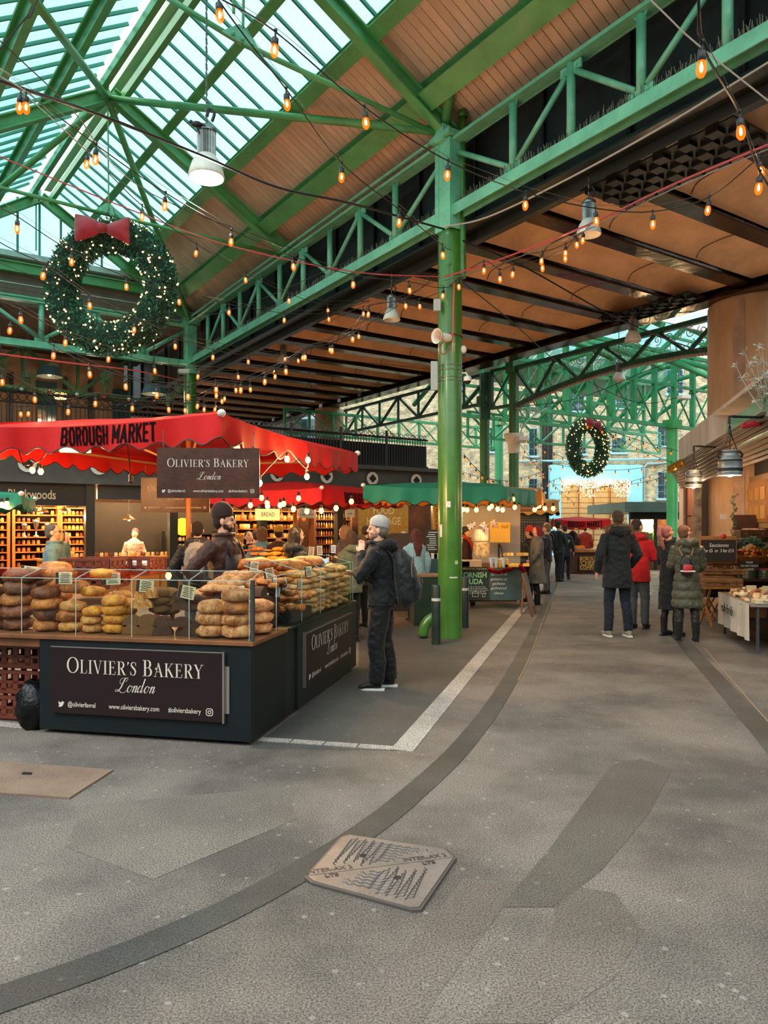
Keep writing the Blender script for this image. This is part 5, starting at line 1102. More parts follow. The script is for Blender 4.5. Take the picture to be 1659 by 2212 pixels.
def fest(label, lst, Y, e=11, parent_group='bulbs under the red bakery canopy', r=.032, cat='light bulb', lit=1):
    """pear bulbs hung in black holders; lst of pixel centres"""
    for i, q in enumerate(lst):
        x, y = q[:2]; yy = q[2] if len(q) > 2 else Y; c = P(x, y, yy); o = thing('light_bulb', label, cat, c, group=parent_group)
        MB().lathe([(.001, -r*1.25), (r*.55, -r*1.1), (r*.95, -r*.4), (r, .0), (r*.75, r*.6), (r*.45, r*1.05)], 12, c).build('bulb', WBULB, o, smooth=True)
        MB().lathe([(r*.5, r*.95), (r*.55, r*1.0), (r*.55, r*2.2), (r*.3, r*2.5), (.001, r*2.5)], 10, c).build('bulb_holder', SOC, o, smooth=True)
        if i % lit == 0: point_light(c-ZU*.06, e, (1, .55, .2))
fest('bright pear bulb hanging under the front edge of the big red canopy', [(70, 1015, 8.3), (88, 1018, 8.3), (197, 962, 8.5), (512, 966, 7.6), (561, 1043, 8), (620, 991, 8.6), (665, 993, 8.6), (663, 1029, 8.6)], 8, 30, 'bulbs under the big red canopy')
for i, pts in enumerate(([(36, 955, 8.5), (50, 1000, 8.3), (70, 1002, 8.3), (92, 990, 8.3), (112, 955, 8.5)], [(145, 955, 8.6), (165, 970, 8.5), (197, 955, 8.5), (240, 975, 8.4), (275, 958, 8.4)], [(562, 1030, 8), (590, 1000, 8.2), (620, 972, 8.5), (640, 990, 8.6), (663, 1012, 8.6), (668, 975, 8.8)], [(275, 958, 8.4), (280, 1000, 8.3), (283, 1030, 8.3)])):
    tag(MB().tube(spline([P(*p) for p in pts], 6), .007, 5).build('black_flex', CABLE), ('left', 'second', 'right', 'middle')[i]+' sagging black flex under the big red canopy', 'cable')
tag(MB().lathe([(.02, 0), (.028, .02), (.028, .09), (.01, .11)], 10, P(283, 1044, 8.3)).build('empty_bulb_holder', SOC), 'black bulb holder with an unlit bulb dangling under the red canopy', 'bulb holder')
lb = MB().box(P(163, 962, 8.6), (.34, .03, .17), .2).build('lit_strip_sign', mat('lit_label', (1, .72, .25), emit=1.6)); tag(lb, 'small lit yellow label under the big red canopy', 'label')

c1, c2 = yawf(20)
canopy('second red market canopy, further back over the deli shoppers', V((P(695, 0, 14).x, 14.0, 0)), V((-1, .06, 0)).normalized(), 2.9, V((.62, .78, 0)).normalized(), 2.6, 2.37, .30, .18, REDM, text={3: .52}, tsz=.27)
canopy('dark green market canopy behind the front column over the cheese stall', V((P(1092, 0, 13.6).x, 13.6, 0)), V((-1, .03, 0)).normalized(), 2.65, V((.42, .9, 0)).normalized(), 2.4, 2.40, .30, .12, GRM, m_in=ORM)
canopy('orange market canopy directly right of the green one', V((P(1166, 0, 18).x, 17.8, 0)), V((-1, .1, 0)).normalized(), 2.0, V((.25, .97, 0)).normalized(), 2.4, 2.55, .42, .10, ORM)
canopy('faded orange market canopy furthest back behind the orange one', V((P(1207, 0, 22).x, 22, 0)), V((-1, .1, 0)).normalized(), 1.8, V((.2, .97, 0)).normalized(), 2.4, 2.42, .38, .12, mat('faded_orange', 'c98a3a', r=.7, var=.2, vs=2))
canopy('distant red market canopy over the cheese company stall at the end of the aisle', V((P(1312, 0, 24).x, 23.6, 0)), V((-1, .02, 0)), 1.85, V((.1, .99, 0)).normalized(), 2.6, 1.86, .26, .10, REDM, text={0: .45}, tsz=.24, pole=False)
canopy('edge of a green market canopy at the left side of the picture', V((P(46, 0, 11).x, 11.0, 0)), V((-1, .06, 0)).normalized(), 2.6, V((-.35, .93, 0)).normalized(), 2.2, 2.12, .2, .12, GRM)
fest('bulb in the row of bulbs under the second red canopy', [(483, 1090), (541, 1091), (577, 1086), (565, 1075), (605, 1091), (613, 1088), (634, 1099), (645, 1076), (663, 1104), (694, 1103), (726, 1097), (759, 1083), (578, 1093)], 13, 9, 'bulbs under the second red canopy', .045, lit=2)
fest('bulb in the row under the green canopy', [(923, 1070), (1000, 1100), (1009, 1101), (1029, 1101), (1057, 1097), (1062, 1093), (1075, 1099), (1086, 1101), (1112, 1095), (1108, 1078)], 14, 12, 'bulbs under the green canopy', .042, lit=2)
fest('bulb in the row under the orange canopies', [(1143, 1088), (1158, 1085), (1160, 1093), (1177, 1098), (1195, 1098), (1155, 1100), (1165, 1092)], 18, 12, 'bulbs under the orange canopies', .055, lit=2)
fest('bulb under the distant red canopy', [(1193, 1131), (1199, 1139), (1219, 1127), (1255, 1134), (1283, 1136), (1303, 1134)], 24.5, 14, 'bulbs under the distant red canopy', .06, lit=2)
fest('bulb under the green canopy at the left edge', [(3, 1090), (15, 1088)], 11, 10, 'bulbs at the left edge', .04)

# ================================================================ lettering of the bakery
T_, t_ = .125, .032
def arc_(cx, cy, rx, ry, a0, a1, n=14): return [(cx+rx*cos(R(a0+(a1-a0)*i/n)), cy+ry*sin(R(a0+(a1-a0)*i/n))) for i in range(n+1)]
def wv_(pts, k=None): return [(x, y, w_) for (x, y), w_ in zip(pts, k)]
GLY = {}
def rnd_(cx, cy, rx, ry, a0, a1): return [(x, y, t_+(T_-t_)*abs(cos(R(a0+(a1-a0)*i/14)))**1.3) for i, (x, y) in enumerate(arc_(cx, cy, rx, ry, a0, a1))]
def stem(x, y0=0, y1=1, ser=True): 
    s = [[(x, y0, T_), (x, y1, T_)]]
    if ser: s += [[(x-.15, .015, t_), (x+.15, .015, t_)], [(x-.15, .985, t_), (x+.15, .985, t_)]]
    return s
GLY['O'] = (.86, [rnd_(.42, .5, .36, .49, 0, 180), rnd_(.42, .5, .36, .49, 180, 360)])
GLY['L'] = (.64, stem(.18)+[[(.18, .015, t_), (.56, .015, t_)], [(.55, .0, t_), (.60, .26, t_)]])
GLY['I'] = (.38, stem(.19))
GLY['V'] = (.76, [[(.12, 1, T_), (.40, .02, T_*.8)], [(.40, .0, t_*1.2), (.64, 1, t_)], [(.0, .985, t_), (.26, .985, t_)], [(.52, .985, t_), (.76, .985, t_)]])
GLY['E'] = (.66, stem(.18)+[[(.18, .985, t_), (.54, .985, t_)], [(.53, 1, t_), (.56, .78, t_)], [(.18, .52, t_), (.44, .52, t_)], [(.44, .42, t_), (.44, .62, t_)], [(.18, .015, t_), (.56, .015, t_)], [(.55, 0, t_), (.60, .25, t_)]])
GLY['R'] = (.74, stem(.18)+[[(.18, .985, t_), (.36, .985, t_)], rnd_(.36, .75, .20, .235, 90, -90), [(.36, .515, t_), (.18, .515, t_)], [(.36, .52, T_), (.62, .03, T_)], [(.56, .015, t_), (.76, .015, t_)]])
GLY["'"] = (.24, [[(.12, .98, .12), (.14, .88, .10), (.08, .74, .02)]])
GLY['S'] = (.56, [[(x, y, w_) for (x, y), w_ in zip([(.45, .78), (.40, .94), (.26, .985), (.12, .90), (.10, .76), (.22, .60), (.36, .47), (.44, .32), (.40, .10), (.26, .012), (.12, .06), (.06, .24)], [.03, .03, .04, .08, .11, .13, .13, .12, .08, .04, .03, .03])], [(.46, .70, t_), (.46, .97, t_)], [(.05, .02, t_), (.05, .30, t_)]])
GLY['B'] = (.70, stem(.18)+[[(.18, .985, t_), (.36, .985, t_)], rnd_(.36, .755, .17, .23, 90, -90), [(.18, .525, t_), (.38, .525, t_)], rnd_(.38, .27, .21, .255, 90, -90), [(.38, .015, t_), (.18, .015, t_)]])
GLY['A'] = (.80, [[(.40, 1, t_*1.2), (.13, .0, t_)], [(.38, 1, T_*.8), (.66, .0, T_)], [(.22, .36, t_), (.53, .36, t_)], [(.02, .015, t_), (.25, .015, t_)], [(.52, .015, t_), (.80, .015, t_)], [(.14, .62, .03), (.30, .46, .05)], [(.12, .56, .03), (.24, .52, .04)], [(.2, .70, .03), (.24, .56, .04)]])
GLY['K'] = (.78, stem(.18)+[[(.60, .97, t_), (.22, .46, t_)], [(.34, .58, T_), (.66, .03, T_)], [(.50, .985, t_), (.74, .985, t_)], [(.54, .015, t_), (.80, .015, t_)]])
GLY['Y'] = (.74, [[(.12, 1, T_), (.37, .48, T_)], [(.64, 1, t_), (.38, .48, t_)], [(.375, .5, T_), (.375, 0, T_)], [(.24, .015, t_), (.51, .015, t_)], [(0, .985, t_), (.25, .985, t_)], [(.52, .985, t_), (.76, .985, t_)]])
GLY[' '] = (.34, [])
def serif(mb, txt, x, y, h, M, sp=.05):
    for i, ch in enumerate(txt):
        adv, st = GLY[ch]; k = h*(1.18 if (i == 0 or txt[i-1] == ' ') else 1)
        for s in st: mb.ribbon([V((x+p[0]*k, y+p[1]*k, .001)) for p in s], [p[2]*k for p in s], (0, 0, 1), 0)
        x += (adv+sp)*k
    return x
def serif_w(txt, h, sp=.05): return sum((GLY[c][0]+sp)*h*(1.18 if (i == 0 or txt[i-1] == ' ') else 1) for i, c in enumerate(txt))
def script_london(mb, x, y, h):
    """copperplate style word built from pen strokes"""
    def st(pts, thick=.09, thin=.025):
        q = spline([V((p[0]+p[1]*.38, p[1], .001)) for p in pts], 6); ws = []
        for i in range(len(q)):
            d = (q[min(i+1, len(q)-1)]-q[max(i-1, 0)]); ws.append((thin+(thick-thin)*max(0, -d.normalized().y)**2 if d.length else thin)*h)
        mb.ribbon([V((x+p.x*h, y+p.y*h, .001)) for p in q], ws, (0, 0, 1), 0)
    st([(.42, .72), (.52, .92), (.44, 1.02), (.30, .90), (.24, .6), (.20, .3), (.08, .06), (-.10, .0), (-.16, .10), (-.04, .15), (.16, .06), (.40, -.06), (.62, -.02), (.70, .12)], .10)
    st([(.26, .55), (.02, .62), (-.02, .85), (.14, .98), (.34, .98)], .05)
    def o_(cx): st([(cx+.14, .42), (cx+.02, .48), (cx-.08, .25), (cx, .02), (cx+.12, .02), (cx+.22, .25), (cx+.14, .44), (cx+.2, .38), (cx+.32, .42)])
    def n_(cx): st([(cx, .30), (cx+.06, .48), (cx+.06, .2), (cx+.04, .0)]); st([(cx+.05, .15), (cx+.14, .42), (cx+.24, .46), (cx+.25, .25), (cx+.24, .04), (cx+.32, .02), (cx+.40, .2)])
    o_(.84); n_(1.16)
    st([(1.78, .42), (1.66, .48), (1.56, .25), (1.62, .02), (1.74, .06), (1.84, .3)]); st([(1.84, 1.0), (1.84, .5), (1.84, .06), (1.92, .02), (2.0, .2)])
    o_(2.16); n_(2.5)
SIGNC = mat('sign_letter', 'cfc4b4', r=.6); SIGNB = mat('sign_chocolate', '211214', r=.45, spec=.3, var=.1, vs=4); EDGE = mat('alu_edge', 'a8a29a', r=.3, m=.8)
def bakery_face(M, W, H, parent, m=SIGNC):
    """lettering laid out on a board W x H; M: x right, y up, origin board centre"""
    def go(mb, name): 
        mb.xf(M); return mb.build(name, m, parent)
    h = W*.072; w_ = serif_w("OLIVIER'S BAKERY", h); mb = MB(); serif(mb, "OLIVIER'S BAKERY", -w_/2, H*.12, h, M); go(mb, 'lettering')
    mb = MB(); script_london(mb, -W*.10, -H*.13, W*.075); go(mb, 'script_lettering')
    z = -H*.36; s = W*.037
    text_mesh('@olivierfavrel', s, M @ Matrix.Translation((-W*.31, z, .001)), m, parent, sx=.8, ext=0, bold=.0003)
    text_mesh('www.oliviersbakery.com', s, M @ Matrix.Translation((W*.0, z, .001)), m, parent, sx=.8, ext=0, bold=.0003)
    text_mesh('#oliviersbakery', s, M @ Matrix.Translation((W*.29, z, .001)), m, parent, sx=.8, ext=0, bold=.0003)
    k = W*.034; b = MB(); pts = [(-.5, -.42), (-.1, -.5), (.3, -.3), (.48, .1), (.62, .28), (.46, .30), (.36, .44), (.16, .42), (.05, .2), (-.2, .28), (-.42, .42), (-.44, .2), (-.36, .05), (-.46, .02), (-.34, -.14), (-.28, -.3)]
    vs = [V((-W*.435+x*k, z+y*k, .001)) for x, y in pts]; c0 = sum(vs, V())/len(vs); b.add(vs+[c0], [(i, (i+1) % 16, 16) for i in range(16)]); go(b, 'bird_logo')
    q = MB(); cx, cy = W*.43, z; rr = k*.52
    sqp = [V((cx+rr*math.copysign(abs(cos(a))**.5, cos(a)), cy+rr*math.copysign(abs(sin(a))**.5, sin(a)), .001)) for a in [2*pi*i/32 for i in range(33)]]; q.ribbon(sqp, [k*.12]*33, (0, 0, 1), 0)
    q.ribbon([V((cx+rr*.45*cos(a), cy+rr*.45*sin(a), .001)) for a in [2*pi*i/20 for i in range(21)]], [k*.12]*21, (0, 0, 1), 0); q.ribbon([V((cx+rr*.5, cy+rr*.55, .001)), V((cx+rr*.68, cy+rr*.55, .001))], [k*.12]*2, (0, 0, 1), 0); go(q, 'camera_logo')

# ================================================================ bakery stall counter
BFd, BS = yawf(12); BC = G(543, 1613); ZT = CH-249*BC.y/F
def BP(u, s, z=0.): return BC+BFd*u+BS*s+ZU*z         # u: to the left along the front, s: back along the side
def ucol(px, s):                                        # u at pixel column px on the line parallel to the front at depth s
    k = (px-CX)/F; o = BC+BS*s; return (k*o.y-o.x)/(BFd.x-k*BFd.y)
def scol(px, u):
    k = (px-CX)/F; o = BC+BFd*u; return (k*o.y-o.x)/(BS.x-k*BS.y)
def bbox(u0, u1, s0, s1, z0, z1, m, name, par, **k):
    p = [BP(u1, s0, z0), BP(u0, s0, z0), BP(u0, s1, z0), BP(u1, s1, z0), BP(u1, s0, z1), BP(u0, s0, z1), BP(u0, s1, z1), BP(u1, s1, z1)]
    return MB().hexa(p).build(name, m, par, **k)
NAVY = mat('counter_paint', '0d1719', r=.55, spec=.3, var=.2, vs=3, bump=.06, bs=30); NAVS = mat('counter_side', '161e1d', r=.5, spec=.3, var=.2, vs=2)
LF, LS = 1.775, 3.07; sm = scol(638, 0)
ct = thing('bakery_counter', 'dark painted L-shaped bakery counter with chocolate name boards', 'counter', BC)
bbox(0, LF, 0, .75, .03, ZT-.03, NAVY, 'front_cabinet', ct, bev=.004); bbox(0, .75, .74, sm, .03, ZT-.03, NAVS, 'side_cabinet', ct, bev=.004); bbox(-.02, .75, sm+.006, LS, .03, ZT-.02, NAVS, 'side_cabinet', ct, bev=.004)
WTOP = mat('counter_wood', '7a4f31', r=.45, var=.2, vs=3)
bbox(-.02, 3.7, -.02, .75, ZT-.03, ZT, WTOP, 'worktop', ct, bev=.003); bbox(-.03, .76, .75, LS+.02, ZT-.02, ZT, NAVY, 'worktop', ct, bev=.003)
bbox(LF, 3.7, .02, .06, ZT-.10, ZT-.03, WTOP, 'shelf_rail', ct)
bbox(0, .03, LS+.03, LS+.06, .05, ZT, mat('raw_edge', 'b58c66', r=.7), 'edge_board', ct)
# trestle under the open left part
for u in (1.95, 3.3): MB().beam(BP(u, .1, 0), BP(u-.15, .3, ZT-.03), .04).beam(BP(u-.05, .6, 0), BP(u-.2, .3, ZT-.03), .04).build('trestle_leg', BLACK, ct)
# name boards
def hitf(px, py, s=0.): u = ucol(px, s); p = BP(u, s); return u, CH+(HY-py)/F*p.y
u0, z0 = hitf(482, 1563, -.02); u1, z1 = hitf(112, 1406, -.02)
W, H = u1-u0, z1-z0; z0 = .175; H = .51; 
sb = bbox(u0, u1, -.035, -.012, z0, z0+H, SIGNB, 'name_board', ct); bbox(u0-.012, u0, -.035, -.01, z0-.01, z0+H+.01, EDGE, 'edge_strip', sb); bbox(u0, u1, -.037, -.012, z0+H, z0+H+.006, EDGE, 'edge_strip', sb); bbox(u0-.045, u0-.012, -.012, -.004, z0+.06, z0+H-.1, EDGE, 'backing_strip', sb)
bakery_face(plane_M(BP((u0+u1)/2, -.037, z0+H/2), -BFd, ZU), W, H, sb)
s0, s1 = scol(657, -.03), scol(758, -.03)
sb2 = bbox(-.045, -.022, s0, s1, .20, .665, SIGNB, 'name_board', ct); bbox(-.047, -.02, s0-.012, s0, .19, .68, EDGE, 'edge_strip', sb2); bbox(-.047, -.02, s0, s1, .665, .672, EDGE, 'edge_strip', sb2)
bakery_face(plane_M(BP(-.047, (s0+s1)/2, .435), BS, ZU), s1-s0, .465, sb2)
# display glass
DG = glassmat('display_glass', 'f4f8f6', .0, .03, .22); GED = mat('glass_edge', 'bcd0c8', r=.15, spec=.8, alpha=.7)
gd = thing('glass_screen', 'clear glass screens standing along the front edge of the bakery counter', 'glass screen', BP(1.7, .03, ZT))
xs = [540, 410, 286, 165, 48, -80]
for i in range(5):
    a, b = ucol(xs[i], .03), ucol(xs[i+1], .03); pn = bbox(a+.006, b-.002, .028, .034, ZT+.004, 1.215, DG, 'pane', gd)
    e = MB(); e.beam(BP(a+.006, .031, ZT), BP(a+.006, .031, 1.215), .005); e.beam(BP(a, .031, 1.215), BP(b, .031, 1.215), .006); e.build('pane_edge', GED, pn)
    e = MB().poly([BP(a+.006, .03, 1.215), BP(b-.002, .03, 1.215), BP(b-.002, .26, 1.275), BP(a+.006, .26, 1.275)], .005).build('top_pane', DG, gd); MB().beam(BP(a, .26, 1.275), BP(b, .26, 1.275), .005).beam(BP(a+.006, .03, 1.215), BP(a+.006, .26, 1.275), .005).build('pane_edge', GED, e)
bbox(-.012, .012, .01, .04, ZT, 1.225, mat('grey_post', '4c5352', r=.35, m=.6), 'metal_post', gd)
gs_ = thing('glass_case', 'tall clear glass case over the flatbreads along the side of the bakery counter', 'display case', BP(0, 2, ZT))
sx_ = [scol(x, .02) for x in (597, 652, 692, 728, 757, 776)]
for i in range(5):
    a, b = sx_[i], sx_[i+1]; b = min(b, LS); pn = bbox(.018, .024, a+.004, b, ZT+.004, 1.22, DG, 'pane', gs_)
    MB().beam(BP(.02, a, ZT), BP(.02, a, 1.22), .006).beam(BP(.02, a, 1.22), BP(.02, b, 1.22), .007).build('pane_edge', GED, pn)
    q = MB().poly([BP(.02, a, 1.22), BP(.02, b, 1.22), BP(.3, b, 1.30), BP(.3, a, 1.30)], .005).build('top_pane', DG, gs_); MB().beam(BP(.3, a, 1.30), BP(.3, b, 1.30), .006).beam(BP(.02, a, 1.22), BP(.3, a, 1.30), .006).build('pane_edge', GED, q)
pn = bbox(.02, .6, LS-.006, LS, ZT, 1.24, DG, 'pane', gs_); MB().beam(BP(.02, LS, ZT), BP(.02, LS, 1.22), .006).build('pane_edge', GED, pn)
# ---------------------------------------------------------------- loaves
def crust(name, c, c2, fl=.35):
    m = mat(name, c, c2=c2, r=.5, var=.4, vs=1.7, bump=.6, bs=7, rnd=.16); return m
CR = {'dark': crust('crust_dark', '8f4817', '4a220a'), 'brown': crust('crust_brown', 'c97526', '84420f'), 'pale': crust('crust_pale', 'dda052', 'b0651f'), 'yellow': crust('crust_yellow', 'e89a24', 'b8640c'), 'seed': mat('crust_seeded', 'cc8a42', c2='4d240c', r=.75, var=.5, vs=34, bump=.9, bs=60, rnd=.12), 'rye': mat('crust_rye', '7a4a2c', c2='3a1e10', r=.75, var=.5, vs=16, bump=.8, bs=40, rnd=.12), 'floury': mat('crust_floury', 'dda068', c2='a4581c', r=.7, var=.5, vs=2.2, bump=.6, bs=8, rnd=.12), 'white': mat('flatbread_crust', 'e0ba80', c2='b57634', r=.7, var=.4, vs=2, bump=.5, bs=8, rnd=.12), 'gold': mat('croissant_crust', 'c8762a', c2='7f3c12', r=.4, var=.45, vs=3, bump=.4, bs=8, rnd=.15, coat=.3)}
CUT = mat('cut_crumb', 'bd8a5a', c2='8a5a34', r=.85, var=.4, vs=30, bump=.6, bs=70); CUTD = mat('cut_rye', '5c3422', c2='3a2014', r=.85, var=.4, vs=30, bump=.5, bs=70)
LP_ = {}
def loafmesh(kind, k):
    key = (kind, k)
    if key in LP_: return LP_[key]
    rs = random.Random(hash(kind) % 97*0+len(kind)*31+k); mb = MB(); off = V((rs.random()*20, rs.random()*20, k*3.3))
    if kind in ('round', 'long', 'flat'):
        ex = {'round': (1, .92, .40), 'long': (1, .52, .33), 'flat': (1, .46, .17)}[kind]; n, kk = (22, 12)
        def fn(p):
            q = V((p.x, p.y, p.z)); q.z = math.copysign(abs(q.z)**(.85 if q.z > 0 else .55), q.z)*(1 if q.z > 0 else .72)
            f = 1+.16*noise.noise(q*1.7+off)+.05*noise.noise(q*5+off)
            if q.z > .2 and kind != 'flat': f -= .09*math.exp(-((q.y+.25*q.x)/.14)**2)
            return q*f
        mb.ball((0, 0, ex[2]*.72), ex, n, kk, fn=fn)
        me = [mb]
    elif kind == 'half':     # cut loaf: domed section, flat cut face towards the camera
        prof = [(cos(a), max(0, sin(a))**.8) for a in [pi*i/14 for i in range(15)]]; n = 8; vs = []
        for i in range(n+1):
            y = i/n*1.5; sc = (1-(i/n)**4*.55)
            for (x, z) in prof: p = V((x*sc, y, z*sc*.72)); f = 1+.07*noise.noise(p*2.5+off); vs.append(V((p.x*f, p.y, p.z*f)))
        mb.add(vs, [(i*15+j, i*15+j+1, (i+1)*15+j+1, (i+1)*15+j) for i in range(n) for j in range(14)]+[tuple(n*15+j for j in range(15))])
        mb.mi = 1; mb.add([v+V((0, -.002, 0)) for v in vs[:15]], [tuple(range(14, -1, -1))])
    elif kind == 'croissant':
        path = []; rad = []
        for i in range(15):
            a = R(200)+R(-220)*i/14; path.append((cos(a)*.75, sin(a)*.55, .3+.05*sin(i*2.2))); s = sin(pi*i/14); rad.append((.06+.30*s)*(1+.12*(i % 2)))
        mb.tube(path, rad, 10)
    me_o = mb.build('bread', [CR['brown'], CUT], world=False, smooth=True); me = me_o.data; bpy.data.objects.remove(me_o); LP_[key] = me; return me
NAMES = {'round': 'bread_loaf', 'long': 'bread_loaf', 'flat': 'flatbread', 'half': 'half_loaf', 'croissant': 'croissant'}
MV = {}
def bread(kind, cm, loc, sz, rz, label, group, tilt=0, zf=1.):
    k = random.randrange(4); key = (kind, k, cm)
    if key not in MV:
        me = loafmesh(kind, k).copy(); me.materials.clear(); me.materials.append(CR[cm]); 
        if kind == 'half': me.materials.append(CUTD if cm == 'rye' else CUT)
        MV[key] = me
    o = bpy.data.objects.new(NAMES[kind], MV[key]); COL.objects.link(o); o.location = loc; o.rotation_euler = (tilt, random.uniform(-.05, .05), rz); o.scale = (sz, sz, sz*zf)
    return tag(o, label, 'bread', group)
ORD = ['topmost', 'second from the top', 'third from the top', 'fourth from the top', 'fifth from the top', 'sixth from the top']
random.seed(77)
FR_ = math.atan2(-BFd.y, -BFd.x)
def stack(px, s, n, w, kind, cm, desc, rz=0, h=None, z0=None, grp=None, jit=.012, wf=1., top=None):
    """n loaves piled at pixel column px, s metres behind the glass; w = loaf width in px"""
    p = BP(ucol(px, s), s); r = w*p.y/F/2; hh = h or {'round': .40*1.40, 'long': .33*1.40, 'flat': .17*1.45, 'half': .66, 'croissant': .5}[kind]*r
    zf = {'half': 1.4}.get(kind, 1.32); hh *= zf; z = ZT+((z0 or ZT)-ZT)*1.25+.003
    for i in range(n):
        c = cm if isinstance(cm, str) else cm[i % len(cm)]; k = r*random.uniform(.95, 1.05)
        l = '%s, %s of its pile' % (desc, ORD[n-1-i] if n-1-i < 6 else 'low down')
        bread(kind, c, (p.x+random.uniform(-jit, jit), p.y+random.uniform(-jit, jit), z), k, FR_+rz+(random.uniform(-.25, .25)), l if n > 1 else desc, grp, zf=zf); z += hh
    return z
q = stack(-8, .22, 4, 62, 'round', 'dark', 'dark loaf at the left edge'); stack(38, .22, 4, 68, 'round', ('dark', 'dark', 'brown'), 'dark brown loaf, leftmost whole pile')
stack(50, .24, 1, 88, 'long', 'dark', 'long glossy dark loaf on top of the leftmost pile', z0=ZT+.30); stack(102, .20, 4, 62, 'round', ('brown', 'dark'), 'brown loaf behind the second glass pane'); stack(130, .22, 1, 78, 'long', 'brown', 'scored brown loaf on top behind the second pane', z0=ZT+.335)
stack(155, .22, 3, 58, 'round', ('pale', 'brown'), 'loaf right of the second glass joint'); stack(160, .3, 1, 62, 'round', 'brown', 'rough topped loaf right of the second glass joint', z0=ZT+.24)
stack(202, .20, 3, 48, 'round', ('pale', 'pale', 'yellow'), 'small pale loaf left of the tall yellow pile'); stack(200, .30, 1, 50, 'round', 'yellow', 'yellow loaf behind the tall yellow pile', z0=ZT+.22)
stack(246, .20, 4, 52, 'round', 'yellow', 'yellow loaf in the tall yellow pile'); stack(226, .22, 1, 64, 'long', 'yellow', 'big yellow loaf crowning the tall yellow pile', z0=ZT+.34); stack(275, .30, 3, 44, 'round', 'yellow', 'yellow loaf right of the tall yellow pile', z0=ZT+.06); stack(258, .42, 4, 52, 'round', 'yellow', 'yellow loaf behind the tall yellow pile, rear row')
stack(280, .15, 2, 42, 'half', 'seed', 'seeded half loaf left of the cut breads'); stack(313, .15, 2, 46, 'half', 'seed', 'seeded half loaf under the pale cut loaves'); stack(307, .22, 2, 48, 'half', 'pale', 'pale cut loaf facing the customer', z0=ZT+.16)
stack(352, .15, 2, 44, 'half', 'rye', 'cracked rye half loaf in the lower middle'); stack(345, .35, 3, 46, 'round', 'seed', 'seeded loaf behind the pale cut loaves', z0=ZT+.12); stack(392, .15, 2, 42, 'half', 'rye', 'cracked rye half loaf at lower right'); stack(388, .2, 2, 46, 'half', 'rye', 'dark cut rye loaf, upper pair', z0=ZT+.155); stack(424, .15, 2, 34, 'half', 'rye', 'small rye half beside the floury pile'); stack(425, .32, 2, 46, 'round', 'rye', 'rye round behind the floury pile', z0=ZT+.14); stack(365, .42, 3, 50, 'round', 'seed', 'seeded round in the rear row', z0=ZT+.10)
stack(459, .17, 3, 68, 'round', 'floury', 'floury brown loaf left of the metal corner post'); stack(513, .17, 4, 70, 'round', ('floury', 'floury', 'brown'), 'floury loaf right beside the metal corner post'); stack(562, .42, 3, 62, 'round', 'floury', 'floury loaf just behind the metal corner post')
stack(70, .5, 1, 120, 'long', 'seed', 'long seeded slab loaf lying at the back left', z0=ZT+.26); stack(120, .55, 5, 70, 'round', 'brown', 'brown loaf in the rear row at the left', z0=ZT)
# side of the stall
def sstack(u, s, n, r, kind, cm, desc, rz=pi/2, z0=None, h=None, jit=.012, grp=None):
    p = BP(u, s); hh = h or {'round': .54, 'long': .44, 'flat': .225, 'half': .66, 'croissant': .42}[kind]*r; zf = 1.6 if kind == 'flat' else 1.1; hh *= zf; z = (z0 or ZT)+.003
    for i in range(n): bread(kind, cm if isinstance(cm, str) else random.choice(cm), (p.x+random.uniform(-jit, jit), p.y+random.uniform(-jit, jit), z), r*random.uniform(.94, 1.06), FR_+rz+random.uniform(-.2, .2), desc+((', %s of its pile' % ORD[n-1-i]) if n <= 6 and not grp else ''), grp, zf=zf); z += hh
for j, s in enumerate((1.62, 1.86, 2.1, 2.34, 2.58, 2.82)):
    nm = ('first', 'second', 'third', 'fourth', 'fifth', 'last')[j]+' column of flatbreads counted from the corner'; 
    sstack(.17, s, 7, .165, 'flat', ('white', 'pale') if j < 3 else 'white', 'floury flatbread in the '+nm, rz=0, grp='flatbreads, '+nm, jit=.02)
    if j < 4: sstack(.48, s, 8, .165, 'flat', ('pale', 'brown'), 'golden flatbread behind the '+nm, rz=0, grp='flatbreads behind the '+nm, jit=.02)
sstack(.32, 1.75, 1, .22, 'long', 'brown', 'very long golden loaf lying over the flatbreads', rz=.1, z0=ZT+.40); sstack(.30, 2.25, 1, .2, 'long', 'brown', 'long loaf lying over the rear flatbreads', rz=.2, z0=ZT+.42); sstack(.5, 1.4, 5, .2, 'long', 'brown', 'long brown loaf behind the croissants', rz=.3, z0=ZT+.05)
for i in range(20): p = (.08+.09*(i % 4), 1.12+.12*(i//4 % 4)); z = ZT+.10+.075*(i//8); bread('croissant', 'gold', BP(p[0]+random.uniform(-.01, .01), p[1], z), .085, random.uniform(0, 6), 'golden croissant heaped in the black basket', 'croissants in the black basket', tilt=random.uniform(-.3, .3))
bk = bbox(.03, .40, 1.05, 1.55, ZT, ZT+.11, mat('black_basket', '141414', r=.6, bump=.6, bs=80), 'pastry_basket', None); tag(bk, 'low black basket under the croissants beside the flatbreads', 'basket')
for i, s in enumerate((.66, .86)): sstack(.14, s, 5, .095, 'half', 'rye', 'rye block in the %s dark pile' % ('nearer' if i == 0 else 'farther'), rz=pi/2, z0=ZT)
for i in range(12): bread('long', 'brown', BP(.12+.1*(i % 3), .78+.09*(i//3), ZT+.33+.03*(i % 2)), .085, random.uniform(0, 3), 'small brown roll heaped above the rye blocks', 'rolls above the rye blocks')
for i in range(16): bread('round', 'floury', BP(.33+.13*(i % 4), .60+.14*(i//4), ZT+.18+.16*(1-abs(i % 4-1.5)/2.)+.03*(i//4)), .105, random.uniform(0, 3), 'cracked floury country loaf in the heap before the baker', 'country loaves heaped before the baker', tilt=random.uniform(-.2, .2))
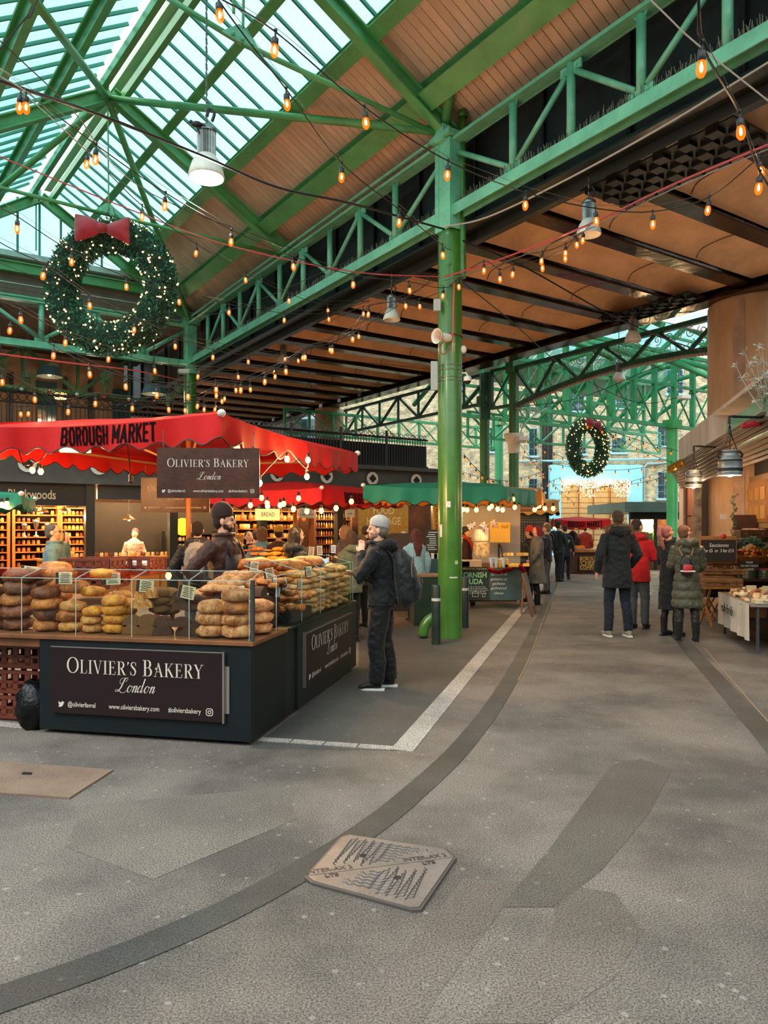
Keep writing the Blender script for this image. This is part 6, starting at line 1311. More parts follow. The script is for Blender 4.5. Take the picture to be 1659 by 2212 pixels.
sstack(.40, .72, 3, .14, 'round', 'rye', 'dark round supporting the country loaf heap'); sstack(.62, .95, 2, .14, 'round', 'rye', 'dark round behind the country loaf heap')
# second bread table behind
bt = thing('bread_table', 'rear bread table with a glass rim behind the baker', 'table', P(565, 1300, 9.3)); A_ = V((P(565, 0, 9.3).x, 9.3, 0))
bt.location = A_; MB().box(A_+ZU*1.18, (1.3, .9, .04), R(-12)).build('tabletop', BLACK, bt); 
for (x, y) in ((-.6, -.4), (.6, -.4), (-.6, .4), (.6, .4)): MB().box(A_+V((x, y, .58)), (.04, .04, 1.16)).build('leg', BLACK, bt)
MB().box(A_+V((0, -.45, 1.28)), (1.3, .008, .16)).build('glass_rim', DG, bt)
for i in range(34): x = -.58+.128*(i % 10)+random.uniform(-.02, .02); y = -.35+.22*(i//10); bread(random.choice(('long', 'round', 'flat')), random.choice(('yellow', 'yellow', 'pale', 'gold')), A_+V((x, y, 1.205+.05*(i//10))), .085, random.uniform(0, 3), 'golden bun on the rear bread table', 'buns on the rear bread table')
# ---------------------------------------------------------------- price cards
CARDM = mat('cream_card', 'dcc79c', r=.6); CARDW = mat('white_card', 'd9dad6', r=.5); INK = mat('card_ink', '2c2420', r=.7)
def card(x, y, w, h, Y, m, label, yaw=0., tilt=0.):
    Y -= .18 if Y > 6.25 else 0
    c = P(x, y, Y); W = w*Y/F; H = h*Y/F; Mx = Matrix.Translation(c) @ Matrix.Rotation(yaw, 4, 'Z') @ Matrix.Rotation(tilt, 4, 'Y')
    o = thing('price_card', label, 'price card', c); b = MB().box((0, 0, 0), (W, .003, H)); b.xf(Mx).build('card', m, o)
    MB().box((-W*.40, -.002, 0), (W*.18, .002, H*.98)).xf(Mx).build('dark_band', INK, o)
    l = MB(); [l.box((W*.08, -.002, H*(.36-.14*k)), (W*(.62 if k % 2 else .5), .002, H*.055)) for k in range(6)]; l.xf(Mx).build('print', INK, o, kind='stuff')
    MB().tube([Mx @ V((0, .003, -H*.45)), Mx @ V((0, .01, -H*.45-.08))], .002, 4).build('skewer', WIRE, o)
for a in ((63, 1236, 38, 26, 6.2, CARDM, 'cream price card standing on the long seeded slab loaf', 0, .12), (138, 1249, 36, 26, 5.85, CARDM, 'cream price card above the scored brown loaf', 0, 0), (241, 1250, 38, 26, 5.85, CARDM, 'cream price card above the tall yellow pile', 0, -.03), (313, 1266, 38, 26, 5.8, CARDM, 'cream price card above the pale cut loaves', 0, .1), (403, 1279, 36, 28, 5.7, CARDM, 'tilted cream price card above the dark cut rye', .05, .22), (513, 1281, 34, 28, 5.65, CARDW, 'white price card on top of the corner floury pile', 0, -.16),
          (547, 1224, 22, 22, 6.7, CARDM, 'cream price card behind the country loaf heap, upper left', .2, .1), (581, 1240, 23, 26, 6.5, CARDM, 'large cream card above the small rolls', .2, -.18), (574, 1294, 16, 24, 6.1, CARDW, 'white card hanging low beside the rye blocks', .4, -.15), (594, 1262, 12, 24, 6.4, CARDW, 'narrow white card beside the glass joint', .4, -.05), (612, 1262, 17, 22, 6.5, CARDW, 'white card leaning above the croissants', .3, -.25), (599, 1279, 12, 20, 6.4, CARDW, 'lower narrow white card below the glass joint card', .4, .1), (647, 1263, 11, 18, 6.8, CARDM, 'cream card above the croissant basket', .4, 0), (666, 1235, 16, 22, 7.1, CARDM, 'cream card on the flatbread columns', .3, -.1), (593, 1220, 15, 22, 7.6, CARDM, 'cream card beside the long golden loaf', .3, 0), (671, 1191, 15, 20, 8.2, CARDM, 'left of the two cream cards above the very long loaf', .2, .1), (689, 1189, 15, 20, 8.2, CARDM, 'right of the two cream cards above the very long loaf', .2, -.05), (719, 1186, 12, 17, 8.4, CARDW, 'pale card near the olive coat shopper', .1, 0)): card(*a)
mk_ = MB(); c = P(697, 1211, 7.6); vs = [c+V(((i/6-.5)*.13, .01*sin(i), (j/4-.5)*.07*(1-.3*(i/6))+.012*sin(i*1.3))) for i in range(7) for j in range(5)]; mk_.add(vs, [(i*5+j, (i+1)*5+j, (i+1)*5+j+1, i*5+j+1) for i in range(6) for j in range(4)])
tag(mk_.build('pale_blue_cloth', mat('blue_mask', 'c4e2e4', r=.7), smooth=True), 'pale blue folded cloth lying on the glass case', 'cloth')
# ---------------------------------------------------------------- hanging name boards
def hang_board(label, x0, x1, y0, y1, Y, yaw=0):
    a = P(x0, y1, Y); b = P(x1, y0, Y); W, H = b.x-a.x, b.z-a.z; c = (a+b)/2; M = Matrix.Translation(c) @ Matrix.Rotation(yaw, 4, 'Z')
    o = thing('hanging_sign', label, 'sign', c); MB().box((0, 0, 0), (W, .02, H)).xf(M).build('board', mat('sign_brown', '4a2a1c', r=.35, var=.35, vs=5, bump=.1, bs=30), o)
    bakery_face(M @ Matrix.Translation((0, -.012, 0)) @ Matrix.Rotation(R(90), 4, 'X'), W, H, o)
    ch = MB(); [ch.tube([M @ V((s_*W*.44, 0, H/2+.02*k)), M @ V((s_*W*.44+.006*(-1)**k, 0, H/2+.02*k+.026))], .004, 4) for s_ in (-1, 1) for k in range(8)]; ch.build('chain', WIRE, o, kind='stuff'); return o
hang_board('front brown bakery name board hanging from the big red canopy', 341, 560, 968, 1076, 7.0, R(3)); hang_board('rear brown bakery name board hanging at the back of the red canopy', 305, 453, 1032, 1107, 10.4)
# table lamp glow bulb on the back bench and bench of crates
fest('single bare bulb shining low behind the loaves', [(364, 1243, 7.0)], 7, 4, None, .03)
CRT = mat('brown_crate', '6a2f1c', r=.45, var=.15, vs=4); 
def crate(label, c, w=.56, d=.38, h=.20, rz=0., m=CRT):
    o = thing('bread_crate', label, 'crate', c, rz); t = .012
    def bx(cx, cy, cz, dx, dy, dz, mb): mb.box((cx, cy, cz), (dx, dy, dz))
    b = MB(); bx(0, 0, .01, w, d, .02, b); b.build('base', m, o, world=False)
    for (cx, cy, dx, dy) in ((0, -d/2, w, t), (0, d/2, w, t), (-w/2, 0, t, d), (w/2, 0, t, d)):
        s = MB(); bx(cx, cy, h*.14, dx, dy, h*.2, s); bx(cx, cy, h*.92, dx*1.02, dy*1.02 if dy > t else dy*2, h*.14, s)
        nn = 5 if dx > t else 4; L = w if dx > t else d
        for k in range(nn+1):
            q = -L/2+L*k/nn; s.box((cx+(q if dx > t else 0), cy+(q if dx <= t else 0), h*.55), ((.05 if k % nn else .03) if dx > t else t, (.05 if k % nn else .03) if dx <= t else t, h*.8))
        s.box((cx, cy, h*.5), (dx if dx > t else t, dy if dy > t else t, h*.12)); s.build('side_wall', m, o, world=False)
    return o
for i in range(3): crate('brown plastic crate left of the counter, '+('lowest', 'middle', 'topmost')[i]+' of the left stack', BP(2.25, .45, .01+.215*i), rz=FR_); crate('brown plastic crate right against the counter end, '+('lowest', 'middle', 'topmost')[i]+' of its stack', BP(1.98+.0, 1.1, .01+.215*i), rz=FR_+.05) if i < 3 else 0
for i, (x, y, Y, l) in enumerate(((205, 1268, 6.9, 'lower left brown crate behind the loaves'), (205, 1243, 6.9, 'upper left brown crate behind the loaves'), (290, 1240, 7.3, 'brown crate behind holding the crumpled white bag'))): crate(l, P(x, y, Y), .48, .4, .17, R(-6))
sup = thing('trestle_bench', 'plain bench behind the loaves carrying the brown crates', 'bench', V((P(245, 0, 7.1).x, 7.1, 0))); a = sup.location; MB().box(a+ZU*.92, (1.1, .6, .04)).build('top', WTOP, sup)
for (x, y) in ((-.5, -.25), (.5, -.25), (-.5, .25), (.5, .25)): MB().box(a+V((x, y, .45)), (.04, .04, .9)).build('leg', WTOP, sup)
bg_ = MB().ball(P(298, 1221, 7.2), (.15, .09, .05), 18, 10, fn=lambda p: p*(1+.35*noise.noise(p*3.1))).build('plastic_bag', mat('white_bag', 'd6d2cb', r=.35, bump=.5, bs=30), smooth=True); tag(bg_, 'crumpled white plastic bag lying in the rear brown crate', 'bag')
bb_ = MB().ball(BP(1.9, .12, .17), (.16, .14, .20), 20, 12, fn=lambda p: p*(1+.3*noise.noise(p*2.7))).build('rubbish_bag', mat('black_bag', '0b0c0c', r=.35, bump=.7, bs=22, spec=.3), smooth=True); tag(bb_, 'black plastic bag against the left end of the counter', 'bag')

# ================================================================ bin, bollards, things round the column
cb = thing('green_cabinet', 'dark green steel cabinet with a worn wooden top behind the front column', 'cabinet', G(918, 1352)); c = G(918, 1352)+V((.02, .25, 0)); CAB = mat('cabinet_green', '1d3328', r=.4, var=.25, vs=4)
MB().box(c+ZU*.40, (.46, .5, .80), .12).build('body', CAB, cb, bev=.01); MB().box(c+ZU*.815, (.48, .52, .03), .12).build('top_board', mat('worn_ply', '8a6a48', r=.7, var=.3, vs=10), cb); MB().box(c+V((-.23, -.24, .70)), (.10, .02, .10)).build('torn_paper', st, cb)
for (x, y, l) in ((942, 1392, 'black bollard with a white band in front of the column'), (1004, 1356, 'black bollard partly hidden right behind the front column')):
    b = G(x, y); o = thing('bollard', l, 'bollard', b); MB().lathe([(.062, 0), (.062, .80), (.055, .82), (.02, .825), (.001, .825)], 20, b).build('post', mat('bollard_green', '20302a', r=.35, var=.3, vs=6), o, smooth=True); MB().lathe([(.0635, .60), (.0635, .64)], 20, b).build('white_band', mat('band_white', 'b9bab4', r=.5), o)

# ================================================================ cheese stall under the green canopy
chs = thing('cheese_counter', 'cheese stall counter draped with a grey banner beside the column', 'counter', G(1080, 1318)); c = G(1010, 1314); e1_ = V((1, .02, 0)).normalized()
def cbx(x0, x1, y0, y1, z0, z1, m, name, par=chs, **k): return MB().box((c+V(((x0+x1)/2, (y0+y1)/2, (z0+z1)/2))), (x1-x0, y1-y0, z1-z0)).build(name, m, par, **k)
CLOTH = mat('grey_banner', '49605f', r=.6, var=.2, vs=2)
cbx(-.6, 1.12, .05, 2.2, .78, .83, mat('stall_wood', '8f5a2c', r=.6, var=.3, vs=4), 'tabletop'); cbx(.42, 1.12, .02, .04, .16, .80, CLOTH, 'banner'); cbx(1.10, 1.12, .05, 2.0, .16, .80, CLOTH, 'banner'); 
for x in (.0, 1.06): cbx(x, x+.06, .05, .12, 0, .78, MATS['stall_wood'], 'leg')
cbx(-.6, 1.0, .1, .15, .12, .2, MATS['stall_wood'], 'rail')
for i, (t, z) in enumerate((('ogcheese.uk', .68), ('gecheese.uk', .58), ('gecheese', .49), ('gecheeseuk', .40), ('cheese', .30))): text_mesh(t, .08, plane_M(c+V((.62, .012, z)), (1, 0, 0), ZU), WHT, chs, shear=.3, sx=.85)
ck = thing('chalkboard', 'chalkboard lettered for cornish gouda at the foot of the cheese stall', 'chalkboard', c+V((.18, -.03, .18))); MB().box(c+V((.13, -.03, .50)), (.56, .02, .66)).build('board', mat('chalk_black', '263431', r=.7, var=.2, vs=4), ck); MINT = mat('mint_chalk', '9fe0b8', r=.8)
text_mesh('CORNISH', .15, plane_M(c+V((.10, -.045, .66)), (1, 0, 0), ZU), MINT, ck, sx=.85, bold=.003); text_mesh('GOUDA', .15, plane_M(c+V((.06, -.045, .53)), (1, 0, 0), ZU), MINT, ck, sx=.85, bold=.003)
ln = MB(); random.seed(9)
for k in range(6):
    x = -.10
    while x < .36: w_ = random.uniform(.02, .06); ln.box(c+V((x+w_/2, -.043, .43-.032*k+(.515 if k == 5 else 0))), (w_, .003, .010)); x += w_+.014
ln.build('chalk_writing', mat('white_chalk', 'cfd4ce', r=.8), ck, kind='stuff')
hs = MB(); hp = [V((x, 0, z)) for x, z in ((-.06, 0), (.06, 0), (.06, .07), (0, .11), (-.06, .07), (-.06, 0))]; hs.ribbon([c+V((.15, -.043, .24))+p for p in hp], [.008]*6, (0, -1, 0), .002); hs.build('house_drawing', mat('yellow_chalk', 'd9dc9a', r=.8), ck)
hs = MB().ribbon([c+V((.31, -.043, .26))+V((x, 0, z)) for x, z in ((-.03, -.02), (.02, -.03), (.04, .02), (-.01, .04), (-.03, -.02))], [.008]*5, (0, -1, 0), .002); hs.build('label_drawing', MATS['yellow_chalk'], ck)
# tinsel
ti = MB(); random.seed(14); tp = spline([c+V(p) for p in ((.42, 0, .78), (.6, -.03, .72), (.78, -.03, .76), (.95, -.03, .84), (1.08, -.03, .80), (1.14, .0, .68))], 12)
for p in tp:
    for k in range(26): u = V((random.gauss(0, 1), random.gauss(0, 1), random.gauss(0, 1))).normalized()*.05; w_ = u.orthogonal().normalized()*.006; ti.add([p, p+u*.6+w_, p+u, p+u*.6-w_], [(0, 1, 2, 3)])
tag(ti.build('red_tinsel', mat('red_tinsel', 'c8202f', r=.25, m=.6)), 'red tinsel draped along the banner edge of the cheese stall', 'tinsel')
# leaning board and A-frame
for (x0, y0, x1, y1, Y, l) in ((1150, 1332, 1128, 1240, 13.4, 'leaning wooden easel board at the end of the cheese stall'), ):
    a = G(x0, y0); b = P(x1, y1, 14.0); o = thing('easel_board', l, 'sign', a); s_ = V((.12, .35, 0)); BW = mat('board_frame_wood', '5d3a22', r=.6)
    for q in (V(), s_*1.3): MB().beam(a+q, b+q, .035).build('leg', BW, o)
    MB().hexa([a*.8+b*.2, a*.8+b*.2+s_*1.3, a*.8+b*.2+s_*1.3+V((.02, 0, 0)), a*.8+b*.2+V((.02, 0, 0)), b, b+s_*1.3, b+s_*1.3+V((.02, 0, 0)), b+V((.02, 0, 0))]).build('panel', mat('board_dark', '26221c', r=.6), o)
    MB().beam(b+s_*.65, G(1122, 1330)+s_*.65, .03).build('rear_leg', BW, o)
# goods on the cheese stall
WHEEL = mat('mouldy_rind', 'c9b48c', c2='7a6a4a', r=.85, var=.5, vs=14, bump=.5, bs=30)
def wheel(x, y, Y, r, h, label, m=WHEEL): p = P(x, y, Y); o = MB().lathe([(.001, 0), (r*.96, 0), (r, h*.1), (r*1.02, h*.5), (r, h*.9), (r*.95, h), (.001, h)], 24).build('cheese_round', m, world=False, smooth=False, bev=.0); o.location = p; return tag(o, label, 'cheese')
wheel(1040, 1203, 14.6, .165, .30, 'lower large mottled cheese drum on the cheese stall'); wheel(1039, 1169, 14.6, .15, .24, 'upper pale cheese drum wrapped in film on the cheese stall', mat('film_rind', 'd9cfb8', r=.3, var=.3, vs=10))
for i, (x, y, w_, h_, m_, l) in enumerate(((1012, 1213, .5, .14, 'a58a6a', 'grey brown block of cheese at the front left of the cheese stall'), (1086, 1190, .2, .16, 'e0b04a', 'yellow cheese wedge box under the tinsel'), (1100, 1205, .34, .06, 'd9a548', 'yellow board of cheeses at the front right'), (1003, 1199, .2, .12, 'c96a5a', 'pink paper packet beside the column'))):
    o = MB().box((0, 0, h_/2), (w_, .22, h_)).build('cheese_block', mat('chb%d' % i, m_, r=.6, var=.2, vs=9), world=False, bev=.01); o.location = V((P(x, y, 14.3).x, 14.3, c.z+.835)); tag(o, l, 'cheese')
for i, (x, l) in enumerate(((1062, 'left'), (1072, 'middle'), (1088, 'right'))):
    o = MB().lathe([(.02, 0), (.055, .19), (.05, .19)], 14).build('paper_cone', mat('printed_paper', 'cfd3d4', r=.6, var=.3, vs=30), world=False); o.location = V((P(x, 0, 14.15).x, 14.15, .835)); tag(o, l+' printed paper cone on the cheese stall', 'paper cone')
cv = thing('curved_glass_case', 'black framed curved glass case of cheeses on the cheese stall', 'display case', V((P(1112, 0, 14.6).x, 14.6, .83))); b = cv.location
for s_ in (-.27, .27):
    MB().tube([b+V((s_, .3, 0)), b+V((s_, .3, .42))]+[b+V((s_, .3-.5*sin(a), .10+.34*cos(a))) for a in [pi/2*i/8 for i in range(9)]]+[b+V((s_, -.2, 0))], .018, 6).build('frame', BLACK, cv)
gv = MB(); vs = sum([[b+V((s_, .3-.5*sin(a), .10+.34*cos(a))) for s_ in (-.26, .26)] for a in [pi/2*i/8 for i in range(9)]], []); gv.add(vs, [(2*i, 2*i+1, 2*i+3, 2*i+2) for i in range(8)]); gv.build('curved_glass', DG, cv, smooth=True); MB().box(b+V((0, .05, .2)), (.52, .4, .01)).build('shelf', DG, cv)
random.seed(5)
for i in range(14): o = MB().poly([(0, 0, 0), (.12, .02, 0), (.11, -.07, 0)], .06, (0, 0, 1)).build('cheese_wedge', mat('wedge%d' % (i % 3), ('e8b550', 'f0d08a', 'cf9338')[i % 3], r=.5), world=False); o.location = b+V((-.2+.06*(i % 7), -.05+.1*(i//7), .005+.205*(i//7))); o.rotation_euler = (0, 0, random.random()*3); tag(o, 'yellow cheese wedge inside the curved glass case', 'cheese', 'wedges in the curved glass case')
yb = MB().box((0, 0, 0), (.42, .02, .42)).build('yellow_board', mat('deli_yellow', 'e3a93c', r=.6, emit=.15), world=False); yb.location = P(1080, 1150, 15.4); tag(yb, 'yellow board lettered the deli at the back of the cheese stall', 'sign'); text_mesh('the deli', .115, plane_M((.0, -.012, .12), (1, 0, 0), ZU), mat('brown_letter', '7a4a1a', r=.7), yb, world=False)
def flag(x, y, Y, w_, label, rot):
    p = P(x, y, Y); o = thing('union_flag', label, 'flag', p); M = Matrix.Translation(p) @ Matrix.Rotation(rot, 4, 'Y'); h_ = w_*.62
    def pl_(pts, m, off): MB().add([M @ V((a*w_/2, -off+.008*sin(a*3), b_*h_/2)) for a, b_ in pts], [tuple(range(len(pts)))]).build('flag_field' if off == 0 else 'flag_cross', m, o)
    RW, WW, BW_ = mat('flag_red', 'c4202c', r=.7), mat('flag_white', 'e2e2e2', r=.7), mat('flag_blue', '22306a', r=.7)
    pl_([(-1, -1), (1, -1), (1, 1), (-1, 1)], BW_, 0); 
    for s_ in (1, -1): pl_([(-1, -s_*.8), (-.8, -s_), (1, s_*.8), (.8, s_)], WW, .002); pl_([(-1, -s_*.9), (-.93, -s_), (1, s_*.9), (.93, s_)], RW, .003)
    pl_([(-.2, -1), (.2, -1), (.2, 1), (-.2, 1)], WW, .004); pl_([(-1, -.33), (1, -.33), (1, .33), (-1, .33)], WW, .004); pl_([(-.12, -1), (.12, -1), (.12, 1), (-.12, 1)], RW, .005); pl_([(-1, -.2), (1, -.2), (1, .2), (-1, .2)], RW, .005)
    MB().tube([M @ V((-w_/2, 0, h_/2)), M @ V((-w_/2, 0, -h_/2-.18))], .006, 5).build('stick', WOODP, o)
flag(1019, 1135, 14.4, .17, 'left union flag sticking up from the cheese stall', -.5); flag(1047, 1138, 14.4, .18, 'middle union flag sticking up from the cheese stall', .9); flag(1068, 1131, 14.6, .14, 'right small union flag on the cheese stall', 1.0)
for i, x in enumerate((1000, 1014, 1045, 1060, 1092)): pass
wb = MB().box((0, 0, 0), (1.25, .03, 1.3)).build('white_side_sheet', mat('white_sheet', 'c8c4bc', r=.7), world=False); wb.location = V((P(1062, 0, 16).x, 16, 1.45)); tag(wb, 'white canvas back sheet of the cheese stall under the green canopy', 'sheet')
# cheddar sign and roller shutter stall
cd = MB().box((0, 0, 0), (.27, .02, .16)).build('cheddar_sign', mat('cheddar_brown', '8a4a1c', r=.6, emit=.2), world=False); cd.location = P(1136, 1098, 17.3); tag(cd, 'small brown CHEDDAR sign hanging under the orange canopy', 'sign'); text_mesh('CHEDDAR', .07, plane_M((0, -.012, 0), (1, 0, 0), ZU), CREAM, cd, world=False, sx=.85)
sh = thing('shutter_kiosk', 'dark kiosk with a grey roller grille behind the orange canopies', 'kiosk', V((P(1152, 0, 23).x, 23, 0))); 
def kb(x0, x1, y0, y1, Y, th, m, name, par): a = P(x0, y1, Y); b = P(x1, y0, Y); return MB().box(((a.x+b.x)/2, Y+th/2, (a.z+b.z)/2), (b.x-a.x, th, b.z-a.z)).build(name, m, par)
kb(1120, 1186, 1085, 1249, 23, 1.5, KD, 'body', sh); mb = MB(); [mb.box(P(1152, 1104+i*3.6, 22.95), (.8, .03, .03)) for i in range(8)]; mb.build('grille', mat('grey_shutter', '7f8682', r=.4, m=.4), sh, kind='stuff')
mb = MB(); [mb.box(P(1128+i*5.4, 1150, 22.95), (.02, .02, .7)) for i in range(10)]; [mb.box(P(1152, 1134+i*5, 22.95), (.8, .02, .02)) for i in range(8)]; mb.build('mesh_grille', MATS['grey_shutter'], sh, kind='stuff')
# cheese company stall at the end of the aisle
cs = thing('company_counter', 'wooden counter signed for the cheese company at the end of the aisle', 'counter', G(1270, 1238)); kb(1232, 1345, 1193, 1238, 25.3, 1.2, mat('stall_brown', '4a3422', r=.6, var=.3, vs=3), 'body', cs); kb(1228, 1348, 1188, 1193, 25.2, 1.4, WOODP, 'worktop', cs)
sg = kb(1251, 1300, 1202, 1232, 25.22, .05, mat('sign_dark_brown', '2c1e14', r=.6), 'sign_board', cs); a = P(1276, 1217, 25.2); YL = mat('gold_letter', 'd9b25a', r=.6)
for i, t in enumerate(('BOROUGH', 'CHEESE', 'COMPANY')): text_mesh(t, .20 if i == 1 else .15, plane_M(V((a.x, 25.2, a.z+.15-.15*i)), (1, 0, 0), ZU), YL, sg, bold=.004)
mb = MB(); [mb.box(V((a.x, 25.2, a.z+z)), (.74, .01, .012)) for z in (.225, .075, -.075, -.22)]; [mb.box(V((a.x+x, 25.2, a.z)), (.012, .01, .45)) for x in (-.37, .37)]; mb.build('sign_border', YL, sg)
for i in range(7): o = MB().lathe([(.001, 0), (.11, 0), (.11, .07), (.001, .07)], 16).build('cheese_round', mat('wheel_y%d' % (i % 2), ('d9b06a', 'c9a05a')[i % 2], r=.7), world=False); o.location = P(1318, 1188, 25.6)+V((0, 0, .07*i+.01)); tag(o, 'yellow cheese in the tall stack on the cheese company counter', 'cheese', 'stacked cheeses on the company counter')
o = MB().box(P(1252, 1187, 25.4)+ZU*.09, (.30, .3, .1)).build('tray', CHS); tag(o, 'tray of cheeses at the left of the cheese company counter', 'tray')
o = MB().box(P(1247, 1170, 25.5), (.16, .03, .25)).build('small_chalkboard', BLACK); tag(o, 'small black board standing on the cheese company counter', 'chalkboard')
# chalk menu left of the column, tables there
for (x0, x1, y0, y1, Y, l, txt) in ((920, 947, 1144, 1190, 12.6, 'black chalk menu between the gold sign and the front column', 1), (468, 508, 1112, 1165, 14.5, 'dark chalk menu behind the baker', 1)):
    a = P(x0, y1, Y); b = P(x1, y0, Y); o = thing('chalk_menu', l, 'chalkboard', (a+b)/2); MB().box((a+b)/2, (b.x-a.x, .03, b.z-a.z)).build('board', KD, o); mb = MB()
    for k in range(9): z = a.z+(b.z-a.z)*(k+.7)/10; mb.box(V(((a.x+b.x)/2+random.uniform(-.02, .02), Y-.02, z)), ((b.x-a.x)*random.uniform(.5, .8), .004, .012))
    mb.build('chalk_lines', MATS['white_chalk'], o, kind='stuff')
tb = thing('grey_table', 'dark draped table with white boxes left of the front column', 'table', V((P(925, 0, 13.4).x, 13.4, 0))); kb(900, 948, 1208, 1329, 13.4, .9, mat('teal_cloth', '2f4d50', r=.7, var=.2, vs=3), 'cloth', tb); 
for i, (x, y) in enumerate(((935, 1206), (946, 1198), (922, 1200))): o = MB().box((0, 0, .05), (.16, .14, .1)).build('white_box', mat('white_card2', 'd6cfc2', r=.6), world=False, bev=.005); o.location = V((P(x, 0, 13.6).x, 13.6, P(x, 1207, 13.6).z)); tag(o, ('middle', 'right', 'left')[i]+' white box on the dark draped table', 'box')
kb_ = thing('brown_screen', 'dark brown counter screen behind the beanie man', 'screen', V((P(865, 0, 14).x, 14, 0))); kb(843, 890, 1152, 1321, 14, .3, mat('brown_screen', '3a2618', r=.6, var=.3, vs=3), 'panel', kb_)
# ================================================================ people
SKIN = mat('skin', 'd9a080', r=.5, var=.08, vs=20); EYEM = mat('eye_dark', '1c1410', r=.2); SOLE = mat('white_sole', 'd6d2ca', r=.6); SOLEB = mat('black_sole', '141414', r=.6)
def cl(name, c, **k): return mat('cloth_'+name, c, r=k.pop('r', .75), var=k.pop('var', .18), vs=k.pop('vs', 5), bump=k.pop('bump', .25), bs=k.pop('bs', 60), sheen=.1, spec=.25, **k)
def person(label, base, H, face, top=None, topm=None, leg=None, hairm=None, hair='short', hat=None, arms=None, head=(0, 0), lean=0., vox=.013, feet=((-.10, .0), (.10, .0)), shoe='0', shoem=None, hem=.78, puff=1., flare=1., hood=None, fur=None, collar=None, extra=None, legs=True, beard=None, glasses=False, quilt=0, boots=False, w=1., apron=None):
    k = H/1.755; base = V(base); base.z = 0; Rz = Matrix.Rotation(-R(face), 4, 'Z'); MT = Matrix.Translation(base) @ Rz
    o = thing('person', label, 'person', base, -R(face))
    def T(p): p = V(p); y = p.y+max(0, p.z-.95)*lean; return MT @ (V((p.x*w if abs(p.x) > .0 else 0, y, p.z-max(0, p.z-.95)*abs(lean)*.12))*k)
    hp = V((0, 0, 1.50)); Mh = Matrix.Rotation(-R(head[0]), 4, 'Z') @ Matrix.Rotation(R(head[1]), 4, 'X')
    def TH(p): q = Mh @ (V(p)-hp)+hp; y = q.y+(.55)*lean; return MT @ (V((q.x, y, q.z-.55*abs(lean)*.12))*k)
    RH = (MT.to_3x3() @ Mh.to_3x3())
    A = arms or (((-.25, -.03, 1.14), (-.26, .04, .90)), ((.25, -.03, 1.14), (.26, .04, .90)))
    def Hb(mb, c, r, n=14, kk=10, fn=None): mb.ball(TH(c), [x*k for x in r], n, kk, M=RH, fn=fn)
    # ---- body: one skin surface
    b = MB()
    b.tube([T(p) for p in ((0, 0, .86), (0, 0, 1.0), (0, 0, 1.15), (0, 0, 1.32), (0, -.005, 1.43), (0, -.01, 1.49))], [(.13*k, .09*k), (.125*k, .085*k), (.11*k, .08*k), (.14*k, .09*k), (.12*k, .07*k), (.06*k, .055*k)], 14, ax=MT.to_3x3() @ V((1, 0, 0)))
    b.tube([T((0, -.01, 1.42)), TH((0, .0, 1.60))], [.058*k, .052*k], 12)
    Hb(b, (0, -.004, 1.662), (.073, .092, .092)); Hb(b, (0, .028, 1.605), (.056, .060, .072)); Hb(b, (0, .062, 1.556), (.026, .024, .022)); Hb(b, (0, .098, 1.618), (.012, .020, .016)); b.tube([TH((0, .088, 1.655)), TH((0, .106, 1.618))], [.010*k, .013*k], 6)
    Hb(b, (0, .084, 1.583), (.022, .009, .005)); Hb(b, (0, .082, 1.573), (.019, .009, .005)); Hb(b, (0, .074, 1.664), (.052, .022, .012))
    for s in (-1, 1): Hb(b, (s*.076, -.008, 1.625), (.010, .02, .032)); Hb(b, (s*.036, .060, 1.606), (.024, .024, .022))
    for s, (el, wr) in zip((-1, 1), A):
        sh = (s*.165, -.005, 1.415); e_, w_ = T(el), T(wr); b.tube([T(sh), e_, w_], [.05*k, .04*k, .026*k], 10)
        d = (w_-e_).normalized(); sd = (T((s*.0+.001, 0, 1))-T((0, 0, 1))).normalized(); sd = (MT.to_3x3() @ V((0, 1, 0))); sd = (sd-d*sd.dot(d)); sd = sd.normalized() if sd.length > .1 else d.orthogonal().normalized(); nn = d.cross(sd)*(-s)
        b.tube([w_, w_+d*.03*k, w_+d*.085*k], [(.022*k, .026*k), (.018*k, .036*k), (.015*k, .040*k)], 10, ax=nn)
        for f in range(4):
            o_ = sd*(.028-.019*f)*k; st_ = w_+d*.08*k+o_; L = (.068, .078, .073, .058)[f]*k; b.tube([st_, st_+d*L*.5+nn*.010*k, st_+d*L*.85+nn*.032*k], [.0095*k, .0088*k, .0075*k], 6)
        th_ = w_+d*.02*k+sd*.025*k; b.tube([th_, th_+(d*.6+sd*.8).normalized()*.03*k, th_+(d*.85+sd*.4).normalized()*.062*k+nn*.01*k], [.012*k, .011*k, .009*k], 6)
    F_ = [V((f[0], f[1], f[2] if len(f) > 2 else 0)) for f in feet]
    for s, f in zip((-1, 1), F_):
        kn = V((s*.098+(f.x-s*.1)*.5, f.y*.5+.03+f.z*.8, .49+f.z*.5)); an = V((f.x, f.y, .085+f.z)); b.tube([T((s*.085, 0, .90)), T(kn), T(an)], [.085*k, .052*k, .036*k], 10); b.tube([T(an), T((f.x*1.05, f.y+.10, .045+f.z))], [.034*k, .025*k], 8)
    b.build('body', SKIN, o, mods=remesh(vox*(.72 if vox < .01 else 1), 2))
    for s in (-1, 1): e = MB(); e.ball(TH((s*.030, .084, 1.640)), .0085*k, 8, 6); e.build('eye', EYEM, o, smooth=True)
